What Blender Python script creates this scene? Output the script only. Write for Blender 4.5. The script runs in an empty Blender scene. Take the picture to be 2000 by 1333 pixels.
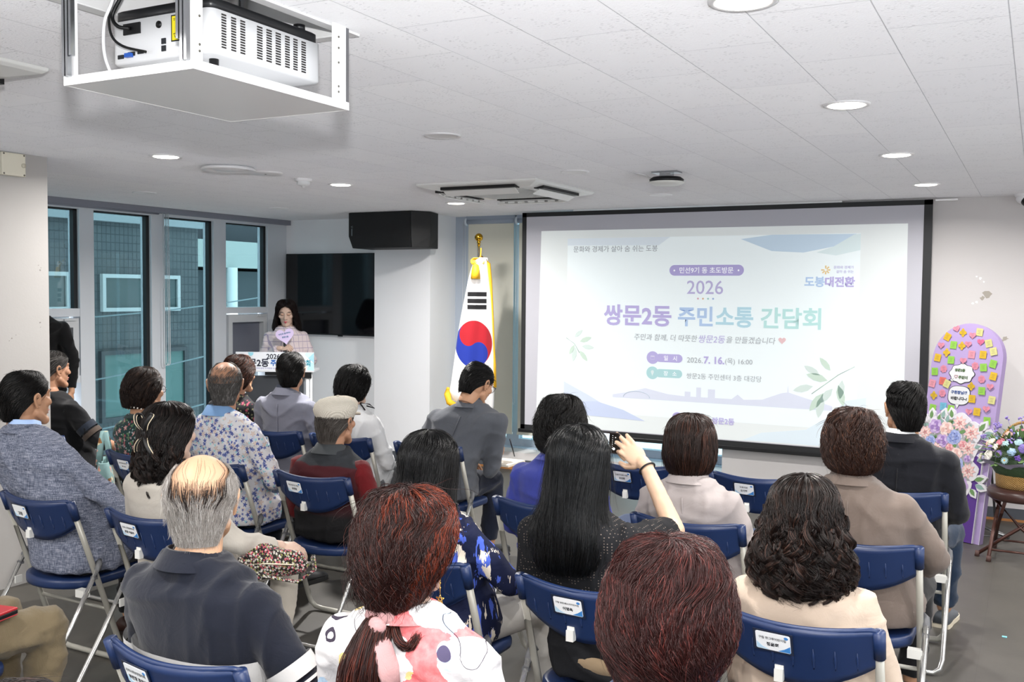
import bpy, bmesh, math, random
import numpy as np
from mathutils import Vector, Matrix, Euler

# ------------------------------------------------------------ camera, world, lights, exposure
S = bpy.context.scene
COL = S.collection
rnd = random.Random(11)
rng = np.random.default_rng(11)
pi = math.pi
H = 2.385                                   # ceiling height

def setup_camera():
    yaw, pitch, roll = 0.4891861819536753, 0.04931073040597691, 0.009319695510623128
    cy, sy = math.cos(yaw), math.sin(yaw)
    F = Vector((-sy*math.cos(pitch), cy*math.cos(pitch), -math.sin(pitch)))
    r = Vector((cy, sy, 0)); u = r.cross(F)
    c, s = math.cos(roll), math.sin(roll)
    r2, u2 = c*r + s*u, -s*r + c*u
    cam = bpy.data.cameras.new('camera'); o = bpy.data.objects.new('camera', cam)
    cam.sensor_width = 36.0; cam.lens = 1927.95/2000*36.0; cam.clip_start = .02
    m = Matrix((r2, u2, -F)).transposed().to_4x4(); m.translation = (0, 0, 1.65)
    o.matrix_world = m
    COL.objects.link(o); S.camera = o
setup_camera()
S.view_settings.view_transform = 'Standard'; S.view_settings.look = 'None'
S.view_settings.gamma = 1.0; S.view_settings.use_curve_mapping = False
S.view_settings.exposure = 0.57
S.cycles.use_denoising = True
S.cycles.max_bounces = 8; S.cycles.diffuse_bounces = 4; S.cycles.glossy_bounces = 3
S.cycles.transmission_bounces = 4; S.cycles.transparent_max_bounces = 8
S.cycles.sample_clamp_indirect = 6.0

w = bpy.data.worlds.new('overcast_sky'); S.world = w; w.use_nodes = True
w.node_tree.nodes['Background'].inputs[0].default_value = (.74, .80, .86, 1)
w.node_tree.nodes['Background'].inputs[1].default_value = 4.4

def light(name, kind, loc, energy, color=(1, 1, 1), **kw):
    l = bpy.data.lights.new(name, kind); l.energy = energy; l.color = color
    for k, v in kw.items(): setattr(l, k, v)
    o = bpy.data.objects.new(name, l); o.location = loc; COL.objects.link(o); return o

# the photographer's hot-shoe flash, straight above the lens (its shadow of the projector lift shows on the ceiling)
fl = light('camera_flash', 'AREA', (-.02, .02, 1.885), 56, (1, .99, .985), shape='RECTANGLE', size=.085, size_y=.05)
fl.rotation_euler = Euler((math.radians(138), 0, math.radians(28)), 'XYZ')
LAMP_ON = [(-.675, y) for y in (7.03, 5.5, 3.99, 2.48, .96, -.55, -2.1)] + \
          [(-4.28, y) for y in (7.03, 5.5, 3.95, .96, -.55, -2.1)] + [(1.15, y) for y in (7.03, 5.5, 3.99, 2.48, .96, -.55)] + \
          [(-2.5, y) for y in (.96, -.55, -2.1)]  # right-hand column and rear rows, out of view, are added for fill
LAMP_OFF = [(-2.5, 3.98), (-2.5, 5.49), (-2.5, 7.02), (-6.04, 5.36), (-6.05, 6.88)]
for i, (x, y) in enumerate(LAMP_ON):
    light('downlight_glow', 'AREA', (x, y, H-.0096), {7.03: 18, 5.5: 72, 3.95: 15}.get(y, 18) if x == -4.28 else 18, (1, .965, .93), shape='DISK', size=.12, spread=math.radians(165))

# ------------------------------------------------------------ colour and material helpers
def dim(c, k):
    return tuple(255*(v if v <= 0 else v) for v in [((l*12.92) if l <= .0031308 else 1.055*l**(1/2.4)-.055) for l in [x*k for x in srgb(c)[:3]]])
def srgb(c):
    if isinstance(c, str):
        c = c.lstrip('#'); c = [int(c[i:i+2], 16) for i in (0, 2, 4)]
    r = []
    for v in c:
        v = v/255; r.append(v/12.92 if v <= .04045 else ((v+.055)/1.055)**2.4)
    return (*r, 1.0)

class NT:
    """small node-tree builder"""
    def __init__(s, name):
        s.m = bpy.data.materials.new(name); s.m.use_nodes = True
        s.t = s.m.node_tree; s.n = s.t.nodes; s.b = s.n['Principled BSDF']; s.out = s.n['Material Output']
        s._tc = None
    def new(s, typ, **kw):
        n = s.n.new(typ)
        for k, v in kw.items():
            if k in n.inputs.keys() if hasattr(n.inputs, 'keys') else False: n.inputs[k].default_value = v
            else: setattr(n, k, v)
        return n
    def link(s, a, b): s.t.links.new(a, b)
    def coord(s, scale=(1, 1, 1), rot=(0, 0, 0), loc=(0, 0, 0), kind='Object'):
        if s._tc is None: s._tc = s.n.new('ShaderNodeTexCoord')
        mp = s.n.new('ShaderNodeMapping')
        mp.inputs['Scale'].default_value = scale; mp.inputs['Rotation'].default_value = rot; mp.inputs['Location'].default_value = loc
        s.link(s._tc.outputs[kind], mp.inputs['Vector']); return mp.outputs[0]
    def noise(s, scale, detail=2, rough=.5, vec=None, dist=0):
        n = s.n.new('ShaderNodeTexNoise'); n.inputs['Scale'].default_value = scale
        n.inputs['Detail'].default_value = detail; n.inputs['Roughness'].default_value = rough; n.inputs['Distortion'].default_value = dist
        s.link(vec if vec is not None else s.coord(), n.inputs['Vector']); return n
    def voro(s, scale, feature='F1', vec=None, rand=1.0):
        n = s.n.new('ShaderNodeTexVoronoi'); n.feature = feature; n.inputs['Scale'].default_value = scale
        n.inputs['Randomness'].default_value = rand
        s.link(vec if vec is not None else s.coord(), n.inputs['Vector']); return n
    def ramp(s, fac, stops, interp='LINEAR'):
        r = s.n.new('ShaderNodeValToRGB'); r.color_ramp.interpolation = interp
        e = r.color_ramp.elements
        while len(e) < len(stops): e.new(.5)
        for k, (p, c) in enumerate(stops):
            e[k].position = p; e[k].color = srgb(c) if not isinstance(c, float) else (c, c, c, 1)
        s.link(fac, r.inputs[0]); return r.outputs[0]
    def math(s, op, a, b=None, c=None):
        n = s.n.new('ShaderNodeMath'); n.operation = op
        for i, v in enumerate((a, b, c)):
            if v is None: continue
            if isinstance(v, (int, float)): n.inputs[i].default_value = v
            else: s.link(v, n.inputs[i])
        return n.outputs[0]
    def mix(s, fac, a, b, mode='MIX'):
        n = s.n.new('ShaderNodeMix'); n.data_type = 'RGBA'; n.blend_type = mode
        for sock, v in ((n.inputs['Factor'], fac), (n.inputs[6], a), (n.inputs[7], b)):
            if isinstance(v, (int, float)): sock.default_value = v
            elif isinstance(v, (str, tuple, list)): sock.default_value = srgb(v) if not (isinstance(v, tuple) and len(v) == 4) else v
            else: s.link(v, sock)
        return n.outputs[2]
    def sep(s, vec):
        n = s.n.new('ShaderNodeSeparateXYZ'); s.link(vec, n.inputs[0]); return n.outputs
    def bump(s, h, strength=.3, dist=.01):
        n = s.n.new('ShaderNodeBump'); n.inputs['Strength'].default_value = strength; n.inputs['Distance'].default_value = dist
        s.link(h, n.inputs['Height']); s.link(n.outputs[0], s.b.inputs['Normal'])
    def base(s, c):
        if isinstance(c, (str, tuple, list)): s.b.inputs['Base Color'].default_value = srgb(c)
        else: s.link(c, s.b.inputs['Base Color'])
    def set(s, rough=None, metal=None, spec=None, emis=None, estr=None, coat=None, sheen=None):
        b = s.b.inputs
        if rough is not None: b['Roughness'].default_value = rough
        if metal is not None: b['Metallic'].default_value = metal
        if spec is not None: b['Specular IOR Level'].default_value = spec
        if emis is not None: b['Emission Color'].default_value = srgb(emis); b['Emission Strength'].default_value = estr
        if coat is not None: b['Coat Weight'].default_value = coat
        if sheen is not None: b['Sheen Weight'].default_value = sheen
        return s

MATS = {}
def mat(name, c, rough=.55, metal=0, spec=.5, bump=None, var=None, emis=None, estr=0):
    if name in MATS: return MATS[name]
    t = NT(name)
    if var:                                   # var = (noise scale, second colour)
        n = t.noise(var[0], 3); t.base(t.mix(n.outputs[0], c, var[1]))
    else: t.base(c)
    t.set(rough, metal, spec)
    if emis: t.set(emis=emis, estr=estr)
    if bump: t.bump(t.noise(bump[0], 3).outputs[0], bump[1], bump[2] if len(bump) > 2 else .005)
    MATS[name] = t.m; return t.m

# ------------------------------------------------------------ mesh builder
def frame_of(d, up=Vector((0, 0, 1))):
    d = Vector(d).normalized()
    if abs(d.dot(up)) > .98: up = Vector((0, 1, 0))
    x = d.cross(up).normalized(); y = x.cross(d).normalized()
    return x, y, d

class MB:
    def __init__(s): s.v = []; s.f = []; s.mi = []; s.sm = []
    def add(s, vs, fs, m=0, smooth=False, M=None):
        o = len(s.v)
        if M is not None: vs = [M @ Vector(p) for p in vs]
        s.v.extend([tuple(p) for p in vs])
        for f in fs:
            s.f.append([i+o for i in f]); s.mi.append(m); s.sm.append(smooth)
        return s
    def box(s, lo, hi, m=0, M=None):
        x0, y0, z0 = lo; x1, y1, z1 = hi
        return s.add([(x0,y0,z0),(x1,y0,z0),(x1,y1,z0),(x0,y1,z0),(x0,y0,z1),(x1,y0,z1),(x1,y1,z1),(x0,y1,z1)],
                     [(3,2,1,0),(4,5,6,7),(0,1,5,4),(1,2,6,5),(2,3,7,6),(3,0,4,7)], m, False, M)
    def cbox(s, c, d, m=0, M=None):
        return s.box([c[i]-d[i]/2 for i in range(3)], [c[i]+d[i]/2 for i in range(3)], m, M)
    def loft(s, rings, m=0, smooth=True, caps=(True, True), closed=True, M=None):
        n = len(rings[0]); vs = [p for r in rings for p in r]; fs = []
        for k in range(len(rings)-1):
            for i in range(n if closed else n-1):
                j = (i+1) % n
                fs.append((k*n+i, k*n+j, (k+1)*n+j, (k+1)*n+i))
        if caps[0]: fs.append(tuple(range(n-1, -1, -1)))
        if caps[1]: fs.append(tuple(range((len(rings)-1)*n, len(rings)*n)))
        return s.add(vs, fs, m, smooth, M)
    def cyl(s, p0, p1, r0, r1=None, n=16, m=0, caps=(True, True), smooth=True, M=None):
        p0, p1 = Vector(p0), Vector(p1); r1 = r0 if r1 is None else r1
        x, y, d = frame_of(p1-p0)
        rg = [[p + r*(math.cos(2*pi*i/n)*x + math.sin(2*pi*i/n)*y) for i in range(n)] for p, r in ((p0, r0), (p1, r1))]
        return s.loft(rg, m, smooth, caps, M=M)
    def tube(s, pts, r, n=10, m=0, caps=(True, True), M=None, flat=1.0):
        pts = [Vector(p) for p in pts]; rs = r if isinstance(r, (list, tuple)) else [r]*len(pts)
        x = None; rg = []
        for i, p in enumerate(pts):
            d = (pts[min(i+1, len(pts)-1)]-pts[max(i-1, 0)]).normalized()
            if x is None: x, y, _ = frame_of(d)
            else:
                x = (x - d*x.dot(d)).normalized(); y = d.cross(x) if False else x.cross(d)*-1
                y = d.cross(x)
            rg.append([p + rs[i]*(math.cos(2*pi*k/n)*x + flat*math.sin(2*pi*k/n)*y) for k in range(n)])
        return s.loft(rg, m, True, caps, M=M)
    def lathe(s, prof, n=24, m=0, c=(0, 0, 0), M=None, smooth=True, caps=(True, True)):
        rg = [[(c[0]+r*math.cos(2*pi*i/n), c[1]+r*math.sin(2*pi*i/n), c[2]+z) for i in range(n)] for r, z in prof]
        return s.loft(rg, m, smooth, caps, M=M)
    def ell(s, c, r, nu=16, nv=10, m=0, M=None, R=None):
        c = Vector(c); rg = []
        for k in range(1, nv):
            a = pi*k/nv
            rg.append([(r[0]*math.sin(a)*math.cos(2*pi*i/nu), r[1]*math.sin(a)*math.sin(2*pi*i/nu), -r[2]*math.cos(a)) for i in range(nu)])
        vs = [p for g in rg for p in g]+[(0, 0, -r[2]), (0, 0, r[2])]; b, t = len(vs)-2, len(vs)-1
        fs = [(k*nu+i, k*nu+(i+1) % nu, (k+1)*nu+(i+1) % nu, (k+1)*nu+i) for k in range(nv-2) for i in range(nu)]
        fs += [(b, (i+1) % nu, i) for i in range(nu)]+[(t, (nv-2)*nu+i, (nv-2)*nu+(i+1) % nu) for i in range(nu)]
        T = Matrix.Translation(c) @ (R.to_4x4() if R is not None else Matrix.Identity(4))
        if M is not None: T = M @ T
        return s.add(vs, fs, m, True, T)
    def limb(s, pts, rs, n=14, M=None):
        """joint spheres joined by tapering tubes (closed shells, to be fused by fuse())"""
        pts = [Vector(p) for p in pts]
        for p, r in zip(pts, rs): s.ell(p, (r, r, r), n, 10, M=M)
        for i in range(len(pts)-1): s.cyl(pts[i], pts[i+1], rs[i], rs[i+1], n, M=M)
        return s
    def prism(s, poly, d, m=0, M=None, smooth=False):
        """poly: outline in xy, extruded from z=0 to z=d"""
        n = len(poly)
        vs = [(x, y, 0) for x, y in poly]+[(x, y, d) for x, y in poly]
        fs = [tuple(range(n-1, -1, -1)), tuple(range(n, 2*n))]+[(i, (i+1) % n, n+(i+1) % n, n+i) for i in range(n)]
        return s.add(vs, fs, m, smooth, M)
    def mesh(s, name, mats=()):
        me = bpy.data.meshes.new(name)
        me.from_pydata(s.v, [], s.f)
        for q in (mats if isinstance(mats, (list, tuple)) else [mats]): me.materials.append(q)
        me.polygons.foreach_set('material_index', s.mi)
        me.polygons.foreach_set('use_smooth', s.sm)
        me.update(); return me

def obj(name, mb, mats=(), parent=None, bevel=0, loc=None, M=None):
    me = mb.mesh(name, mats) if isinstance(mb, MB) else mb
    o = bpy.data.objects.new(name, me); COL.objects.link(o)
    if parent is not None: o.parent = parent
    if M is not None: o.matrix_local = M
    if loc is not None: o.location = loc
    if bevel:
        b = o.modifiers.new('edge', 'BEVEL'); b.width = bevel; b.segments = 2; b.limit_method = 'ANGLE'; b.angle_limit = .7
        b.harden_normals = False
    return o

def tag(o, label=None, cat=None, group=None, kind=None):
    if label: o['label'] = label
    if cat: o['category'] = cat
    if group: o['group'] = group
    if kind: o['kind'] = kind
    return o

def thing(name, label, cat, loc=(0, 0, 0), rz=0, group=None, M=None):
    o = bpy.data.objects.new(name, None); COL.objects.link(o); o.empty_display_size = .1
    o.location = loc; o.rotation_euler = (0, 0, rz)
    if M is not None: o.matrix_world = M
    return tag(o, label, cat, group)

def struct(name, mb, mats, parent=None, bevel=0):
    o = obj(name, mb, mats, parent, bevel)
    o['kind'] = 'structure'; return o

def copy_tree(o, parent=None):
    c = o.copy(); COL.objects.link(c)
    if parent is not None:
        c.parent = parent; c.matrix_parent_inverse = o.matrix_parent_inverse.copy()
    for ch in list(o.children): copy_tree(ch, c)
    return c

def text(body, width, mats, parent, M, name='lettering', bold=0.0, height=None, depth=.0008, align='C', spacing=1.0, shear=0):
    """flat raised lettering, `width` wide, centred (or left) on M's origin, reading along M's x, up along M's y"""
    c = bpy.data.curves.new('lettering', 'FONT'); c.body = body; c.size = 1; c.offset = bold; c.resolution_u = 3
    c.space_character = spacing; c.shear = shear
    t = bpy.data.objects.new('lettering', c)
    me = bpy.data.meshes.new_from_object(t)
    n = len(me.vertices)
    if n == 0: return None
    co = np.empty(n*3); me.vertices.foreach_get('co', co); co = co.reshape(-1, 3)
    lo, hi = co.min(0), co.max(0)
    sx = width/(hi[0]-lo[0]); sy = sx if height is None else height/(hi[1]-lo[1])
    co[:, 0] = (co[:, 0]-(lo[0]+hi[0])/2)*sx if align == 'C' else (co[:, 0]-lo[0])*sx
    co[:, 1] = (co[:, 1]-(lo[1]+hi[1])/2)*sy
    co[:, 2] = depth
    me.vertices.foreach_set('co', co.ravel()); me.materials.clear(); me.materials.append(mats); me.update()
    bpy.data.objects.remove(t); bpy.data.curves.remove(c)
    return obj(name, me, (), parent, M=M)

def fuse(mb, voxel, smooth=6, factor=.5):
    """one continuous surface from overlapping closed shells"""
    me = mb.mesh('fuse')
    o = bpy.data.objects.new('fuse', me); COL.objects.link(o)
    r = o.modifiers.new('r', 'REMESH'); r.mode = 'VOXEL'; r.voxel_size = voxel
    if smooth:
        q = o.modifiers.new('s', 'SMOOTH'); q.factor = factor; q.iterations = smooth
    dg = bpy.context.evaluated_depsgraph_get(); dg.update()
    out = bpy.data.meshes.new_from_object(o.evaluated_get(dg))
    bpy.data.objects.remove(o); bpy.data.meshes.remove(me)
    return out

def mesh_np(me):
    n = len(me.vertices); co = np.empty(n*3, dtype=np.float64); me.vertices.foreach_get('co', co)
    return co.reshape(-1, 3)
def mesh_faces(me):
    ls = np.empty(len(me.polygons), dtype=np.int32); me.polygons.foreach_get('loop_total', ls)
    vi = np.empty(len(me.loops), dtype=np.int32); me.loops.foreach_get('vertex_index', vi)
    return ls, vi
def raw_mesh(name, co, ls, vi, mats=(), mi=None, attr=None, smooth=True):
    me = bpy.data.meshes.new(name)
    me.vertices.add(len(co)); me.vertices.foreach_set('co', np.ascontiguousarray(co, dtype=np.float32).ravel())
    me.loops.add(len(vi)); me.loops.foreach_set('vertex_index', np.ascontiguousarray(vi, dtype=np.int32))
    me.polygons.add(len(ls))
    st = np.concatenate([[0], np.cumsum(ls)[:-1]]).astype(np.int32)
    me.polygons.foreach_set('loop_start', st); me.polygons.foreach_set('loop_total', np.ascontiguousarray(ls, dtype=np.int32))
    for q in (mats if isinstance(mats, (list, tuple)) else [mats]): me.materials.append(q)
    if mi is not None: me.polygons.foreach_set('material_index', np.ascontiguousarray(mi, dtype=np.int32))
    me.polygons.foreach_set('use_smooth', np.full(len(ls), smooth))
    if attr is not None:
        a = me.attributes.new('hv', 'FLOAT', 'POINT'); a.data.foreach_set('value', np.ascontiguousarray(attr, dtype=np.float32))
    me.update(calc_edges=True); me.validate(); return me
def join_meshes(name, items, mats):
    """items: (mesh or (co,ls,vi), 4x4 or None, material index)"""
    cs, L, V, I = [], [], [], []; off = 0
    for it, M, k in items:
        co, (ls, vi) = (mesh_np(it), mesh_faces(it)) if not isinstance(it, tuple) else (it[0], (it[1], it[2]))
        if M is not None:
            A = np.array(M); co = co @ A[:3, :3].T + A[:3, 3]
            if np.linalg.det(A[:3, :3]) < 0:      # mirrored copy: turn its faces round
                st = np.concatenate([[0], np.cumsum(ls)[:-1]])
                vi = vi.copy()
                for q in np.unique(ls):
                    w_ = np.where(ls == q)[0]; idx = st[w_][:, None]+np.arange(q)[None]
                    vi[idx] = vi[idx][:, ::-1]
        cs.append(co); L.append(ls); V.append(vi+off); I.append(np.full(len(ls), k)); off += len(co)
    return raw_mesh(name, np.concatenate(cs), np.concatenate(L), np.concatenate(V), mats, np.concatenate(I))
def wall_M(o, x, y):
    """matrix with origin o, local x and y axes as given, z = x cross y"""
    x = Vector(x).normalized(); y = Vector(y).normalized(); z = x.cross(y)
    m = Matrix((x, y, z)).transposed().to_4x4(); m.translation = o; return m
# ------------------------------------------------------------ the room
def m_ceiling():
    t = NT('ceiling_tile')
    br = t.n.new('ShaderNodeTexBrick'); t.link(t.coord(rot=(0, 0, pi/2), loc=(2.619, -.214, 0)), br.inputs['Vector'])
    br.inputs['Scale'].default_value = 1; br.inputs['Brick Width'].default_value = .602; br.inputs['Row Height'].default_value = .3035
    br.inputs['Mortar Size'].default_value = .0016; br.inputs['Mortar Smooth'].default_value = .6; br.offset = .5
    br.inputs['Color1'].default_value = srgb('#e8e8ea'); br.inputs['Color2'].default_value = srgb('#e4e4e7'); br.inputs['Mortar'].default_value = srgb('#c4c4c8')
    v = t.voro(1, vec=t.coord((46, 150, 46))); n = t.noise(14, 2)
    pits = t.math('MULTIPLY', t.math('LESS_THAN', v.outputs['Distance'], .22), t.math('GREATER_THAN', n.outputs[0], .52))
    t.base(t.mix(t.math('MULTIPLY', pits, .5), br.outputs['Color'], '#8c8c90'))
    t.set(.75, spec=.2); t.b.inputs['Diffuse Roughness'].default_value = 1.0
    h = t.math('SUBTRACT', t.math('MULTIPLY', br.outputs['Fac'], -.5), pits)
    t.bump(t.math('ADD', h, t.math('MULTIPLY', t.noise(120, 2).outputs[0], .6)), .8, .004); return t.m
def m_wall(name, c='#f1f0ef', c2='#eceaea'):
    t = NT(name); n = t.noise(3, 3); t.base(t.mix(n.outputs[0], c, c2)); t.set(.7, spec=.25)
    t.bump(t.noise(90, 3).outputs[0], .12, .003); return t.m
def m_floor():
    t = NT('grey_vinyl_floor')
    n = t.noise(5, 6, .65); n2 = t.noise(1.6, 3)
    c = t.mix(n.outputs[0], '#383734', '#524f49'); c = t.mix(t.math('MULTIPLY', n2.outputs[0], .5), c, '#53504b')
    br = t.n.new('ShaderNodeTexBrick'); t.link(t.coord(rot=(0, 0, pi/2), loc=(.1, .19, 0)), br.inputs['Vector'])
    br.inputs['Scale'].default_value = 1; br.inputs['Brick Width'].default_value = .9; br.inputs['Row Height'].default_value = .45
    br.inputs['Mortar Size'].default_value = .0015; br.inputs['Mortar Smooth'].default_value = .5
    t.base(t.mix(t.math('MULTIPLY', br.outputs['Fac'], .6), c, '#3a3835')); t.set(.42, spec=.4)
    t.bump(t.noise(60, 4).outputs[0], .08, .002); return t.m
M_CEIL = m_ceiling(); M_WALL = m_wall('white_wall_paint', '#f4f4f5', '#f0f0f2'); M_FLOOR = m_floor()
M_WHITE = mat('white_plastic', '#eeeef0', .4); M_WHITEMETAL = mat('white_powder_coat', '#fafafa', .35)
M_BLACK = mat('black_plastic', '#0c0d0f', .42, spec=.4); M_STEEL = mat('steel_rail', '#b9bcc0', .25, 1); M_DARK = mat('dark_recess', '#101113', .8)
M_GREYAL = mat('grey_aluminium', '#9aa0a6', .5, .1)

# opening for the projector lift
LX0, LX1, LY0, LY1 = -2.195, -1.775, 1.655, 2.29
X0, X1, Y0, Y1 = -7.25, 2.6, -4.0, 8.6
c = MB()
for lo, hi in (((X0, Y0), (X1, LY0)), ((X0, LY1), (X1, Y1)), ((X0, LY0), (LX0, LY1)), ((LX1, LY0), (X1, LY1))):
    c.box((lo[0], lo[1], H), (hi[0], hi[1], H+.03))
struct('ceiling', c, M_CEIL)
struct('floor', MB().box((X0-.2, Y0, -.05), (X1, Y1, 0)), M_FLOOR)
struct('wall_right', MB().box((X1, Y0, 0), (X1+.1, Y1, .85)).box((X1, Y0, 2.2), (X1+.1, Y1, H)).box((X1, 4.0, .85), (X1+.1, Y1, 2.2)).box((X1, 2.0, .85), (X1+.1, 2.4, 2.2)).box((X1, Y0, .85), (X1+.1, -.5, 2.2)), M_WALL)
struct('wall_back', MB().box((X0, Y0-.1, 0), (X1, Y0, .85)).box((X0, Y0-.1, 2.2), (X1, Y0, H)).box((X0, Y0-.1, .85), (-3.2, Y0, 2.2)).box((-1.3, Y0-.1, .85), (-.9, Y0, 2.2)).box((.8, Y0-.1, .85), (X1, Y0, 2.2)), M_WALL)
for nm, lo, hi in (('window_added_3', (X1+.04, -.5), (X1+.08, 2.0)), ('window_added_4', (X1+.04, 2.4), (X1+.08, 4.0))):  # unseen windows, added in the right wall to let daylight in
    f = MB()
    for y in np.linspace(lo[1], hi[1], 5): f.box((lo[0], y-.03, .85), (hi[0], y+.03, 2.2))
    f.box((lo[0], lo[1], .85), (hi[0], hi[1], .91)).box((lo[0], lo[1], 2.14), (hi[0], hi[1], 2.2)); struct(nm, f, mat('white_plastic', '#eeeef0'))
for nm, lo, hi in (('window_added_5', -3.2, -1.3), ('window_added_6', -.9, .8)):  # unseen windows, added behind the camera for soft daylight
    f = MB()
    for x in np.linspace(lo, hi, 5): f.box((x-.03, Y0-.08, .85), (x+.03, Y0-.04, 2.2))
    f.box((lo, Y0-.08, .85), (hi, Y0-.04, .91)).box((lo, Y0-.08, 2.14), (hi, Y0-.04, 2.2)); struct(nm, f, mat('white_plastic', '#eeeef0'))
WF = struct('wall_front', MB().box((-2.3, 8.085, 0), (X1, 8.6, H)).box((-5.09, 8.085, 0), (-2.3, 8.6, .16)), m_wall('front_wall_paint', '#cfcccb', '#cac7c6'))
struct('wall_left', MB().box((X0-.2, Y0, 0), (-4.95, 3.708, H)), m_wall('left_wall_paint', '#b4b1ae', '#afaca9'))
struct('wall_alcove', MB().box((-7.25, 8.15, 0), (-5.3, 8.6, H)), M_WALL)
struct('column_front', MB().box((-5.735, 7.9, 0), (-5.09, 8.6, H)), m_wall('column_paint', '#e3e4e7', '#dfe0e3'))
struct('baseboard_front', MB().box((-2.3, 8.073, 0), (X1, 8.085, .095)).box((-5.09, 8.073, 0), (-2.3, 8.085, .095)), mat('dark_grey_base', '#4b4f56', .5))
struct('trim_1', MB().box((-2.3, 8.069, 0), (X1, 8.073, .018)).box((-5.09, 8.069, 0), (-2.3, 8.073, .018)), mat('orange_strip', '#a8713f', .5))
struct('baseboard_alcove', MB().box((-7.0, 8.14, 0), (-5.735, 8.15, .095)).box((-5.735, 7.89, 0), (-5.08, 7.9, .095)), mat('dark_grey_base', '#4b4f56'))
# scuffed paint on the walls, shallow flakes
def flake(cx, cz, s, seed, n=11):
    r = random.Random(seed)
    return [(cx+s*(.45+.55*r.random())*math.cos(2*pi*i/n)*1.1, cz+s*(.4+.6*r.random())*math.sin(2*pi*i/n)) for i in range(n)]
sc = MB()
Mf = wall_M((0, 8.085, 0), (1, 0, 0), (0, 0, 1))
for k, (x, z, s) in enumerate(((-.335, 1.672, .035), (-.365, 1.64, .02), (-.205, 1.345, .022), (-.225, 1.33, .012))):
    sc.prism(flake(x, z, s, k), .0006, M=Mf)
struct('wall_scuff', sc, mat('bare_plaster', '#a39d93', .8), WF)
sc = MB()
for k, (x, z, s) in enumerate(((-.405, 1.61, .012), (-.43, 1.6, .01), (-.385, 1.785, .012), (-.36, 1.76, .008), (-.41, 1.8, .008))):
    sc.prism(flake(x, z, s, k+9), .0006, M=Mf)
struct('wall_scuff', sc, mat('white_filler', '#ffffff', .4), WF)
sc = MB(); Ml = wall_M((-4.95, 0, 0), (0, 1, 0), (0, 0, 1))
for k, (y, z, s) in enumerate(((3.655, 1.75, .006), (3.66, 1.763, .003), (3.645, 1.777, .003), (3.65, 1.455, .006), (3.652, 1.43, .003), (3.475, 1.372, .005), (3.46, 1.36, .003), (3.5, 1.39, .003))):
    sc.prism(flake(y, z, s, k+30), .0006, M=Ml)
struct('wall_scuff', sc, mat('grey_scuff', '#8b8680', .8), bpy.data.objects['wall_left'])

# ------------------------------------------------------------ windows
def m_glass():
    t = NT('teal_tinted_glass'); t.n.remove(t.b)
    tr = t.n.new('ShaderNodeBsdfTransparent'); tr.inputs[0].default_value = (.47, .575, .59, 1)
    g = t.n.new('ShaderNodeBsdfGlossy'); g.inputs['Roughness'].default_value = .02; g.inputs[0].default_value = (.75, .85, .9, 1)
    mx = t.n.new('ShaderNodeMixShader'); fr = t.n.new('ShaderNodeLayerWeight'); fr.inputs[0].default_value = .5
    t.link(t.math('MULTIPLY_ADD', t.math('POWER', fr.outputs['Facing'], 4), .5, .03), mx.inputs[0]); t.link(tr.outputs[0], mx.inputs[1]); t.link(g.outputs[0], mx.inputs[2])
    t.link(mx.outputs[0], t.out.inputs[0]); return t.m
M_GLASS = m_glass(); M_FRAME = mat('grey_window_frame', '#d2d7dd', .5); M_GASKET = mat('black_gasket', '#14171b', .6)
wn = bpy.data.objects.new('window_1', None); COL.objects.link(wn); wn['kind'] = 'structure'
f = MB()
for y0, y1 in ((4.6, 4.75), (5.583, 5.725), (6.339, 6.492), (7.1, 7.263), (7.86, 8.15)): f.box((-7.2, y0, .07), (-7.06, y1, 2.31))
f.box((-7.2, 3.7, 2.31), (-7.06, 8.15, H)).box((-7.2, 3.7, 0), (-7.06, 8.15, .07))
f.box((-7.19, 3.7, 1.415), (-7.065, 5.583, 1.482)).box((-7.19, 7.263, 1.415), (-7.065, 7.86, 1.475))
f.box((-7.19, 3.7, .86), (-7.065, 5.583, .92)).box((-7.19, 7.263, .86), (-7.065, 7.86, .92))
obj('window_frame', f, M_FRAME, wn)
for y0, y1 in ((4.752, 5.581), (7.265, 7.858)):        # tilting sashes
    s_ = MB(); z0, z1 = .92, 1.40
    s_.box((-7.16, y0+.02, z1-.075), (-7.05, y1-.02, z1)).box((-7.16, y0+.02, z0), (-7.05, y1-.02, z0+.06))
    s_.box((-7.16, y0+.02, z0+.06), (-7.05, y0+.075, z1-.075)).box((-7.16, y1-.075, z0+.06), (-7.05, y1-.02, z1-.075))
    s_.box((-7.05, y1-.17, z1-.018), (-7.03, y1-.06, z1-.004))
    o = obj('sash', s_, mat('pale_grey_sash', '#c8cbce', .5), wn)
    obj('sash_glass', MB().box((-7.112, y0+.07, z0+.05), (-7.108, y1-.07, z1-.07)), mat('grey_film_glass', '#6c6f7c', .25), o)
for y0, y1, z0, z1 in ((4.75, 5.583, 1.48, 2.31), (5.725, 6.339, .07, 2.31), (6.492, 7.1, .07, 2.31), (7.263, 7.86, 1.475, 2.31), (3.7, 4.6, .07, 2.31)):
    g = MB().box((-7.142, y0, z0), (-7.138, y1, z1)); o = obj('glass_pane', g, M_GLASS, wn)
    obj('gasket', MB().box((-7.135, y1-.035, z0), (-7.09, y1, z1)).box((-7.135, y0, z1-.012), (-7.09, y1, z1)), M_GASKET, o)
struct('trim_2', MB().box((-7.06, 5.0, 2.335), (-7.0, 8.15, H)).cyl((-7.035, 5.0, 2.335), (-7.035, 6.4, 2.335), .014), mat('lilac_grey_blind_rail', '#83848f', .5))
t = thing('blind_chain', 'thin white beaded blind chain hanging in front of the tinted side windows', 'chain')
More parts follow.
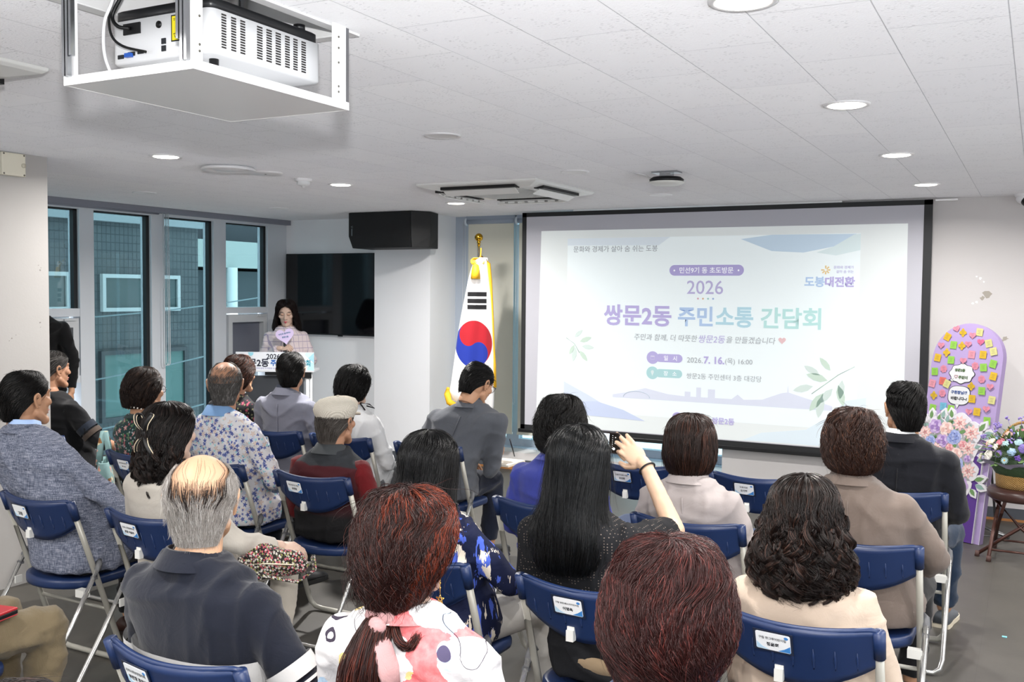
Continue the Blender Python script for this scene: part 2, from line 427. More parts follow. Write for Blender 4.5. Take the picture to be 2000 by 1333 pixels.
for k, (y, d) in enumerate(((6.42, .028), (6.45, .022))):
    p = [(-7.0, y, 2.335)]+[(-7.0, y+d*(1-math.cos(a)), .985-.03*math.sin(a)) for a in np.linspace(0, pi, 9)]+[(-7.0, y+2*d-.01, 2.335)]
    obj('chain_loop', MB().tube(p, .0035, 6), mat('white_bead', '#d3d7da', .4), t)

# window behind the screen and its roller blinds
wn2 = bpy.data.objects.new('window_2', None); COL.objects.link(wn2); wn2['kind'] = 'structure'
f = MB().box((-5.09, 8.42, .16), (-2.3, 8.5, .235)).box((-5.09, 8.42, 2.33), (-2.3, 8.5, H)).box((-5.09, 8.36, .17), (-4.93, 8.419, H)).box((-5.02, 8.42, .235), (-4.93, 8.5, 2.33)).box((-4.535, 8.42, .235), (-4.40, 8.5, 2.33)).box((-3.4, 8.42, .235), (-3.33, 8.5, 2.33))
f.box((-5.09, 8.3, .14), (-2.3, 8.42, .165))
obj('window_frame', f, mat('pale_window_frame', '#a9b3c0', .5), wn2)
for x0, x1 in ((-4.93, -4.535), (-4.40, -3.4), (-3.33, -2.3)):
    obj('glass_pane', MB().box((x0, 8.458, .235), (x1, 8.462, 2.33)), M_GLASS, wn2)
M_BLIND = mat('cream_blind_cloth', '#d6d4c6', .8, bump=(260, .1)); M_RAIL = mat('blue_grey_rail', '#97a1b0', .45)
for x0, x1, lab in ((-4.955, -4.415, 'cream roller blind hanging behind the national flag'), (-4.395, -3.36, 'cream roller blind mostly hidden behind the left edge of the big screen')):
    t = thing('roller_blind', lab, 'blind', (0, 0, 0), 0, 'roller blinds in the front window')
    obj('blind_cloth', MB().box((x0+.02, 8.345, .30), (x1-.02, 8.349, 2.31)), M_BLIND, t)
    obj('blind_roller', MB().cyl((x0, 8.35, 2.335), (x1, 8.35, 2.335), .027).box((x0, 8.33, 2.352), (x1, 8.4, H)), M_RAIL, t)
    obj('end_bracket', MB().cyl((x0-.012, 8.35, 2.333), (x0+.006, 8.35, 2.333), .04), mat('clear_bracket', '#c9d2da', .3), t)
    obj('bottom_bar', MB().box((x0+.015, 8.34, .285), (x1-.015, 8.354, .305)), mat('cream_bar', '#d9d7cb', .5), t)
    obj('pull_chain', MB().tube([(x0-.03, 8.33, 2.33), (x0-.03, 8.33, .6), (x0-.018, 8.33, .57), (x0-.006, 8.33, .6), (x0-.006, 8.33, 2.33)], .0028, 6), mat('white_bead', '#d3d7da'), t)

# ------------------------------------------------------------ outside
def m_facade():
    t = NT('grey_tiled_facade')
    br = t.n.new('ShaderNodeTexBrick'); t.link(t.coord(rot=(pi/2, 0, pi/2)), br.inputs['Vector']); br.offset = 0
    vec = t.coord(); sp = t.sep(vec); cb = t.n.new('ShaderNodeCombineXYZ'); t.link(sp[1], cb.inputs[0]); t.link(sp[2], cb.inputs[1]); t.link(cb.outputs[0], br.inputs['Vector'])
    br.inputs['Scale'].default_value = 1; br.inputs['Brick Width'].default_value = .062; br.inputs['Row Height'].default_value = .095; br.inputs['Mortar Size'].default_value = .005
    br.inputs['Color1'].default_value = srgb('#5d6163'); br.inputs['Color2'].default_value = srgb('#565a5d'); br.inputs['Mortar'].default_value = srgb('#33373a')
    t.base(t.mix(t.math('MULTIPLY', t.noise(2, 4).outputs[0], .7), br.outputs[0], '#575b5e')); t.set(.85); return t.m
b1 = thing('neighbouring_building', 'grey tiled building close outside the side windows, with white window frames', 'building')
obj('facade', MB().box((-12, 2, -4), (-9.5, 9.28, 2.62)), m_facade(), b1)
def ext_window(y0, y1, z0, z1, fm, gm, fw=.05):
    f = MB().box((-9.5, y0, z0), (-9.45, y1, z0+fw)).box((-9.5, y0, z1-fw), (-9.45, y1, z1)).box((-9.5, y0, z0+fw), (-9.45, y0+fw, z1-fw)).box((-9.5, y1-fw, z0+fw), (-9.45, y1, z1-fw)).box((-9.49, y0+(y1-y0)*.55, z0+fw), (-9.44, y0+(y1-y0)*.55+fw, z1-fw))
    o = obj('window_frame', f, fm, b1); obj('pane', MB().box((-9.49, y0+fw, z0+fw), (-9.475, y1-fw, z1-fw)), gm, o)
fw_ = mat('white_upvc', '#b8bcbc', .4); dk_ = mat('dark_pane', '#3f4f50', .15); br_ = mat('brown_frame', '#3d3f43', .5)
ext_window(7.78, 8.94, 1.383, 1.819, fw_, dk_, .045); ext_window(6.0, 7.35, 1.40, 1.83, fw_, dk_, .045); ext_window(7.75, 9.05, .1, .93, br_, mat('green_pane', '#51706c', .2), .05)
obj('ledge', MB().box((-9.52, 2, 2.42), (-9.40, 9.28, 2.5)), mat('pale_ledge', '#90979a', .7), b1)
b2 = thing('far_building', 'pale house with a white balcony band seen beyond the grey tiled building', 'building')
obj('facade', MB().box((-15, 9.4, -4), (-11.5, 16, 1.95)), mat('slate_facade', '#464d51', .8, var=(3, '#3b4448')), b2)
obj('balcony_band', MB().box((-14.5, 9.3, 2.0), (-11.3, 16, 2.42)), mat('pale_band', '#a3aca8', .7), b2)
obj('upper_wall', MB().box((-14.5, 9.4, 2.42), (-11.6, 16, 3.2)), mat('dim_wall', '#3c3e43', .8), b2)
obj('downpipe', MB().cyl((-11.35, 11.45, -2), (-11.35, 11.45, 1.72), .05).cyl((-11.3, 11.75, -2), (-11.3, 11.75, 2.0), .09), mat('white_pipe', '#e6ecec', .5), b2)
for k, (p, q) in enumerate((((-9.0, 3, 1.4), (-9.3, 12, 1.78)), ((-9.0, 3, .55), (-9.3, 12, 1.25)), ((-8.9, 3, .1), (-9.2, 12, .62)))):
    pts = [Vector(p).lerp(Vector(q), i/10)-Vector((0, 0, .25*math.sin(pi*i/10))) for i in range(11)]
    tag(obj('overhead_cable', MB().tube(pts, .009, 6), mat('cable_grey', '#7c8a8e' if k == 0 else '#20282b', .6)),
        ('pale overhead cable crossing the white window of the grey building', 'dark overhead cable sloping across the middle of the side windows', 'dark overhead cable lowest across the side windows')[k], 'cable', 'cables outside the windows')

# ------------------------------------------------------------ ceiling fixtures
lm = MB().lathe([(.062, .0), (.066, -.004), (.078, -.007), (.087, -.004), (.088, 0)], 40, caps=(False, False))
RING = lm.mesh('trim_ring', M_WHITE)
def m_lamp():
    t = NT('lit_diffuser'); t.base('#ffffff'); t.set(emis='#fff6ea', estr=9.0); return t.m
DISC_ON = MB().lathe([(.066, -.004), (.064, -.0075), (.001, -.009)], 40, caps=(False, True)).mesh('diffuser', m_lamp())
DISC_OFF = MB().lathe([(.066, -.004), (.050, -.0015), (.001, -.001)], 40, caps=(False, True)).mesh('diffuser', mat('unlit_diffuser', '#eeeeee', .5))
lab_on = {(-.675, 2.48): 'large lit downlight cut by the top edge, nearest of the right row', (-.675, 3.99): 'lit downlight second along the right-hand ceiling row', (-.675, 5.5): 'lit downlight third along the right-hand ceiling row',
          (-.675, 7.03): 'small lit downlight farthest along the right row, above the screen corner', (-4.28, 3.95): 'lit downlight on the far left behind the projector lift', (-4.28, 5.5): 'lit downlight beside the smoke detector', (-4.28, 7.03): 'lit downlight beyond the ceiling air conditioner'}
for x, y in LAMP_ON:
    lab = lab_on.get((x, y)); 
    t = thing('downlight', lab or 'lit round downlight out of view, added to the ceiling grid for fill', 'ceiling light', (x, y, H), 0, 'lit ceiling downlights')
    obj('trim_ring', RING, (), t); obj('diffuser', DISC_ON, (), t)
lab_off = ['unlit round downlight in the middle of the ceiling, nearest of the unlit ones', 'unlit downlight between the air conditioner and the black ceiling device', 'unlit downlight just in front of the top of the screen', 'unlit downlight near the left pillar close to the side windows', 'unlit downlight in the far left corner above the lectern']
for (x, y), lab in zip(LAMP_OFF, lab_off):
    t = thing('downlight', lab, 'ceiling light', (x, y, H), 0, 'unlit ceiling downlights')
    obj('trim_ring', RING, (), t); obj('diffuser', DISC_OFF, (), t)
# round ceiling speakers by the smoke detector
t = thing('ceiling_vent', 'round white ceiling vent with stepped rings, larger of the two by the smoke detector', 'vent', (-4.30, 4.45, H))
obj('outer_ring', MB().lathe([(.11, 0), (.15, -.006), (.162, -.018), (.155, -.026), (.12, -.016), (.11, 0)], 40, caps=(False, False)), M_WHITE, t)
obj('inner_cone', MB().lathe([(.11, -.002), (.085, -.022), (.02, -.024), (.001, -.024)], 40, caps=(False, True)), M_WHITE, t)
t = thing('ceiling_speaker', 'flat round ceiling speaker cover with a small centre dot, beside the stepped vent', 'speaker', (-4.30, 4.77, H))
obj('cover', MB().lathe([(.108, 0), (.106, -.006), (.095, -.010), (.001, -.010)], 40, caps=(False, True)), M_WHITE, t)
obj('centre_dot', MB().cyl((0, 0, -.0115), (0, 0, -.010), .006), M_DARK, t)
t = thing('smoke_detector', 'small white domed smoke detector on the ceiling', 'smoke detector', (-4.30, 5.13, H))
obj('base', MB().lathe([(.058, 0), (.058, -.016), (.052, -.018), (.001, -.018)], 28, caps=(False, True)), M_WHITE, t)
obj('sensor_dome', MB().lathe([(.045, -.018), (.045, -.036), (.03, -.046), (.012, -.05), (.01, -.06), (.001, -.061)], 28, caps=(False, True)), mat('detector_white', '#dfe1e2', .4), t)

# four-way air conditioner
def cassette(label, cx, cy, w, d, hang=True):
    t = thing('ceiling_air_conditioner', label, 'air conditioner', (cx, cy, H))
    p = MB().loft([[(sx*w/2*k, sy*d/2*k, z) for sx, sy in ((-1, -1), (1, -1), (1, 1), (-1, 1))] for k, z in ((1, 0), (1, -.012), (.97, -.022), (.80, -.040))], 0, False)
    obj('panel', p, mat('ac_white', '#e4e5e3', .4), t, .003)
    gr = MB().cbox((0, 0, -.043), (w*.56, d*.56, .008))
    for i in range(24):
        u = -w*.27+w*.54*i/23; gr.cbox((u, 0, -.048), (.006, d*.54, .004))
    obj('intake_grille', gr, mat('ac_grille', '#c9cac8', .6), t)
    for k in range(4):
        R = Matrix.Rotation(k*pi/2, 4, 'Z'); e = (d if k % 2 == 0 else w)/2
        sl = obj('air_slot', MB().cbox((0, -e*.84, -.0375), (w*.62, .07, .02), M=R), M_BLACK, t)
        vn = MB().cbox((0, 0, 0), (w*.60, .062, .006)).cbox((0, -.02, .006), (w*.58, .006, .01))
        for q in range(7): vn.cbox((-w*.27+q*w*.09, .012, .006), (w*.06, .004, .012))
        obj('louvre', vn, mat('ac_white2', '#e6e6e4', .4), sl, M=R @ Matrix.Translation((0, -e*.80, -.066)) @ Matrix.Rotation(math.radians(-28), 4, 'X'))
    obj('status_light', MB().cbox((w*.33, -d*.40, -.0365), (.02, .008, .004), M=Matrix.Identity(4)), mat('green_led', '#5fe39a', .4, emis='#49e08c', estr=1.0), t)
    return t
cassette('white four-way ceiling air conditioner with open louvres in front of the screen', -3.32, 6.15, .92, .95)
cassette('white ceiling air conditioner whose corner shows at the left edge behind the projector lift', -3.40, 1.74, .92, .95)

# small ceiling devices
t = thing('ceiling_unit', 'black and white ceiling-mounted unit above the middle of the screen', 'device', (-2.0, 5.72, H))
obj('mount_plate', MB().cbox((0, .0, -.005), (.16, .1, .01)).cbox((0, 0, -.02), (.07, .06, .03)), M_STEEL, t)
obj('black_housing', MB().lathe([(.03, -.028), (.085, -.034), (.104, -.048), (.1, -.064), (.001, -.064)], 32), M_BLACK, t)
obj('white_cover', MB().lathe([(.106, -.062), (.106, -.068), (.075, -.082), (.001, -.086)], 32), mat('unit_cover', '#dfe0dc', .4), t)
obj('cable', MB().tube([(-.09, 0, -.04), (-.13, -.02, -.015), (-.19, -.05, -.002)], .004, 6), M_WHITE, t)
t = thing('dome_camera', 'white dome security camera with a black eye at the right edge of the ceiling', 'camera', (-.10, 7.95, H))
obj('base', MB().lathe([(.075, 0), (.075, -.014), (.07, -.022), (.001, -.022)], 32, caps=(False, True)), M_WHITE, t)
obj('shell', MB().ell((.0, 0, -.035), (.066, .066, .045), 24, 12), M_WHITE, t)
obj('lens', MB().ell((.01, -.03, -.05), (.045, .045, .045), 20, 12), mat('black_dome', '#050608', .08), t)
t = thing('junction_box', 'cream plastic junction box high on the left pillar', 'box', (-4.95, 3.48, 2.316))
obj('cover', MB().box((0, -.07, -.06), (.035, .07, .062)), mat('cream_plastic', '#e2ddcb', .45), t, .004)
for y in (-.06, .06):
    for z in (-.052, .054): obj('screw', MB().cyl((.034, y, z), (.037, y, z), .005, n=10), mat('screw_metal', '#7d7a70', .4, .8), t)
obj('lock', MB().cyl((.034, .055, 0), (.042, .055, 0), .012, n=16), mat('cream_dark', '#cfc9b6', .4), t)

# ------------------------------------------------------------ projector on its lift
t = thing('projector_lift', 'white motorised projector lift lowered from a hatch in the ceiling', 'projector lift')
fr = MB()
for lo, hi in (((LX0-.04, LY0-.035), (LX1+.034, LY0)), ((LX0-.04, LY1), (LX1+.034, LY1+.033)), ((LX0-.04, LY0), (LX0, LY1)), ((LX1, LY0), (LX1+.034, LY1))):
    fr.box((*lo, H-.006), (*hi, H+.002))
obj('hatch_frame', fr, M_WHITEMETAL, t)
sh = MB().box((LX0-.01, LY0, H-.002), (LX0+.002, LY1, H+.3)).box((LX1-.002, LY0, H-.002), (LX1+.01, LY1, H+.3)).box((LX0+.002, LY0-.01, H-.002), (LX1-.002, LY0+.002, H+.3)).box((LX0+.002, LY1-.002, H-.002), (LX1-.002, LY1+.01, H+.3)).box((LX0, LY0, H+.3), (LX1, LY1, H+.31))
obj('shaft', sh, M_WHITEMETAL, t)
TX0, TX1, TY0, TY1, TZ = -2.165, -1.722, 1.672, 2.25, 2.155
tr = MB().box((TX0+.004, TY0+.004, TZ+.0005), (TX1-.004, TY1-.004, TZ+.004)).box((TX0, TY0, TZ), (TX1, TY0+.004, TZ+.022)).box((TX0, TY1-.004, TZ), (TX1, TY1, TZ+.022)).box((TX0, TY0+.004, TZ), (TX0+.004, TY1-.004, TZ+.022)).box((TX1-.004, TY0+.004, TZ), (TX1, TY1-.004, TZ+.022))
tr
obj('tray', tr, M_WHITEMETAL, t)
for sx, x in ((1, TX1-.008), (-1, TX0+.008)):
    for sy, y in ((1, TY0+.008), (-1, TY1-.008)):
        pw = .026 if sy > 0 else .055; po = MB().box((x-.003, min(y, y+sy*pw), TZ+.02), (x+.003, max(y, y+sy*pw), H+.22)).box((min(x, x-sx*.03), y-.003, TZ+.02), (max(x, x-sx*.03), y+.003, H+.22))
        p_ = obj('post', po, M_WHITEMETAL, t)
        rl = MB()
        for k in range(3):
            rl.box((x-sx*(.006+.0125*k)-.004, y-sy*.014-.006, TZ+.02+(.0, .0, .05)[k]), (x-sx*(.006+.0125*k)+.004, y-sy*.014+.006, H+.2))
        obj('slide_rail', rl, M_STEEL, p_)
        sc_ = MB()
        for z in (2.2, 2.215, 2.28, 2.32, 2.35): sc_.cyl((x+sx*.003, y+sy*pw*.6, z), (x+sx*.0045, y+sy*pw*.6, z), .003, n=8)
        obj('screw', sc_, mat('screw_metal', '#7d7a70'), p_)
t = thing('projector', 'white video projector with black top standing on the lift tray', 'projector')
PX0, PX1, PY0, PY1, PZ0, PZ1 = -2.14, -1.79, 1.795, 2.215, 2.226, 2.335
def rrect(x0, y0, x1, y1, r, n=5):
    out = []
    for cx, cy, a0 in ((x1-r, y1-r, 0), (x0+r, y1-r, pi/2), (x0+r, y0+r, pi), (x1-r, y0+r, 3*pi/2)):
        out += [(cx+r*math.cos(a0+pi/2*k/n), cy+r*math.sin(a0+pi/2*k/n)) for k in range(n+1)]
    return out
bd = MB().loft([[(x, y, z) for x, y in rrect(PX0+i, PY0+i, PX1-i, PY1-i, .022)] for z, i in ((PZ0, .005), (PZ0+.006, 0), (PZ1, 0))])
obj('body', bd, mat('projector_white', '#eff0f2', .35), t)
cp = MB().loft([[(x, y, z) for x, y in rrect(PX0+i, PY0+i, PX1-i, PY1-i, .02)] for z, i in ((PZ1, .006), (PZ1+.026, .006), (PZ1+.03, .012))])
cp.cyl((PX1-.03, PY1-.06, PZ1+.03), (PX1-.03, PY1-.06, PZ1+.045), .016)
obj('top_cover', cp, mat('projector_black', '#17181b', .35), t)
vt = MB()
for g, (ya, yb) in enumerate(((1.83, 1.846), (1.863, 1.88), (1.895, 1.912), (1.955, 1.975), (1.99, 2.01), (2.025, 2.045), (2.062, 2.08), (2.095, 2.112), (2.128, 2.146))):
    for k in range(13):
        z = PZ0+.018+k*.0066
        vt.box((PX1-.004, ya, z), (PX1+.0008, yb, z+.0040))
obj('vent_slot', vt, mat('vent_dark', '#2b2726', .7), t)['kind'] = 'stuff'
for x, y in ((PX0+.05, PY0+.06), (PX1-.05, PY0+.06), (PX0+.17, PY1-.05)): obj('foot', MB().cyl((x, y, TZ+.004), (x, y, PZ0+.005), .012), M_BLACK, t)
Mp = wall_M((0, PY0, 0), (1, 0, 0), (0, 0, 1))
lb = obj('warning_label', MB().box((-1.921, PY0-.001, 2.266), (-1.85, PY0, 2.328)), mat('yellow_label', '#f2e11c', .5), t)
tri = lambda x, z, s: MB().prism([(x-s, z+s*.8), (x, z-s), (x+s, z+s*.8)], .0006, M=Mp @ Matrix.Translation((0, 0, .001))).prism([(x-s*.6, z+s*.55), (x, z-s*.55), (x+s*.6, z+s*.55)], .0008, 1, M=Mp @ Matrix.Translation((0, 0, .001)))
for x, z, s in ((-1.912, 2.318, .0035), (-1.902, 2.318, .0035), (-1.908, 2.279, .0065)):
    obj('warning_sign', tri(x, z, s), [M_BLACK, mat('yellow_label', '#f2e11c')], lb)
obj('label_border', MB().box((-1.9225, PY0-.0012, 2.2645), (-1.9195, PY0, 2.3295)).box((-1.9195, PY0-.0012, 2.2645), (-1.85, PY0, 2.2675)).box((-1.9195, PY0-.0012, 2.3265), (-1.85, PY0, 2.3295)), M_BLACK, lb)
pt = MB(); 
for x, z, w_, h_ in ((-2.112, 2.240, .02, .01), (-2.075, 2.244, .024, .01), (-2.04, 2.246, .02, .008), (-1.955, 2.262, .014, .014), (-1.955, 2.244, .014, .014)): pt.box((x, PY0-.003, z), (x+w_, PY0+.002, z+h_))
obj('socket', pt, mat('socket_dark', '#22252a', .4), t)
obj('vga_plug', MB().box((-2.078, PY0-.012, 2.240), (-2.056, PY0-.002, 2.250)), mat('vga_blue', '#2d62c4', .4), t)
obj('infrared_window', MB().cyl((-1.965, PY0-.003, 2.312), (-1.965, PY0+.002, 2.312), .009), M_BLACK, t)
obj('power_socket', MB().box((-2.09, PY0-.004, 2.298), (-2.03, PY0+.002, 2.326)), M_BLACK, t)
for lab, pts, r, m_ in (('black projector cable looping into the rear sockets', [(-2.06, PY0-.02, H+.1), (-2.09, PY0-.035, 2.38), (-2.098, PY0-.04, 2.34), (-2.09, PY0-.04, 2.29), (-2.06, PY0-.03, 2.262), (-1.99, PY0-.02, 2.243)], .0034, M_BLACK),
                        ('thick black projector plug cable leaving the power socket', [(-2.06, PY0-.005, 2.312), (-2.085, PY0-.025, 2.316), (-2.1, PY0-.028, 2.345), (-2.07, PY0-.02, 2.40), (-2.05, PY0, H+.1)], .0048, M_BLACK),
                        ('white projector cable curving down to the tray', [(-2.03, PY0-.04, H+.1), (-2.075, PY0-.05, 2.37), (-2.097, PY0-.055, 2.32), (-2.1, PY0-.055, 2.25), (-2.085, PY0-.05, 2.2), (-2.06, PY0-.045, 2.17)], .0042, M_WHITE),
                        ('thick white cable looping out to the left of the projector', [(-2.13, 2.0, 2.30), (-2.20, 1.98, 2.305), (-2.235, 1.96, 2.28), (-2.2, 1.94, 2.262), (-2.13, 1.93, 2.255)], .008, M_WHITE)):
    P = [Vector(p) for p in pts]; q = []
    for i in range(len(P)-1):
        a, b, c_, d = P[max(i-1, 0)], P[i], P[i+1], P[min(i+2, len(P)-1)]
        for s_ in np.linspace(0, 1, 6, endpoint=False):
            q.append(.5*((2*b)+(c_-a)*s_+(2*a-5*b+4*c_-d)*s_**2+(3*b-a-3*c_+d)*s_**3))
    q.append(P[-1])
    tag(obj('projector_cable', MB().tube(q, r, 8), m_), lab, 'cable', 'cables of the ceiling projector')
# ------------------------------------------------------------ projection screen and the projected slide
SY = 7.985
t = thing('projection_screen', 'big white projection screen with black border showing the event slide', 'projection screen')
obj('screen_cloth', MB().box((-4.115, SY, .44), (-.77, SY+.003, 2.335)), mat('screen_white', '#bcbcc4', .8, spec=.1), t)
bo = MB().box((-4.155, SY-.002, .40), (-4.112, SY+.005, 2.37)).box((-.774, SY-.002, .40), (-.714, SY+.005, 2.37)).box((-4.155, SY-.002, 2.332), (-.714, SY+.005, 2.37)).box((-4.155, SY-.002, .40), (-.714, SY+.005, .445))
obj('black_border', bo, mat('screen_black', '#17191c', .6), t)
obj('weight_bar', MB().box((-4.175, SY-.012, .372), (-.70, SY+.016, .405)), mat('bar_black', '#101114', .4), t, .004)
obj('roller_case', MB().box((-3.66, SY+.02, 2.355), (-1.37, SY+.09, H)).box((-.70, SY+.02, 2.36), (-.55, SY+.07, 2.372)), M_WHITEMETAL, t)
def slide(name, c, e=.16):
    return mat(name, dim(c, .68), .8, spec=.1, emis=c, estr=e)
def spoly(name, poly, c, k, parent, e=.16):
    return obj(name, MB().prism(poly, .0006, M=wall_M((0, SY-.0005-.0007*k, 0), (1, 0, 0), (0, 0, 1))), slide('slide_'+c.lstrip('#'), c, e), parent)
SL = spoly('slide_image', [(-3.997, .452), (-.875, .452), (-.884, 2.196), (-3.961, 2.202)], '#edf3f3', 0, t, .19)
def SM(x, z, k=6): return wall_M((x, SY-.0005-.0007*k, z), (1, 0, 0), (0, 0, 1))
arc = lambda cx, cz, rx, rz, a0, a1, n=24: [(cx+rx*math.cos(math.radians(a0+(a1-a0)*i/n)), cz+rz*math.sin(math.radians(a0+(a1-a0)*i/n))) for i in range(n+1)]
spoly('slide_shape', [(-3.70, .60), (-1.22, .60), (-1.22, 2.13), (-3.70, 2.13)], '#eaf3f5', 1, SL, .28)
spoly('slide_shape', [(-2.15, 2.10), (-1.9, 2.0), (-1.65, 1.985), (-1.42, 2.03), (-1.25, 2.125), (-1.9, 2.13)], '#cfe3f4', 2, SL, .2)
spoly('slide_shape', [(-1.55, 1.985), (-1.40, 1.96), (-1.22, 2.0), (-1.22, 2.125), (-1.27, 2.12), (-1.42, 2.03)], '#dfeef0', 3, SL, .22)
spoly('slide_shape', [(-3.70, 2.13), (-2.75, 2.13), (-2.85, 2.06), (-3.70, 2.07)], '#e3edf5', 2, SL, .22)
spoly('slide_shape', [(-3.72, .86), (-3.5, .76), (-3.3, .66), (-3.1, .60), (-3.05, .58), (-3.72, .60)], '#d8e2f4', 2, SL, .2)
spoly('slide_shape', [(-3.72, .68), (-3.4, .70), (-3.15, .64), (-2.95, .555), (-3.72, .575)], '#cdd8f2', 3, SL, .2)
spoly('slide_shape', [(-2.1, .46), (-1.95, .53), (-1.6, .58), (-1.42, .70), (-1.3, .83), (-1.15, .86), (-1.15, .46)], '#e0edf5', 2, SL, .22)
# skyline strip
sky = [(-3.25, .77)]
for x, z in ((-3.1, .80), (-2.95, .84), (-2.75, .80), (-2.6, .79), (-2.6, .83), (-2.55, .83), (-2.55, .79), (-2.5, .79), (-2.5, .87), (-2.46, .87), (-2.46, .79), (-2.40, .79), (-2.4, .86), (-2.34, .86), (-2.34, .79), (-2.2, .79), (-2.15, .83), (-2.1, .79), (-1.95, .80), (-1.8, .86), (-1.75, .87), (-1.745, .93), (-1.74, .87), (-1.6, .83), (-1.4, .78), (-1.4, .745), (-3.25, .745)): sky.append((x, z))
spoly('slide_skyline', sky, '#dde2f1', 3, SL, .22)
bow = MB(); arcp = arc(-3.03, .755, .12, .055, 0, 180)
bow.tube([(x, SY-.004, z) for x, z in arcp], .003, 6); obj('slide_bridge', bow, slide('slide_cfdcec', '#cfdcec'), SL)
def pill(name, x0, x1, z0, z1, c, k=4):
    r = (z1-z0)/2; zc = (z0+z1)/2
    return spoly(name, arc(x1-r, zc, r, r, -90, 90)+arc(x0+r, zc, r, r, 90, 270), c, k, SL)
T_GREY = slide('slide_text_grey', '#b4b8be', .13); T_VIOLET = slide('slide_text_violet', '#c4bbea', .16); T_WHITE = slide('slide_text_white', '#f6f7fc', .3)
T_PV = slide('slide_text_pale_violet', '#c9c2ea', .16); T_BLUE = slide('slide_text_blue', '#bcd4f4', .18); T_TEAL = slide('slide_text_teal', '#c3ebe9', .18)
text('문화와 경제가 살아 숨 쉬는 도봉', .78, T_GREY, SL, SM(-3.25, 2.035), bold=.008)
pill('slide_pill', -2.752, -2.12, 1.803, 1.892, '#bfb6e9')
text('•  민선9기 동 초도방문  •', .56, T_WHITE, SL, SM(-2.436, 1.848), bold=.012)
text('2026', .308, T_PV, SL, SM(-2.442, 1.706), bold=.004)
for k, c_ in enumerate(('#e3b5c6', '#e8c4a0', '#a9d8d3', '#a9bfe9')):
    spoly('slide_dot', arc(-2.5+.043*k, 1.612, .008, .008, 0, 360, 12)[:-1], c_, 5, SL)
text('쌍문2동', .615, T_VIOLET, SL, SM(-3.035, 1.463), bold=.028)
text('주민', .30, T_BLUE, SL, SM(-2.52, 1.463), bold=.026, height=.168)
text('소통', .31, slide('slide_text_cyan', '#bfe3f0', .18), SL, SM(-2.19, 1.463), bold=.026, height=.168)
text('간담회', .475, T_TEAL, SL, SM(-1.738, 1.463), bold=.024, height=.17)
text('주민과 함께, 더 따뜻한', .56, T_GREY, SL, SM(-2.779, 1.278), shear=.15)
text('쌍문2동', .225, T_PV, SL, SM(-2.376, 1.278), bold=.01, shear=.15)
text('을 만들겠습니다', .40, T_GREY, SL, SM(-2.052, 1.278), shear=.15)
def heart2(cx, cz, s, n=26):
    return [(cx+s*math.sin(a)**3, cz+s*(.8125*math.cos(a)-.3125*math.cos(2*a)-.125*math.cos(3*a)-.0625*math.cos(4*a))) for a in (2*pi*i/n for i in range(n))]
spoly('slide_heart', heart2(-1.80, 1.285, .03), '#f0cdd0', 5, SL)
for zc, c_, lab, body, w_ in ((1.105, '#c1b9e9', '일   시', None, 0), (.975, '#b9e1e4', '장   소', '쌍문2동 주민센터 3층 대강당', .63)):
    pill('slide_pill', -2.86, -2.625, zc-.035, zc+.035, c_)
    spoly('slide_disc', arc(-2.888, zc, .054, .054, 0, 360, 28)[:-1], c_, 5, SL)
    text(lab, .115, T_WHITE, SL, SM(-2.73, zc, 7), bold=.012)
    if body: text(body, w_, T_GREY, SL, SM(-2.272, zc-.01))
text('2026.', .135, T_GREY, SL, SM(-2.517, 1.098))
text('7. 16.', .175, T_VIOLET, SL, SM(-2.353, 1.103), bold=.035)
text('(목) 16:00', .225, T_GREY, SL, SM(-2.147, 1.097))
spoly('slide_icon', [(-2.907, 1.088), (-2.869, 1.088), (-2.869, 1.122), (-2.907, 1.122)], '#dcd8f2', 7, SL)
spoly('slide_icon', [(-2.904, 1.091), (-2.872, 1.091), (-2.872, 1.111), (-2.904, 1.111)], '#c1b9e9', 8, SL)
spoly('slide_icon', arc(-2.888, .983, .014, .014, -30, 210)+[(-2.888, .948)], '#e4f3f4', 7, SL)
text('도봉', .155, T_BLUE, SL, SM(-1.558, 1.755), bold=.03); text('대전환', .225, T_VIOLET, SL, SM(-1.366, 1.755), bold=.035)
text('문화와 경제가', .15, T_PV, SL, SM(-1.34, 1.868), bold=.01); text('살아 숨 쉬는', .13, T_PV, SL, SM(-1.33, 1.835), bold=.01)
for a in range(8):
    if a in (3,): continue
    cx, cz = -1.475, 1.848; d = (math.cos(a*pi/4), math.sin(a*pi/4)); n_ = (-d[1], d[0])
    spoly('slide_sun_ray', [(cx+d[0]*.010+n_[0]*.004, cz+d[1]*.010+n_[1]*.004), (cx+d[0]*.010-n_[0]*.004, cz+d[1]*.010-n_[1]*.004), (cx+d[0]*.034-n_[0]*.006, cz+d[1]*.034-n_[1]*.006), (cx+d[0]*.034+n_[0]*.006, cz+d[1]*.034+n_[1]*.006)], '#f2d49a', 6, SL)
text('쌍문2동', .19, T_VIOLET, SL, SM(-2.268, .603), bold=.03)
spoly('slide_emblem', arc(-2.66, .612, .045, .04, 0, 360, 20)[:-1], '#bfb6e9', 4, SL)
def leaf_spray(pts, stem, c1, c2):
    s_ = MB(); s_.tube([(x, SY-.004, z) for x, z in stem], .003, 5); obj('slide_stem', s_, slide('slide_c9dcd2', '#c9dcd2'), SL)
    for k, (x, z, a, L_) in enumerate(pts):
        ca, sa = math.cos(math.radians(a)), math.sin(math.radians(a))
        pl = [(0, 0), (.3, .16), (.6, .17), (.85, .09), (1, 0), (.85, -.09), (.6, -.17), (.3, -.16)]
        spoly('slide_leaf', [(x+L_*(u*ca-v*sa), z+L_*(u*sa+v*ca)) for u, v in pl], c1 if k % 2 else c2, 5, SL)
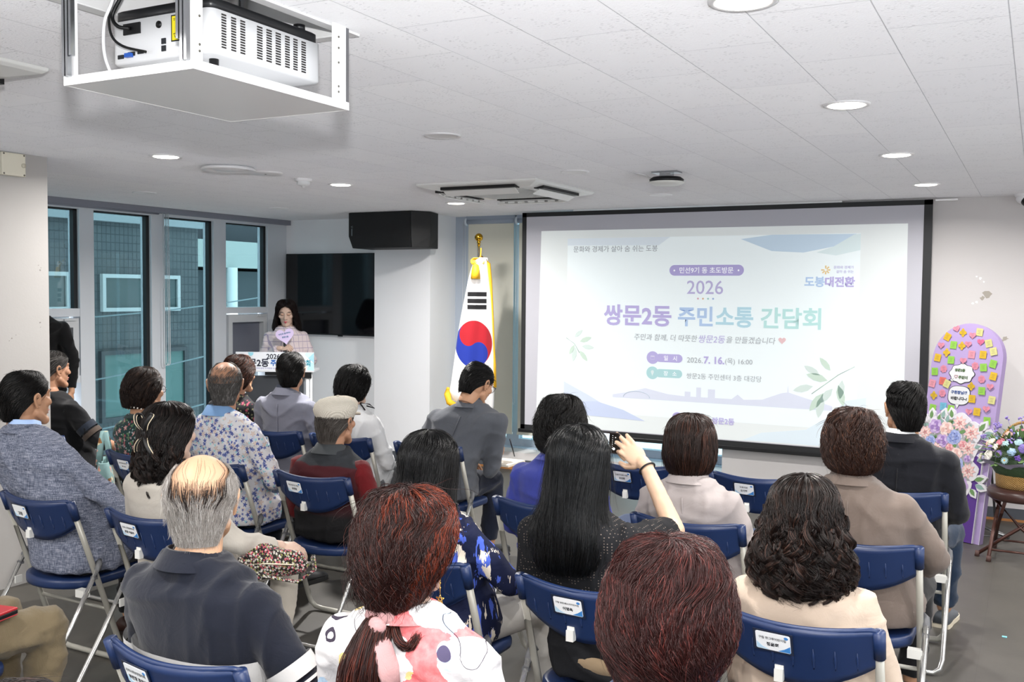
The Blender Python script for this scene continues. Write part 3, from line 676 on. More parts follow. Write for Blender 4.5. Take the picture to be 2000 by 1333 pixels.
leaf_spray([(-1.50, 1.02, 150, .14), (-1.44, .98, 165, .17), (-1.55, .93, 195, .16), (-1.42, 1.06, 130, .13), (-1.40, .92, 230, .16), (-1.47, .88, 235, .18), (-1.33, .99, 265, .15), (-1.36, .95, 285, .17), (-1.48, .86, 262, .18)],
           [(-1.24, 1.10), (-1.36, 1.03), (-1.46, .95), (-1.56, .87)], '#d2e6d8', '#dcebe6')
leaf_spray([(-3.62, 1.26, 40, .10), (-3.57, 1.22, 20, .12), (-3.55, 1.18, -5, .12), (-3.57, 1.14, -50, .12), (-3.61, 1.17, -100, .13), (-3.62, 1.19, -120, .10)], [(-3.70, 1.25), (-3.62, 1.20), (-3.57, 1.12)], '#d2e6d8', '#dcebe6')

# ------------------------------------------------------------ television, loudspeaker
t = thing('television', 'large black wall television in the far left corner', 'television')
obj('bezel', MB().box((-7.02, 8.095, 1.192), (-5.745, 8.149, 2.032)), M_BLACK, t, .004)
obj('screen_panel', MB().box((-7.012, 8.0935, 1.206), (-5.752, 8.0955, 2.026)), mat('tv_glass', '#08090c', .08, spec=.5), t)
obj('sensor', MB().box((-6.34, 8.1, 1.180), (-6.29, 8.12, 1.193)), M_BLACK, t)
t = thing('loudspeaker', 'black loudspeaker box hung at the ceiling against the white column', 'loudspeaker')
prof = [(-5.745, 7.5), (-5.035, 7.5), (-4.93, 7.66), (-4.99, 7.88), (-5.78, 7.88)]
lo_ = [(-5.71, 7.515), (-5.035, 7.515), (-4.945, 7.66), (-4.99, 7.88), (-5.75, 7.88)]
obj('cabinet', MB().loft([[(x, y, 2.05) for x, y in lo_], [(x, y, 2.16) for x, y in prof], [(x, y, H-.004) for x, y in prof]], 0, False), mat('speaker_black', '#121315', .6), t, .006)
obj('front_grille', MB().loft([[(-5.695, 7.507, 2.062), (-5.05, 7.507, 2.062), (-5.05, 7.516, 2.062), (-5.695, 7.516, 2.062)], [(-5.73, 7.493, 2.17), (-5.05, 7.493, 2.17), (-5.05, 7.502, 2.17), (-5.73, 7.502, 2.17)], [(-5.73, 7.493, 2.37), (-5.05, 7.493, 2.37), (-5.05, 7.502, 2.37), (-5.73, 7.502, 2.37)]], 0, False), mat('grille_black', '#17181a', .8, bump=(400, .4)), t)
text('V', .02, mat('badge_silver', '#8b8e92', .3, .8), t, wall_M((-5.70, 7.4925, 2.248), (0, 0, -1), (1, 0, 0)), name='badge')
obj('badge', MB().box((-5.704, 7.4915, 2.165), (-5.696, 7.493, 2.232)), mat('badge_silver', '#8b8e92'), t)
obj('bracket', MB().box((-5.5, 7.86, 2.1), (-5.3, 7.9, 2.3)), M_BLACK, t)

# ------------------------------------------------------------ national flag
def m_flag():
    t = NT('flag_cloth'); v = t.coord(); x, y, z = t.sep(v)
    u = t.math('DIVIDE', t.math('ADD', x, .036), .163); q = t.math('DIVIDE', t.math('SUBTRACT', z, 1.19), .208)
    a = math.atan2(-.70, .46)             # axis of the emblem runs from upper left to lower right
    ca, sa = math.cos(a), math.sin(a)
    al = t.math('ADD', t.math('MULTIPLY', u, ca), t.math('MULTIPLY', q, sa)); pe = t.math('ADD', t.math('MULTIPLY', u, -sa), t.math('MULTIPLY', q, ca))
    r2 = lambda c: t.math('ADD', t.math('POWER', t.math('SUBTRACT', al, c), 2), t.math('MULTIPLY', pe, pe))
    inside = t.math('LESS_THAN', r2(0), 1.0); h1 = t.math('LESS_THAN', r2(-.5), .25); h2 = t.math('LESS_THAN', r2(.5), .25)
    red = t.math('MULTIPLY', t.math('MAXIMUM', t.math('GREATER_THAN', pe, 0), h1), t.math('SUBTRACT', 1, h2))
    em = t.mix(red, '#22369a', '#b0202c')
    bars = None
    for zc in (1.63, 1.57, 1.516):
        b = t.math('LESS_THAN', t.math('ABSOLUTE', t.math('SUBTRACT', z, zc)), .020); bars = b if bars is None else t.math('MAXIMUM', bars, b)
    bars = t.math('MULTIPLY', bars, t.math('LESS_THAN', t.math('ABSOLUTE', t.math('ADD', x, .009)), .085))
    front = t.math('LESS_THAN', y, .0)
    c = t.mix(t.math('MULTIPLY', bars, front), '#ecebea', '#17171a'); c = t.mix(t.math('MULTIPLY', inside, front), c, em)
    t.base(c); t.set(.75, spec=.2, sheen=.2); t.bump(t.noise(300, 2).outputs[0], .08, .002); return t.m
M_GOLD = mat('gold_fringe', '#e9b21e', .6, bump=(180, .5)); M_BRASS = mat('polished_gold', '#c79a2c', .15, 1)
fy = math.radians(28)
t = thing('flag_stand', 'national flag with red and blue circle draped on a standing pole', 'flag', (-4.40, 7.62, 0), fy)
obj('pole', MB().cyl((0, .02, .03), (0, .02, 2.08), .011), mat('chrome_pole', '#c9ccd0', .12, 1), t)
obj('base', MB().lathe([(.16, 0), (.16, .02), (.05, .05), (.02, .10), (.015, .12)], 28, c=(0, .02, 0)), M_BRASS, t)
obj('finial', MB().ell((0, .02, 2.135), (.037, .037, .037), 24, 14).lathe([(.014, 2.06), (.012, 2.08), (.018, 2.09), (.014, 2.105)], 16, c=(0, .02, 0)), M_BRASS, t)
rows = [(1.955, -.02, .075), (1.88, -.06, .09), (1.75, -.095, .10), (1.62, -.12, .112), (1.45, -.155, .122), (1.25, -.19, .13), (1.05, -.215, .14), (.85, -.24, .145), (.70, -.255, .14), (.62, -.22, .12)]
rg = []
for k, (z, xl, xr) in enumerate(rows):
    n = 40; w_ = (xr-xl)/2; cx = (xl+xr)/2; ring = []
    for i in range(n):
        a = 2*pi*i/n; fold = .010*math.sin(a*7+.3*k)*(.4+.6*k/9)+.006*math.sin(a*3+1)
        ring.append((cx+(w_+fold*.5)*math.cos(a), .0+(.055+.02*k/9+fold)*math.sin(a)-.02, z+(-.07*math.cos(a)*(1 if k >= 8 else 0))))
    rg.append(ring)
fl_ = obj('flag_cloth', MB().loft(rg), m_flag(), t)
obj('right_fringe', MB().tube([(.055, -.035, 1.955), (.085, -.03, 1.90), (.105, -.02, 1.75), (.118, -.02, 1.6), (.13, -.02, 1.4), (.138, -.02, 1.2), (.148, -.02, 1.0), (.15, -.02, .8)], [.015, .022, .018, .013, .011, .011, .016, .02], 8), M_GOLD, fl_)
obj('lower_fringe', MB().tube([(-.262, -.03, .80), (-.268, -.035, .74), (-.25, -.05, .67), (-.16, -.07, .62)], [.012, .03, .03, .025], 10), M_GOLD, fl_)
tb = MB().tube([(-.02, -.055, 1.915), (-.02, -.07, 1.88), (-.022, -.078, 1.84), (-.024, -.08, 1.765)], [.012, .03, .037, .044], 14)
for k in range(5): tb.tube([(.035*math.cos(a)-.012+.012*k-.02, -.06+.012*math.sin(3*a), 1.92+.03*math.sin(a)) for a in np.linspace(0, 2*pi, 12)], .0045, 6)
tb.tube([(.02, -.0, 2.04), (.018, -.01, 1.98), (.01, -.04, 1.93)], .006, 6)
obj('tassel', tb, M_GOLD, t)
obj('hook', MB().tube([(.0, .01, 1.96), (.03, -.02, 1.965), (.05, -.03, 1.94), (.045, -.045, 1.91)], .006, 6), M_BRASS, t)

# ------------------------------------------------------------ lectern
LX, LY = -6.15, 6.95
t = thing('lectern', 'white and dark grey lectern carrying a white event sign, in front of the standing woman', 'lectern', (LX, LY, 0), fy)
lsign = obj('sign_board', MB().box((-.365, -.012, .91), (.352, 0, 1.083)), mat('sign_white', '#eef1f6', .4), t, .002)
Ls = lambda x, z, k=1: wall_M((x, -.0125-.0006*k, z), (1, 0, 0), (0, 0, 1))
text('2026', .125, mat('sign_ink', '#23263a', .5), lsign, Ls(-.02, 1.043), bold=.02)
text('쌍문2동', .26, mat('sign_ink', '#23263a', .5), lsign, Ls(-.19, .985), bold=.03)
text('주민소통', .21, mat('sign_blue', '#2f6fc0', .5), lsign, Ls(.06, .985), bold=.035, height=.062)
text('간담회', .14, mat('sign_teal', '#2a94a8', .5), lsign, Ls(.25, .985), bold=.03, height=.062)
text('주민과 함께, 더 따뜻한 쌍문2동을 만들겠습니다', .34, mat('sign_violet', '#7c72b5', .5), lsign, Ls(-.02, .934))
for pl, c_ in (([(.352, 1.08), (.352, .985), (.30, 1.03)], '#a9dcf2'), ([(.352, .985), (.352, .915), (.29, .92), (.30, 1.0)], '#bfe6f4'), ([(.28, 1.08), (.352, 1.08), (.30, 1.03), (.27, 1.06)], '#d5edf8'), ([(-.25, 1.08), (-.20, 1.08), (-.205, 1.055), (-.225, 1.045), (-.245, 1.058)], '#9fdcec'), ([(-.365, .915), (-.30, .915), (-.34, 1.0), (-.365, 1.02)], '#cfe6f6')):
    obj('sign_shape', MB().prism(pl, .0005, M=Ls(0, 0, .2)), mat('sign_'+c_[1:], c_, .5), lsign)
obj('front_panel', MB().box((-.30, .05, .06), (.24, .08, .86)), mat('lectern_dark_grey', '#3b3e44', .5, var=(14, '#33363b')), t, .004)
obj('post', MB().cyl((.285, .03, .03), (.285, .03, .90), .016).cyl((.318, .03, .03), (.318, .03, .90), .011), M_WHITEMETAL, t)
obj('post', MB().cyl((-.30, .03, .03), (-.30, .03, .90), .016).cyl((-.335, .03, .03), (-.335, .03, .90), .011), M_WHITEMETAL, t)
obj('desk_top', MB().box((-.36, -.01, .90), (.35, .26, .925)), mat('desk_white', '#e4e6ea', .4), t, .004)
obj('foot_bar', MB().box((-.36, -.05, 0), (-.27, .22, .035)).box((.26, -.05, 0), (.345, .22, .035)), M_WHITEMETAL, t)
obj('black_bracket', MB().box((.26, 0, .845), (.325, .06, .905)).box((-.10, 0, .87), (.05, .05, .91)), M_BLACK, t)

# ------------------------------------------------------------ message board with sticky notes
th, al = math.radians(25), math.radians(11)
bu = Vector((math.cos(th), -math.sin(th), 0)); bv = Vector((math.sin(th)*math.sin(al), math.cos(th)*math.sin(al), math.cos(al)))
BM = wall_M((-.33, 7.2, 0.001), bu, bv)
t = thing('message_board', 'tall lilac arch-topped message board leaning beside the screen, flowers printed below', 'board', M=BM)
ol = [(.035, 0), (.035, 1.24)]+[(-.215+.25*math.cos(a), 1.24+.25*math.sin(a)) for a in np.linspace(0, pi, 28)][1:]+[(-.47, 1.2), (-.47, 0)]
obj('backing', MB().prism(ol, .05, M=Matrix.Translation((0, 0, -.05))), mat('lilac_board', dim('#b9a3d6', .66), .6), t)
obj('purple_front', MB().prism([(-.006, .0), (-.006, .60), (-.46, .60), (-.46, 0)], .02), mat('deep_purple', dim('#56268f', .66), .5), t)
obj('white_edge', MB().prism([(-.006, 0), (-.003, 0), (-.003, .6), (-.006, .6)], .022).prism([(.033, 0), (.036, 0), (.036, .8), (.033, .8)], .002), mat('foam_white', dim('#f0eef4', .66), .5), t)
# the speech balloons
balloon = [(-.235+.085*math.cos(a)*(1+.06*math.cos(8*a)), 1.135+.066*math.sin(a)*(1+.06*math.cos(8*a))) for a in np.linspace(0, 2*pi, 56)[:-1]]
bal2 = [(-.235+.076*math.copysign(abs(math.cos(a))**.7, math.cos(a)), .982+.064*math.copysign(abs(math.sin(a))**.7, math.sin(a))) for a in np.linspace(0, 2*pi, 40)[:-1]]
INK = mat('felt_pen_black', dim('#16181c', .66), .6); PAPER = mat('balloon_paper', dim('#e9ebee', .66), .6)
for nm, pl, tail in (('cloud_balloon', balloon, [(-.315, 1.085), (-.285, 1.10), (-.295, 1.075)]), ('round_balloon', bal2, [(-.255, .922), (-.225, .922), (-.237, .89)])):
    cx = sum(p[0] for p in pl)/len(pl); cy = sum(p[1] for p in pl)/len(pl)
    o = obj(nm, MB().prism([(cx+(x-cx)*1.05, cy+(y-cy)*1.06) for x, y in pl], .004).prism([(x*1+(x+.24)*.15, y) for x, y in tail], .004), INK, t)
    obj('paper', MB().prism(pl, .0046).prism(tail, .0046), PAPER, o)
text('쌍문2동', .075, mat('green_pen', dim('#4c6b3a', .66), .6), t, Matrix.Translation((-.25, 1.158, .0052)), bold=.05)
text('주민이', .066, mat('green_pen', dim('#4c6b3a', .66), .6), t, Matrix.Translation((-.222, 1.108, .0052)), bold=.05)
hp = heart2(-.272, 1.112, .012); obj('drawn_heart', MB().tube([(x, y, .006) for x, y in hp+hp[:1]], .0012, 5), mat('red_pen', dim('#b5525c', .66), .6), t)
text('구청장님께', .115, mat('blue_pen', dim('#3c5a99', .66), .6), t, Matrix.Translation((-.237, 1.002, .0052)), bold=.045)
text('바랍니다~!', .115, INK, t, Matrix.Translation((-.232, .960, .0052)), bold=.04)
obj('notice_card', MB().prism([(-.20, .04), (-.085, .035), (-.08, .165), (-.19, .175)], .003, M=Matrix.Translation((0, 0, .021))), mat('card_white', dim('#f2f3f4', .66), .6), t)
text('소', .05, INK, t, Matrix.Translation((-.135, .11, .0252)), bold=.03)
# printed flower garland cut out of foam board
garl = random.Random(5)
base_ = MB()
spots = [(-.43, .70, .05, 'dahlia_pink'), (-.455, .78, .035, 'leaf'), (-.36, .75, .055, 'rose_lilac'), (-.385, .645, .04, 'hyd_blue'), (-.28, .74, .055, 'rose_pale'), (-.19, .79, .055, 'dahlia_pink'), (-.22, .69, .055, 'hyd_blue'), (-.10, .735, .058, 'dahlia_pink'), (-.30, .655, .05, 'rose_lilac'), (-.33, .60, .05, 'dahlia_pink'), (-.15, .645, .032, 'rose_pink'), (-.24, .615, .03, 'rose_pink'), (-.11, .625, .055, 'dahlia_pink'), (-.19, .575, .05, 'rose_pale'), (-.105, .555, .028, 'rose_lilac'), (-.18, .51, .055, 'hyd_blue'), (-.09, .475, .055, 'dahlia_pink'), (-.26, .53, .05, 'rose_pale'), (-.31, .48, .045, 'rose_lilac'), (-.13, .37, .06, 'rose_lilac'), (-.22, .43, .045, 'dahlia_pink'), (-.25, .35, .04, 'rose_pale'), (-.20, .29, .03, 'leaf'), (-.4, .56, .045, 'rose_lilac'), (-.38, .5, .04, 'dahlia_pink')]
for x, y, r, k in spots:
    base_.prism([(x+(r+.016)*math.cos(a)*(1+.06*math.sin(5*a)), y+(r+.016)*math.sin(a)*(1+.06*math.sin(5*a))) for a in np.linspace(0, 2*pi, 22)[:-1]], .026, M=Matrix.Translation((0, 0, .0)))
def leafp(x, y, a, L_, w=.42):
    ca, sa = math.cos(a), math.sin(a)
    return [(x+L_*(u*ca-v*sa), y+L_*(u*sa+v*ca)) for u, v in ((0, 0), (.3, w*.5), (.6, w*.5), (1, 0), (.6, -w*.5), (.3, -w*.5))]
lv = []
for i in range(44):
    x, y, r, k = spots[garl.randrange(len(spots))]; a = garl.uniform(0, 2*pi)
    lv.append((x+r*.8*math.cos(a), y+r*.8*math.sin(a), a+garl.uniform(-.5, .5), garl.uniform(.04, .06)))
lv += [(-.03, .70, .5, .075), (-.05, .75, 1.0, .07), (-.02, .73, .3, .07), (-.40, .80, 1.6, .06), (-.32, .81, 1.4, .06), (-.25, .82, 1.8, .06), (-.04, .55, .4, .06), (-.04, .42, .3, .07), (-.03, .39, -.3, .07), (-.06, .36, -.9, .06), (-.17, .27, -1.3, .07), (-.21, .25, -1.9, .08), (-.25, .27, -2.2, .07)]
for x, y, a, L_ in lv: base_.prism(leafp(x, y, a, L_*1.3, .62), .026)
gb = obj('garland_cutout', base_, mat('foam_white', dim('#f0eef4', .66), .5), t)
lm1, lm2 = MB(), MB()
for k, (x, y, a, L_) in enumerate(lv): (lm1 if k % 2 else lm2).prism(leafp(x, y, a, L_), .0012, M=Matrix.Translation((0, 0, .0262)))
obj('printed_leaves', lm1, mat('print_green', dim('#6f9a5c', .66), .6), gb)['kind'] = 'stuff'; obj('printed_leaves', lm2, mat('print_sage', dim('#93b5ad', .66), .6), gb)['kind'] = 'stuff'
FC = {'dahlia_pink': ('#efc3c0', '#f6dcd6', '#d98f8f'), 'rose_lilac': ('#c3a7d8', '#d6c0e6', '#9d7bbd'), 'hyd_blue': ('#a9b5e3', '#c1cbee', '#8b9bd6'), 'rose_pale': ('#f2d5cf', '#f7e6e0', '#e4b7b0'), 'rose_pink': ('#eeb0b4', '#f5c8c8', '#dd8f97')}
for x, y, r, k in spots:
    if k == 'leaf': continue
    c0, c1, c2 = FC[k]; fm = MB(); npet = {'d': 9, 'r': 6, 'h': 12}[k[0]]
    for j, (rr, mi) in enumerate(((r, 0), (r*.72, 1), (r*.42, 2))):
        for q in range(npet if j < 2 else 5):
            a = 2*pi*q/(npet if j < 2 else 5)+j*.4
            if k[0] == 'd': fm.prism(leafp(x+rr*.1*math.cos(a), y+rr*.1*math.sin(a), a, rr*.9, .42), .0012, mi, M=Matrix.Translation((0, 0, .0265+.0013*j)))
            else: fm.prism([(x+rr*.55*math.cos(a)+rr*.42*math.cos(b), y+rr*.55*math.sin(a)+rr*.42*math.sin(b)) for b in np.linspace(0, 2*pi, 11)[:-1]], .0012, (mi+q % 2) % 3 if j else mi, M=Matrix.Translation((0, 0, .0265+.0013*j+.0002*(q % 2))))
    obj('printed_flower', fm, [mat('print_'+c_[1:], dim(c_, .72), .6) for c_ in (c0, c1, c2)], gb)
# easel behind the board
ez = MB().tube([(-.31, 7.62, 1.0), (-.205, 7.50, .03)], .008, 8).tube([(-.145, 7.43, .012), (-.55, 7.47, .012)], .007, 8).tube([(-.13, 7.44, .02), (-.36, 7.75, .03)], .014, 8).tube([(-.45, 7.66, 1.0), (-.55, 7.47, .02)], .008, 8)
tag(obj('easel', ez, mat('thin_steel', dim('#9fa1a3', .66), .35, .9)), 'thin metal easel stand propping up the lilac board from behind', 'easel')
NC = {'pink': '#f79cb4', 'hotpink': '#f5719c', 'gold': '#eec32a', 'green': '#9fdc55', 'paleyellow': '#e8e398', 'rose': '#f3a3b5', 'coral': '#f0776c', 'blue': '#78c5e4'}
CN = {'pink': 'pink', 'hotpink': 'hot pink', 'gold': 'golden yellow', 'green': 'lime green', 'paleyellow': 'pale yellow', 'rose': 'rose pink', 'coral': 'coral red', 'blue': 'sky blue'}
NOTES = [('heart','pink',-.314,1.449,-20),('clover','gold',-.264,1.422,0),('square','gold',-.373,1.388,25),('heart','pink',-.41,1.327,0),('heart','pink',-.193,1.406,0),('square','paleyellow',-.147,1.43,5),('heart','hotpink',-.13,1.363,0),('heart','pink',-.215,1.343,0),('clover','gold',-.259,1.329,0),('square','green',-.321,1.332,3),('square','paleyellow',-.073,1.355,-15),('square','paleyellow',-.033,1.301,-15),('clover','gold',-.363,1.276,0),('square','gold',-.424,1.236,8),('square','green',-.324,1.225,0),('square','rose',-.182,1.272,3),('square','gold',-.102,1.275,2),('heart','pink',-.234,1.226,0),('flower','pink',-.147,1.194,0),('square','green',-.087,1.187,-5),('square','green',-.025,1.216,12),('flower','pink',-.369,1.159,0),('square','green',-.431,1.136,-3),('square','gold',-.012,1.132,10),('flower','pink',-.089,1.106,0),('square','rose',-.439,1.05,10),('square','coral',-.366,1.073,5),('square','paleyellow',-.33,1.055,20),('clover','gold',-.154,1.052,0),('heart','pink',-.024,1.06,0),('square','green',-.077,1.026,0),('clover','gold',-.414,.966,0),('flower','pink',-.354,.987,0),('square','gold',-.137,.966,0),('square','paleyellow',-.001,.97,5),('square','green',-.408,.875,5),('square','blue',-.336,.895,0),('square','green',-.275,.882,3),('heart','pink',-.146,.877,0),('square','gold',-.091,.881,2),('heart','pink',-.029,.907,0),('square','green',-.013,.826,0)]
WORD = ['topmost', 'second from the top', 'third from the top', 'fourth from the top', 'fifth from the top', 'sixth from the top', 'seventh from the top', 'eighth from the top', 'ninth from the top', 'tenth from the top', 'lowest']
PEN = mat('note_pen', dim('#5d5a55', .66), .7)
byk = {}
for n_ in sorted(NOTES, key=lambda q: -q[3]): byk.setdefault((n_[0], n_[1]), []).append(n_)
for (shape, colr), L_ in byk.items():
    for rank, (_, _, u, v, rot) in enumerate(L_):
        s = .024 if shape != 'square' else .0235
        if shape == 'heart': pl = heart2(0, 0, .025)
        elif shape == 'clover': pl = [(.022*math.cos(a)*(1+.22*math.cos(4*a)), .025*math.sin(a)*(1+.22*math.cos(4*a))) for a in np.linspace(pi/4, 2*pi+pi/4, 34)[:-1]]
        elif shape == 'flower': pl = [(.024*math.cos(a)*(1+.09*math.cos(7*a)), .026*math.sin(a)*(1+.09*math.cos(7*a))) for a in np.linspace(0, 2*pi, 44)[:-1]]
        else: pl = [(-s, -s*1.12), (s, -s*1.12), (s, s*1.12), (-s, s*1.12)]
        who = WORD[rank] if rank < len(L_)-1 or rank == 0 else 'lowest'
        pos = f'{who.replace("the ", "")} of {len(L_)} alike' if len(L_) > 1 else 'the only one of its colour'
        M = BM @ Matrix.Translation((u, v, .0062+.0008*rank)) @ Matrix.Rotation(math.radians(-rot), 4, 'Z') @ Matrix.Rotation(math.radians(rnd.uniform(3, 9)), 4, 'X')
        o = obj('sticky_note', MB().prism(pl, .0006), mat('note_'+colr, dim(NC[colr], .62), .6)); o.matrix_world = M
        tag(o, f'{CN[colr]} {shape if shape != "clover" else "clover-shaped"} note on the lilac board, {pos}', 'sticky note', 'sticky notes on the lilac board')
        ln = MB()
        for q in range(4): ln.cbox((-.002*(q % 2), .012-.008*q, .0008), (.024-.004*(q % 3), .0012, .0002))
        obj('handwriting', ln, PEN, o)

# ------------------------------------------------------------ stool and flower basket
M_BROWN = mat('dark_brown_vinyl', '#3d2723', .35); M_BTUBE = mat('brown_tube', '#4a2d26', .3, .3)
t = thing('folding_stool', 'dark brown round folding stool under the flower basket', 'stool', (-.055, 6.98, 0))
obj('seat', MB().lathe([(.001, .372), (.18, .372), (.197, .385), (.20, .42), (.19, .438), (.16, .447), (.001, .45)], 40), M_BROWN, t)
for sx in (-1, 1):
    obj('leg', MB().tube([(.12*sx-.03*sx, -.13*1, .37), (.13*sx, .0, .19), (.15*sx, .19, .02)], .0115, 10), M_BTUBE, t)
    obj('leg', MB().tube([(.15*sx-.03*sx, .13, .37), (.15*sx, .0, .19), (.17*sx, -.21, .02)], .0115, 10), M_BTUBE, t)
    obj('leg', MB().tube([(-.16*sx*-1, -.02, .37), (0, -.05, .2), (.24*sx*-1, -.10, .015)], .0115, 10), M_BTUBE, t)
obj('cross_bar', MB().cyl((-.16, -.16, .065), (.16, -.16, .065), .007).cyl((-.145, .15, .065), (.145, .15, .065), .007), M_BTUBE, t)
ft = MB()
for x, y in ((-.17, -.21), (.17, -.21), (-.15, .19), (.15, .19), (-.24, -.10), (.24, -.10)): ft.cyl((x, y, 0), (x*.985, y*.985, .035), .0145)
obj('foot_cap', ft, mat('brown_rubber', '#4b332e', .7), t)
def m_wicker():
    t = NT('wicker'); a = t.coord(); x, y, z = t.sep(a); ang = t.math('ARCTAN2', y, x)
    s1 = t.math('SINE', t.math('MULTIPLY', ang, 70)); s2 = t.math('SINE', t.math('MULTIPLY', z, 520))
    p = t.math('MULTIPLY', s1, s2); t.base(t.ramp(t.math('MULTIPLY_ADD', p, .5, .5), [(0, '#8a6432'), (.5, '#b58a4c'), (1, '#d3ab6c')])); t.set(.5)
    t.bump(p, .7, .006); return t.m
t = thing('flower_basket', 'wicker basket overflowing with purple, pink and cream flowers on the brown stool', 'flower basket', (-.05, 6.99, .45))
MW = m_wicker()
obj('basket', MB().lathe([(.001, 0), (.155, .0), (.158, .05), (.165, .15), (.16, .155), (.15, .05), (.001, .04)], 48), MW, t)
obj('handle', MB().tube([(.155*math.cos(a), 0, .15+.26*math.sin(a)) for a in np.linspace(0, pi, 20)], .009, 8), MW, t)
wr = [[((.16+.10*k/5+.012*math.sin(9*a+k))*math.cos(a), (.16+.10*k/5+.012*math.sin(9*a+k))*math.sin(a), .13+.045*k/5+.008*math.sin(7*a)) for a in np.linspace(0, 2*pi, 49)[:-1]] for k in range(6)]
obj('paper_wrap', MB().loft(wr, caps=(False, False)), mat('lilac_paper', '#aaa7c2', .6), t)
rb = random.Random(3); fol = MB()
for i in range(230):
    a, e = rb.uniform(0, 2*pi), rb.uniform(-.15, 1.3); R_ = rb.uniform(.17, .235); L_ = rb.uniform(.05, .085)
    d = Vector((math.cos(a)*math.cos(e), math.sin(a)*math.cos(e), .75*math.sin(e))); p = d*R_+Vector((0, 0, .17)); x, y, z = frame_of(d+Vector((rb.uniform(-.6, .6), rb.uniform(-.6, .6), rb.uniform(-.3, .4))))
    w_ = L_*.22
    fol.add([p, p+z*L_*.4+x*w_+y*.004, p+z*L_*.8+x*w_*.6, p+z*L_, p+z*L_*.8-x*w_*.6, p+z*L_*.4-x*w_+y*.004], [(0, 1, 2, 3), (0, 3, 4, 5)], rb.randrange(2))
obj('foliage', fol, [mat('leaf_green', '#3c5a34', .55), mat('leaf_green_light', '#6d8a54', .55)], t)['kind'] = 'stuff'
obj('leaf_mound', MB().ell((0, 0, .15), (.19, .19, .13), 20, 12), mat('leaf_dark', '#2f4529', .7, bump=(60, 1)), t)
FCOL = ['#6b45a8', '#8f78c4', '#f08fa0', '#f3c3b4', '#f3efe2', '#efe7d0', '#a9c8e8', '#7d6bb5', '#f4e9ea', '#b9dbe0']
FM = {}
def bloom(kind, c_):
    if (kind, c_) in FM: return FM[kind, c_]
    b = MB()
    if kind == 0:      # rose: nested cupped petals
        for j, (rr, n_) in enumerate(((1, 6), (.72, 5), (.42, 4))):
            for q in range(n_):
                a = 2*pi*q/n_+j*.5; b.ell((rr*.5*math.cos(a), rr*.5*math.sin(a), .12*j+.05), (.48*rr+.08, .48*rr+.08, .34), 10, 6)
    elif kind == 1:    # daisy-like
        for q in range(14):
            a = 2*pi*q/14; b.ell((.55*math.cos(a), .55*math.sin(a), .05), (.46, .13, .08), 8, 6, R=Matrix.Rotation(a, 3, 'Z'))
        b.ell((0, 0, .12), (.22, .22, .14), 10, 6, m=1)
    else:              # cluster of small buds
        for q in range(9): b.ell((.6*math.cos(q*2.4)*math.sqrt(q/9), .6*math.sin(q*2.4)*math.sqrt(q/9), .1*(1-q/9)), (.26, .26, .24), 8, 6)
    FM[kind, c_] = b.mesh('flower', [mat('petal_'+c_[1:], dim(c_, .72), .6), mat('flower_eye', '#d9a43c', .6)]); return FM[kind, c_]
for i in range(64):
    a = i*2.39996; e = math.asin(min(1, .02+.98*((i+.5)/64)))
    d = Vector((math.cos(a)*math.cos(e), math.sin(a)*math.cos(e), .75*math.sin(e))); p = d*rb.uniform(.215, .25)+Vector((0, 0, .165))
    c_ = FCOL[rb.randrange(len(FCOL))]; k = rb.choice([0, 0, 1, 2, 2]); s = rb.uniform(.018, .034) if k else rb.uniform(.026, .036)
    o = obj('flower', bloom(k, c_), (), t); x, y, z = frame_of(d+Vector((0, -.15, .2)))
    o.matrix_local = Matrix.Translation(p) @ Matrix((x, y, z)).transposed().to_4x4() @ Matrix.Scale(s, 4)
sp = MB()
for i in range(26):
    a, e = rb.uniform(0, 2*pi), rb.uniform(.1, 1.4); d = Vector((math.cos(a)*math.cos(e), math.sin(a)*math.cos(e), math.sin(e))); p = d*.2+Vector((0, 0, .16)); q = p+d*.085
    sp.tube([p, q], .0015, 5)
    for j in range(6): sp.ell(q+Vector((rb.uniform(-.014, .014), rb.uniform(-.014, .014), rb.uniform(-.014, .014))), (.006, .006, .006), 6, 4)
obj('filler_sprigs', sp, mat('sprig', '#8d7cc0', .6), t)['kind'] = 'stuff'
tag(obj('paper_scrap', MB().cbox((-.094, 5.29, .002), (.022, .016, .003)), mat('scrap_blue', '#7fd0dd', .6)), 'tiny pale blue paper scrap lying on the open floor by the right aisle', 'scrap')
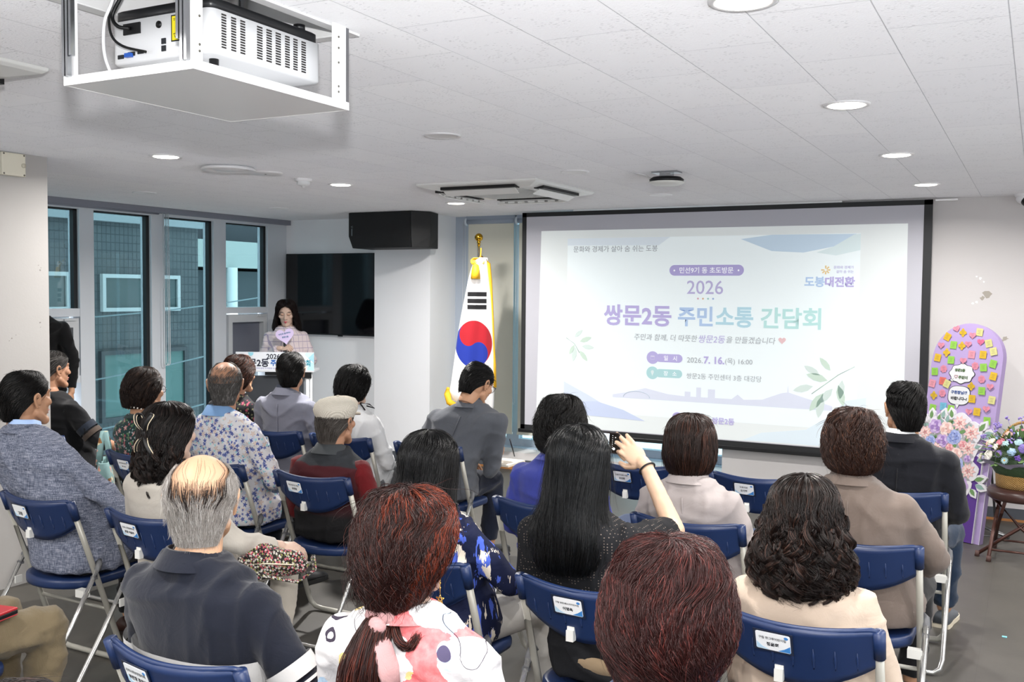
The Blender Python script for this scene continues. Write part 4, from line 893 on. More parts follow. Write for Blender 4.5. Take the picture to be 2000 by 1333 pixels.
# ------------------------------------------------------------ folding chairs
NAVY = mat('navy_plastic', '#182b52', .38, spec=.45, bump=(500, .06, .001)); TUBE = mat('grey_painted_tube', '#a7a59c', .35, .25); RTUBE = mat('bright_tube', '#c4c4c2', .22, .8)
CAPG = mat('dark_grey_cap', '#5c5d60', .45); HOOK = mat('white_hook', '#dcdcd8', .4)
BW, LEAN = .2175, .36
def back_y(u, z): return LEAN*(.77-z)-.05*(1-(u/BW)**2)
def make_chair_meshes():
    m = {}
    nu, nv = 22, 8; b = MB(); F, B = [], []
    for k in range(nv+1):
        rf, rb_ = [], []
        for i in range(nu+1):
            u = -BW+2*BW*i/nu; q = (u/BW)**2; zt = .752+.018*q-.010*max(0, q-.8)*5; zb = .582+.085*q
            z = zb+(zt-zb)*k/nv; y = back_y(u, z)
            rf.append((u, y+.004, z)); rb_.append((u, y-.004, z))
        F.append(rf); B.append(rb_)
    for k in range(nv+1):
        pass
    rings = [F[k]+B[k][::-1] for k in range(nv+1)]
    b.loft(rings)
    lip = [(x, y, z+.002) for x, y, z in [((p[0]), p[1]+.003, p[2]) for p in F[nv]]]
    b.tube(lip, .0075, 8); b.tube([(x, y+.003, z) for x, y, z in F[0]], .005, 6)
    for u in (-.165, -.11, -.055, 0, .055, .11, .165):
        zz = [.655-.02*(1-(u/BW)**2), .70, .725]; b.tube([(u, back_y(u, z)-.0045, z) for z in (zz[0], zz[0]+.03, .70)], [.0008, .0042, .0008], 8)
    for s in (-1, 1):      # sockets that cap the tubes
        x = s*BW; b.cyl((x, LEAN*.004, .766), (x, LEAN*.082, .688), .0175, .0165, 12)
    m['backrest'] = b.mesh('backrest', NAVY)
    f_ = MB(); pts = [(-BW, LEAN*.03, .74), (-BW, LEAN*.30, .47), (-BW, LEAN*.68, .09), (-BW+.006, LEAN*.725, .045), (-BW+.03, LEAN*.745, .02), (-BW+.075, LEAN*.75, .014)]
    f_.tube(pts+[(-x, y, z) for x, y, z in pts[::-1]], .0125, 10)
    f_.cyl((-BW, LEAN*.50, .27), (BW, LEAN*.50, .27), .008)
    m['front_frame'] = f_.mesh('front_frame', TUBE)
    r_ = MB(); e = BW+.022; pts = [(-e, .112, .462), (-e, -.02, .25), (-e, -.15, .065), (-e+.008, -.168, .03), (-e+.035, -.178, .0125), (-e+.08, -.18, .0115)]
    r_.tube(pts+[(-x, y, z) for x, y, z in pts[::-1]], .0105, 10)
    m['rear_frame'] = r_.mesh('rear_frame', RTUBE)
    for s, nm in ((-1, 'l'), (1, 'r')):
        p = MB().tube([(s*e, .095, .432), (s*e, .112, .462), (s*(e-.003), .124, .483), (s*(e-.012), .132, .49), (s*(BW+.004), .128, .482)], [.0125, .0135, .013, .012, .010], 10)
        p.box((s*e-.012, .086, .424), (s*e+.012, .104, .436)); p.cyl((s*(BW+.012), .118, .478), (s*(BW+.026), .118, .478), .006)
        m['pivot_'+nm] = p.mesh('pivot_cap', CAPG)
        m['bracket_'+nm] = MB().box((s*(BW-.02)-.014, .045, .352), (s*(BW-.02)+.022*s+.014, .078, .384)).mesh('seat_bracket', mat('white_bracket', '#d8d8d4', .4))
    ol = []
    for a in np.linspace(pi, 2*pi, 15): ol.append((.195*math.cos(a), .145+.14*math.sin(a)))
    for a in np.linspace(0, pi, 13): ol.append((.15*math.copysign(1, math.cos(a))+.045*math.cos(a), .36+.05*math.sin(a)))
    st = MB().loft([[(x*k, .2+(y-.2)*k, z) for x, y in ol] for k, z in ((.90, .372), (.985, .376), (1, .388), (1, .402), (.985, .412), (.9, .414), (.5, .405))])
    m['seat'] = st.mesh('seat', NAVY)
    h = MB(); y0 = back_y(-.035, .60)
    h.box((-.05, y0-.018, .588), (-.026, y0-.004, .632)).box((-.05, y0-.026, .588), (-.026, y0-.016, .622))
    m['hook'] = h.mesh('hook', HOOK)
    return m
CH = make_chair_meshes()
CARD_W = mat('card_face', '#f2f5f8', .3); CARD_INK = mat('card_ink', '#22252b', .5); CARD_BLUE = mat('card_blue', '#3f86cc', .4); CARD_PALE = mat('card_pale_blue', '#b9d9f0', .4); SLEEVE = mat('dark_sleeve', '#232a3d', .2)
def chair(x, y, label, card=None, cu=-.045, sleeve=True):
    t = thing('folding_chair', label, 'chair', (x, y, 0), 0, 'navy folding chairs set out in rows')
    for k, me in CH.items(): obj(k.split('_l')[0].split('_r')[0] if k.startswith(('pivot', 'bracket')) else k, me, (), t).name = {'pivot_l': 'pivot_cap', 'pivot_r': 'pivot_cap', 'bracket_l': 'seat_bracket', 'bracket_r': 'seat_bracket'}.get(k, k)
    if card is not None:
        z = .703; up = Vector((0, -LEAN, 1)).normalized(); zb = back_y(cu, z)
        M = wall_M((cu, zb-.0052, z), (1, 0, 0), up)
        # follow the curve of the backrest
        ang = math.atan2((back_y(cu+.03, z)-back_y(cu-.03, z)), .06); M = M @ Matrix.Rotation(-ang*-1, 4, 'Y') if False else wall_M((cu, zb-.0075, z), (math.cos(ang), math.sin(ang), 0), up-Vector((0, 0, 0)))
        c_ = obj('name_card', MB().prism(rrect(-.048, -.0285, .048, .0285, .005, 3), .0012), CARD_W, t, M=M)
        if sleeve: obj('card_sleeve', MB().box((-.055, -.034, -.001), (.055, .034, .0004)), SLEEVE, c_)
        obj('corner_band', MB().prism([(.047, -.027), (.047, -.005), (.03, -.018), (.012, -.027)], .0015), CARD_BLUE, c_)
        obj('corner_band', MB().prism([(-.047, -.027), (-.012, -.027), (-.03, -.02), (-.047, -.005)], .0015), CARD_PALE, c_)
        obj('emblem', MB().prism(arc(.037, .019, .006, .0045, 0, 360, 12)[:-1], .0016), CARD_BLUE, c_)
        if card[0]: text(card[0], card[2] if len(card) > 2 else .07, CARD_INK, c_, Matrix.Translation((-.002, .010, .0013)), bold=.02, depth=.0003)
        if card[1]: text(card[1], card[3] if len(card) > 3 else .034, CARD_INK, c_, Matrix.Translation((-.002, -.009, .0013)), bold=.045, depth=.0003)
    return t
C1, C2, C3, C4, C5, C6, C7 = -.56, -1.19, -1.825, -3.06, -3.72, -4.25, -4.95
R4, R3, R2, R1, R0 = 4.77, 3.70, 2.71, 1.69, .66
chair(C1, R4, 'folding chair in the front row under the man in the dark suit')
chair(C2, R4, 'empty folding chair with name card, between the two women, below the slide', ('국회의원', '오기형', .04))
chair(C3, R4, 'empty folding chair with name card, behind the raised hand with the phone', ('도봉구의회 의장', '강신만'))
chair(C4-.03, R4, 'folding chair under the grey-suited man who bends forward')
chair(C5, R4, 'folding chair under the woman in the white jacket', None)
chair(C6, R4, 'folding chair with name card behind the man in the pale lavender-grey jacket', ('초대협의회 회장', '우성현'))
chair(-4.86, R4, 'folding chair hidden behind the floral shirt, near the lectern')
chair(C1, R3, 'folding chair with half-hidden name card behind the taupe jacket', ('시의원', '', .035), -.09)
chair(C2, R3, 'folding chair behind the woman in the pale greige blazer')
chair(C3, R3, 'folding chair behind the woman in the royal blue jacket')
chair(C4, R3, 'folding chair with name card behind the old man in the flat cap', ('백운경로당 회장', '유진현'), -.075, False)
chair(C5, R3, 'folding chair under the man in the blue-flowered white shirt')
chair(C6, R3, 'folding chair with name card behind the woman in green floral blouse', ('금석아파트(4단지)', '통장 고정숙'), -.06, False)
chair(-5.33, R3+.2, 'folding chair behind the man in the dark T-shirt with striped sleeve')
chair(C1, R2, 'folding chair with name card behind the woman in the cream blouse', ('구립 한그루어린이집', '정은희', .076), -.05)
chair(C2, R2, 'folding chair with name card behind the woman with long black hair', ('구립 쌍문2동소리어린이집', '이명옥', .08), -.035)
chair(C3, R2, 'folding chair behind the woman in the navy brush-stroke blouse')
chair(C4, R2, 'folding chair with name card behind the woman with the ribbon hair clip', ('도봉노인종합복지관', '관장 이은주', .078, .06), -.06)
chair(C5, R2, 'folding chair with cut-off name card behind the man in grey linen jacket', ('', '고장'), -.06)
chair(C1, R1, 'folding chair under the woman with big burgundy permed hair')
chair(C2, R1, 'folding chair under the woman with the red ponytail')
chair(C3, R1, 'folding chair with large name card behind the balding man in the polo shirt', ('지역사회보장협의체', '위원장 조야섭', .082, .074), -.09)
chair(C4-.09, R1-.05, 'folding chair under the person in khaki trousers at the left edge')
chair(C2, R0, 'folding chair under the dark-haired person at the bottom edge')

# ------------------------------------------------------------ people: shared anatomy
def skinmat(name, c, c2):
    t = NT(name); n = t.noise(22, 3); t.base(t.mix(n.outputs[0], dim(c, .72), dim(c2, .72))); t.set(.5, spec=.35); t.bump(t.noise(160, 3).outputs[0], .12, .002); return t.m
SK = {'tan': skinmat('skin_tan', '#bd8b6c', '#cb9a7c'), 'warm': skinmat('skin_warm', '#cf9b78', '#daa987'), 'fair': skinmat('skin_fair', '#e3bd9e', '#ecc9ad'), 'pale': skinmat('skin_pale', '#e3c0ab', '#ecccb9'), 'bald': skinmat('skin_ruddy', '#dfb08c', '#e7bb99')}
def head_mesh(jw=1.0):
    b = MB()
    b.ell((0, -.012, .03), (.076, .094, .086), 28, 20); b.ell((0, .028, -.03), (.062*(jw+1)/2, .062, .078), 24, 16); b.ell((0, -.03, -.02), (.068, .065, .07), 24, 16)
    b.limb([(-.022*jw**2, .066, -.094), (.022*jw**2, .066, -.094)], [.021*jw, .021*jw]); b.limb([(0, .078, -.098), (0, .076, -.09)], [.016, .018])
    for s in (-1, 1):
        b.limb([(s*.050*jw, .012, -.055), (s*.046*jw, .03, -.07), (s*.022*jw, .062, -.096)], [.019*jw, .018*jw, .018*jw])
        b.ell((s*.042, .062, -.012), (.024, .022, .022)); b.ell((s*.030, .073, .013), (.017, .014, .012))
        b.ell((s*.010, .096, -.026), (.010, .011, .009)); b.limb([(s*.012, .083-.002*(jw < 1), .032), (s*.040, .074-.002*(jw < 1), .034)], [.011*jw, .010*jw])
        # ear: rim, plate and lobe
        pts = [(s*.076, .012, -.018), (s*.080, .010, .004), (s*.084, .004, .022), (s*.087, -.008, .030), (s*.088, -.020, .022), (s*.086, -.022, .004), (s*.081, -.014, -.016), (s*.077, -.004, -.030), (s*.075, .006, -.030)]
        b.limb(pts, [.005, .005, .0055, .0058, .006, .006, .0058, .0065, .005], 10); b.ell((s*.077, -.006, .002), (.0065, .018, .026), 12, 10)
    b.limb([(0, .084, .026), (0, .096, .0), (0, .106, -.022)], [.009, .010, .012])
    b.limb([(-.020, .080, -.054), (0, .090, -.052), (.020, .080, -.054)], [.007, .0085, .007]); b.limb([(-.016, .080, -.064), (0, .088, -.065), (.016, .080, -.064)], [.007, .009, .007])
    rg = []
    for z, y, rx, ry in ((-.03, -.02, .055, .058), (-.08, -.028, .055, .057), (-.115, -.034, .054, .056), (-.135, -.036, .050, .052)):
        rg.append([(rx*math.cos(2*pi*i/24), y+ry*math.sin(2*pi*i/24), z) for i in range(24)])
    b.loft(rg); return fuse(b, .0042, 5)
HEAD = head_mesh(); HEAD_F = head_mesh(.86)
def hand_mesh(curl, thumb=((-.026, .018, -.006), (-.047, .048, -.014), (-.052, .074, -.022)), spread=1.0, curls=None):
    b = MB(); b.ell((0, .045, 0), (.038, .050, .0145), 18, 12); b.ell((0, .0, 0), (.026, .034, .019), 16, 10); b.limb([(0, -.022, 0), (0, .0, 0)], [.0245, .024], 16)
    for k, (x, y, l) in enumerate(((-.029, .084, 1.0), (-.010, .091, 1.1), (.010, .087, 1.03), (.028, .076, .82))):
        p = Vector((x, y, .002)); pts = [Vector((x*.8, y-.035, .001)), p.copy()]; a = 0; sp = (x*5*spread)
        for j, L_ in enumerate((.042, .026, .020)):
            c_ = (curls[k] if curls else curl); a += math.radians(c_[j])
            p = p+Vector((math.sin(sp)*.5, math.cos(a), -math.sin(a)))*L_*l; pts.append(p.copy())
        b.limb(pts, [.0095, .0092, .0085, .0078, .0068], 10)
    b.limb([(-.012, .008, -.004)]+list(thumb), [.014, .0135, .011, .0085], 10)
    return fuse(b, .0032, 3)
HANDS = {'relaxed': hand_mesh((22, 28, 18)), 'fist': hand_mesh((68, 82, 55), ((-.026, .02, -.010), (-.040, .048, -.026), (-.018, .064, -.040)))}
HANDS['phone'] = hand_mesh((30, 22, 12), ((-.03, .016, -.012), (-.052, .040, -.026), (-.057, .066, -.034)), 1.3, ((62, 62, 25), (30, 24, 12), (22, 22, 14), (28, 25, 15)))
EYE = MB().ell((0, 0, 0), (.0118, .0118, .0118), 14, 10).ell((0, .0085, 0), (.0056, .0042, .0056), 12, 8, m=1).mesh('eye', [mat('eye_white', '#e9e6e1', .2), mat('iris_dark', '#1d1411', .15)])
LID = MB().ell((0, 0, 0), (.0150, .0126, .0105), 16, 10).mesh('eyelid', mat('eyelid_skin', '#c79d86', .5))
LASH = MB().tube([(-.014, .006, -.003), (-.006, .0128, -.0055), (.006, .0128, -.0055), (.014, .006, -.003)], .0013, 6).mesh('lashes', mat('lash_black', '#15100e', .6))
BROW = MB().tube([(-.017, -.002, -.001), (-.004, .004, .003), (.010, .003, .002), (.018, -.004, -.003)], [.0015, .003, .0028, .001], 8, flat=1.0).mesh('eyebrow', mat('brow_dark', '#2b211d', .8))
LIPM = {}
def lips(c_):
    if c_ not in LIPM:
        LIPM[c_] = MB().tube([(-.021, .081, -.056), (-.009, .0955, -.0535), (0, .0965, -.055), (.009, .0955, -.0535), (.021, .081, -.056)], [.0015, .0045, .004, .0045, .0015], 8).tube([(-.018, .081, -.062), (0, .0955, -.0655), (.018, .081, -.062)], [.0018, .0062, .0018], 8).mesh('lips', mat('lip_'+c_[1:], c_, .4))
    return LIPM[c_]

def catmull(P, n):
    P = np.asarray(P, float); out = []; m = len(P)
    for t in np.linspace(0, m-1, n):
        i = min(int(t), m-2); u = t-i; p0, p1, p2, p3 = P[max(i-1, 0)], P[i], P[i+1], P[min(i+2, m-1)]
        out.append(.5*(2*p1+(p2-p0)*u+(2*p0-5*p1+4*p2-p3)*u*u+(3*p1-p0-3*p2+p3)*u**3))
    return np.array(out)

# ------------------------------------------------------------ hair
HAIRM = {}
DARKROOT = {}
def hairmat(c0, c1, rough=.38, spec=.27):
    k = (c0, c1, rough)
    if k in HAIRM: return HAIRM[k]
    t = NT('hair_'+c0[1:]); a = t.n.new('ShaderNodeAttribute'); a.attribute_name = 'hv'
    n = t.noise(40, 2); f_ = t.math('MULTIPLY_ADD', n.outputs[0], .5, t.math('MULTIPLY_ADD', a.outputs['Fac'], .9, -.2))
    t.base(t.ramp(f_, [(0, c0), (.55, c0), (1, c1)])); t.set(rough+.06, spec=spec); HAIRM[k] = t.m; DARKROOT[t.m.name] = c0; return t.m

def strands(P, r, hv, mats, name='hair'):
    """P: (N,K,3) points of N strands, r: (N,K) radii -> three-sided tapering strands"""
    N, K, _ = P.shape
    T = np.gradient(P, axis=1); T /= np.linalg.norm(T, axis=2, keepdims=True)+1e-9
    ref = np.tile(np.array([.31, .22, .92]), (N, K, 1)); A = np.cross(T, ref); A /= np.linalg.norm(A, axis=2, keepdims=True)+1e-9; B = np.cross(T, A)
    V = np.stack([P+r[..., None]*(math.cos(q)*A+math.sin(q)*B) for q in (0, 2*pi/3, 4*pi/3)], axis=2)
    co = V.reshape(-1, 3); base = (np.arange(N)*K*3)[:, None, None]+(np.arange(K-1)*3)[None, :, None]+np.arange(3)[None, None, :]
    nxt = (np.arange(N)*K*3)[:, None, None]+(np.arange(K-1)*3)[None, :, None]+((np.arange(3)+1) % 3)[None, None, :]
    Fq = np.stack([base, nxt, nxt+3, base+3], axis=-1).reshape(-1, 4)
    return co, np.full(len(Fq), 4), Fq.ravel(), np.repeat(hv, K*3)

def hair_surface(sp):
    R_ = np.array([(sp['pole'][0], sp['pole'][1], .001, .001)]+list(sp['rings']), float)   # z, cy, a, b
    D = catmull(R_, 90); D[:, 2:] = np.maximum(D[:, 2:], .001)
    L_ = np.concatenate([[0], np.cumsum(np.hypot(np.diff(D[:, 0]), np.diff((D[:, 2]+D[:, 3])/2)))]); D_s = L_/L_[-1]
    oz = np.array(sp['open'], float)[::-1]           # ascending z
    oh = np.radians(np.interp(D[:, 0], oz[:, 0], oz[:, 1]))
    return D, D_s, oh, L_[-1]

def make_hair(sp, seed):
    rg_ = np.random.default_rng(seed); D, Ds, oh, Ltot = hair_surface(sp)
    f = lambda s, k: np.interp(s, Ds, D[:, k]); fo = lambda s: np.interp(s, Ds, oh)
    items = []
    # under-layer
    if sp.get('shell', True):
        ns, nw = 26, 40; s0 = sp.get('shell_from', 0.0); ss = np.linspace(s0, 1, ns); ww = np.linspace(-1, 1, nw); co = []
        for s in ss:
            ph = ww*(pi-fo(s)); k = sp.get('shell_k', .95); wob = 1+.012*np.sin(ph*9+s*20)
            co.append(np.stack([f(s, 2)*k*wob*np.sin(ph), f(s, 1)-f(s, 3)*k*wob*np.cos(ph), np.full(nw, f(s, 0)-.004)], 1))
        co = np.concatenate(co); idx = np.arange(ns*nw).reshape(ns, nw)
        Fq = np.stack([idx[:-1, :-1], idx[:-1, 1:], idx[1:, 1:], idx[1:, :-1]], -1).reshape(-1, 4)
        items.append((co, np.full(len(Fq), 4), Fq.ravel(), np.zeros(len(co)), 1))
    for lay in sp['layers']:
        N, K = lay['n'], lay.get('k', 9)
        w0 = rg_.uniform(-1, 1, N); lo_, hi_ = lay.get('s0', (0, .7)); s0 = rg_.uniform(lo_, hi_, N); ln = rg_.uniform(*lay.get('len', (.25, .5)), N); s1 = np.minimum(s0+ln, 1+rg_.uniform(-.05, lay.get('over', .0)+1e-3, N))
        if 'wr' in lay: w0 = rg_.uniform(lay['wr'][0], lay['wr'][1], N)
        u = np.linspace(0, 1, K)[None, :]; S = s0[:, None]+(s1-s0)[:, None]*u; Sc = np.clip(S, 0, 1)
        nC = lay.get('clumps', 90); cw = rg_.uniform(-1, 1, nC); ci = rg_.integers(0, nC, N)
        ci = np.argmin(np.abs(w0[:, None]-cw[None, :])+rg_.uniform(0, .05, (N, nC)), 1) if N*nC < 3e6 else ci
        cl = lay.get('clump', .35); W = w0[:, None]*(1-cl*u)+cw[ci][:, None]*cl*u
        W = W+lay.get('swirl', 0)*(1-Sc)**2+lay.get('sway', .02)*np.sin(7*S+rg_.uniform(0, 6, nC)[ci][:, None])
        PH = W*(pi-fo(Sc))
        th = 1+rg_.uniform(*lay.get('lift', (-.05, .03)), N)[:, None]
        a, b, cy, z = f(Sc, 2)*th, f(Sc, 3)*th, f(Sc, 1), f(Sc, 0)
        P = np.stack([a*np.sin(PH), cy-b*np.cos(PH), z+(th-1)*.1*np.clip(1-3*Sc, 0, 1)-(S-Sc)*Ltot], -1)
        c0 = np.stack([np.zeros_like(z), cy, np.minimum(z, .03)], -1); n_ = P-c0; n_ /= np.linalg.norm(n_, axis=2, keepdims=True)+1e-9
        tg = np.stack([np.cos(PH), np.sin(PH), 0*PH], -1)
        A = lay.get('curl', 0.0); fr = lay.get('freq', 2.0)
        if A:
            p0 = rg_.uniform(0, 2*pi, nC)[ci][:, None]+rg_.normal(0, .35, N)[:, None]; fq = fr*(1+rg_.uniform(-.25, .25, nC)[ci][:, None])
            ph = 2*pi*fq*(S-s0[:, None])*Ltot/.1+p0; amp = A*(np.clip(S, 0, 1)**lay['cpow'] if 'cpow' in lay else np.clip(.25+1.2*S, 0, 1))*(1+rg_.uniform(-.3, .4, N)[:, None])
            P = P+tg*(amp*np.sin(ph))[..., None]+n_*(amp*.8*np.cos(ph))[..., None]
            P[..., 2] += amp*.5*np.sin(ph*1.0+1.3)
        P += rg_.normal(0, lay.get('jit', .0012), (N, 1, 3))
        if lay.get('fly'): P += (rg_.normal(0, lay['fly'], (N, 1, 3)))*(u**2)[..., None]+n_*(lay['fly']*.8*np.abs(rg_.normal(0, 1, N))[:, None]*u**2)[..., None]
        r = lay.get('r', .0016)*rg_.uniform(.6, 1.3, N)[:, None]*(1-.82*u**2.2)*(.55+.45*np.minimum(1, u*5))
        hv = np.clip(rg_.beta(1.6, 2.2, N)*.75+.25*rg_.uniform(0, 1, nC)[ci]+lay.get('hv', 0), 0, 1)
        items.append(strands(P, r, hv, None))
    return items
def path_hair(pts, rad, n, K=14, curl=0, freq=2, r=.0018, seed=0, spread=1.0, hvo=0):
    rg_ = np.random.default_rng(seed); C = catmull(pts, K); Rr = np.interp(np.linspace(0, 1, K), np.linspace(0, 1, len(rad)), rad)
    T = np.gradient(C, axis=0); T /= np.linalg.norm(T, axis=1, keepdims=True); X = np.cross(T, np.array([.2, 1, .1])); X /= np.linalg.norm(X, axis=1, keepdims=True); Y = np.cross(T, X)
    th = rg_.uniform(0, 2*pi, n); rh = np.sqrt(rg_.uniform(.1, 1, n)); u = np.linspace(0, 1, K)[None, :]; nc = 22; ci = rg_.integers(0, nc, n); p0 = rg_.uniform(0, 6.28, nc)[ci]
    ca = (np.cos(th)*rh)[:, None]*Rr+curl*np.sin(2*pi*freq*u+p0[:, None])*u; sa = (np.sin(th)*rh)[:, None]*Rr+curl*np.cos(2*pi*freq*u+p0[:, None])*u
    P = C[None]+ca[..., None]*X[None]+sa[..., None]*Y[None]; P += rg_.normal(0, .004*spread, (n, 1, 3))*(u**2)[..., None]
    rr = r*rg_.uniform(.6, 1.3, n)[:, None]*(1-.8*u**2)*np.ones((n, K))
    return strands(P, rr, np.clip(rg_.uniform(0, 1, n)+hvo, 0, 1), None)
def hair_obj(items, M, mats, parent, name='hair'):
    co = np.concatenate([i[0] for i in items]); L_ = np.concatenate([i[1] for i in items]); off = 0; V = []
    for i in items: V.append(i[2]+off); off += len(i[0])
    at = np.concatenate([i[3] for i in items]); A = np.array(M); co = co @ A[:3, :3].T+A[:3, 3]
    return obj(name, raw_mesh(name, co, L_, np.concatenate(V), [mats, mat('under_'+mats.name, DARKROOT.get(mats.name, '#0d0a09'), .95, spec=.05)], np.concatenate([np.full(len(i[1]), 1 if len(i) > 4 else 0) for i in items]), attr=at), (), parent)
# ------------------------------------------------------------ cloth
def cloth(name, c, c2=None, rough=.85, weave=260, wst=.12, spec=.2, sheen=.15, crease=.25):
    t = NT(name); n = t.noise(9, 4); kk = .62 if name != 'white_suiting' else .9; c2 = dim(c2 or c, kk); c = dim(c, kk); t.base(t.mix(t.math('MULTIPLY', n.outputs[0], .8), c, c2)); t.set(rough, spec=spec, sheen=sheen)
    w1 = t.n.new('ShaderNodeTexWave'); w1.inputs['Scale'].default_value = weave; w1.inputs['Distortion'].default_value = 2; t.link(t.coord(), w1.inputs['Vector'])
    h = t.math('ADD', t.math('MULTIPLY', w1.outputs[0], wst), t.math('MULTIPLY', t.noise(14, 5, .6, dist=.8).outputs[0], crease*6))
    t.bump(h, .5, .004); return t.m
def fmask(t, scale, R, petals, loc=(0, 0, 0), keep=.3):
    vec = t.coord((scale,)*3, loc=loc); v = t.voro(1, vec=vec, rand=.95)
    d = t.n.new('ShaderNodeVectorMath'); d.operation = 'SUBTRACT'; t.link(vec, d.inputs[0]); t.link(v.outputs['Position'], d.inputs[1])
    x, y, z = t.sep(d.outputs[0]); u = t.math('MULTIPLY_ADD', y, .6, x); a = t.math('ARCTAN2', z, u)
    rr = t.math('SQRT', t.math('ADD', t.math('MULTIPLY', u, u), t.math('MULTIPLY', z, z)))
    cr, cg, cb = t.sep(v.outputs['Color'])
    thr = t.math('MULTIPLY', t.math('MULTIPLY_ADD', t.math('COSINE', t.math('MULTIPLY_ADD', a, petals, t.math('MULTIPLY', cg, 6))), .28, .72), R)
    return t.math('MULTIPLY', t.math('LESS_THAN', rr, thr), t.math('GREATER_THAN', cr, keep)), t.math('DIVIDE', rr, R), cb
def m_floral(name, base, layers, rough=.8):
    t = NT(name); c = t.mix(t.noise(6, 3).outputs[0], dim(base, .72), dim(base, .72))
    for scale, R, pet, loc, keep, c0, c1 in layers:
        c0, c1 = dim(c0, .72), dim(c1, .72)
        m, r_, q = fmask(t, scale, R, pet, loc, keep); c = t.mix(m, c, t.mix(r_, c0, c1))
    t.base(c); t.set(rough, spec=.2, sheen=.1); t.bump(t.noise(12, 5, .6, dist=.8).outputs[0], .6, .008); return t.m
def m_linen():
    t = NT('blue_grey_linen'); n1 = t.noise(1, 2, vec=t.coord((420, 420, 34))); n2 = t.noise(1, 2, vec=t.coord((30, 30, 420)))
    f_ = t.math('ADD', t.math('MULTIPLY', n1.outputs[0], .5), t.math('MULTIPLY', n2.outputs[0], .5))
    t.base(t.ramp(f_, [(.36, '#3b4252'), (.5, '#676d7e'), (.64, '#9a9daa')])); t.set(.9, spec=.15)
    t.bump(t.math('ADD', t.noise(12, 5, .6, dist=.8).outputs[0], t.math('MULTIPLY', f_, .2)), .6, .008); return t.m
def m_strokes():
    t = NT('navy_brush_print'); c = '#141b38'
    a = t.noise(1, 1, vec=t.coord((26, 20, 7), (0, .5, .2))); s_ = t.noise(1, 3, vec=t.coord((210, 150, 20), (0, .5, .2)))
    m1 = t.math('GREATER_THAN', t.math('ADD', a.outputs[0], t.math('MULTIPLY', t.math('SUBTRACT', s_.outputs[0], .5), .25)), .612)
    b = t.noise(1, 1, vec=t.coord((24, 22, 9), (.3, -.4, .6), (3, 1, 2))); m2 = t.math('GREATER_THAN', t.math('ADD', b.outputs[0], t.math('MULTIPLY', t.math('SUBTRACT', s_.outputs[0], .5), .22)), .615)
    col = t.mix(m1, c, '#e6dccb'); col = t.mix(m2, col, '#4a63c4'); t.base(col); t.set(.75, spec=.2); t.bump(t.noise(12, 5, .6, dist=.8).outputs[0], .6, .008); return t.m
def m_abstract():
    t = NT('white_abstract_print'); W_ = '#dcdadb'
    n1 = t.noise(7.5, 1, .4, t.coord(loc=(1.3, 0, .2))); n2 = t.noise(8, 1, .4, t.coord(loc=(4, 2, 1))); n3 = t.noise(8.5, 1, .4, t.coord(loc=(7, 5, 3))); fine = t.noise(60, 3)
    def band(n, th): return t.math('GREATER_THAN', t.math('ADD', n.outputs[0], t.math('MULTIPLY', t.math('SUBTRACT', fine.outputs[0], .5), .06)), th)
    c = t.mix(band(n1, .60), W_, t.mix(fine.outputs[0], '#d03a48', '#ef9a98')); c = t.mix(band(n2, .63), c, t.mix(fine.outputs[0], '#e9c35c', '#f6e7b4')); c = t.mix(band(n3, .64), c, t.mix(fine.outputs[0], '#8fb9de', '#d6e6f5'))
    ln = t.noise(5, 1, .4, t.coord(loc=(2, 9, 4))); line = t.math('LESS_THAN', t.math('ABSOLUTE', t.math('SUBTRACT', ln.outputs[0], .5)), .0035); c = t.mix(line, c, '#3a3442')
    m, r_, q = fmask(t, 7.5, .19, 1, (2, 3, 5), .5); ring = t.math('GREATER_THAN', r_, .72); c = t.mix(m, c, t.mix(ring, '#4b4560', '#d9d3dd'))
    t.base(c); t.set(.75, spec=.2); t.bump(t.noise(12, 5, .6, dist=.8).outputs[0], .6, .008); return t.m
def m_plaid():
    t = NT('pale_tweed_check'); x, y, z = t.sep(t.coord()); n = t.noise(180, 3)
    def ln(v, k, w_): return t.math('LESS_THAN', t.math('ABSOLUTE', t.math('SUBTRACT', t.math('FRACT', t.math('MULTIPLY', v, k)), .5)), w_)
    m = t.math('MAXIMUM', ln(z, 16, .05), ln(t.math('ADD', x, y), 16, .05)); c = t.mix(n.outputs[0], '#c4b5b8', '#ded2d2'); t.base(t.mix(t.math('MULTIPLY', m, .75), c, '#8f84a0')); t.set(.9, spec=.1); t.bump(n.outputs[0], .4, .004); return t.m
def m_knit():
    t = NT('black_openwork_knit'); v = t.voro(1, vec=t.coord((95, 95, 110)), rand=.05); d = t.math('LESS_THAN', v.outputs['Distance'], .22)
    x, y, z = t.sep(t.coord()); up = t.math('GREATER_THAN', z, .70); t.base(t.mix(t.math('MULTIPLY', t.math('MULTIPLY', d, up), .55), '#17181b', '#8c7f76')); t.set(.85, spec=.2)
    t.bump(t.math('ADD', t.math('MULTIPLY', d, -1), t.noise(12, 5, .6).outputs[0]), .5, .006); return t.m
def m_vest():
    t = NT('maroon_black_vest'); x, y, z = t.sep(t.coord()); n = t.math('MULTIPLY', t.math('SUBTRACT', t.noise(5, 2).outputs[0], .5), .08)
    zz = t.math('ADD', z, n); c = t.ramp(zz, [(0, '#141416'), (.555, '#141416'), (.60, '#3a1c20'), (.80, '#43191e'), (.803, '#2c2f33'), (1, '#2f3236')]); t.base(c); t.set(.8, spec=.2); t.bump(t.noise(12, 5, .6, dist=.8).outputs[0], .5, .008); return t.m

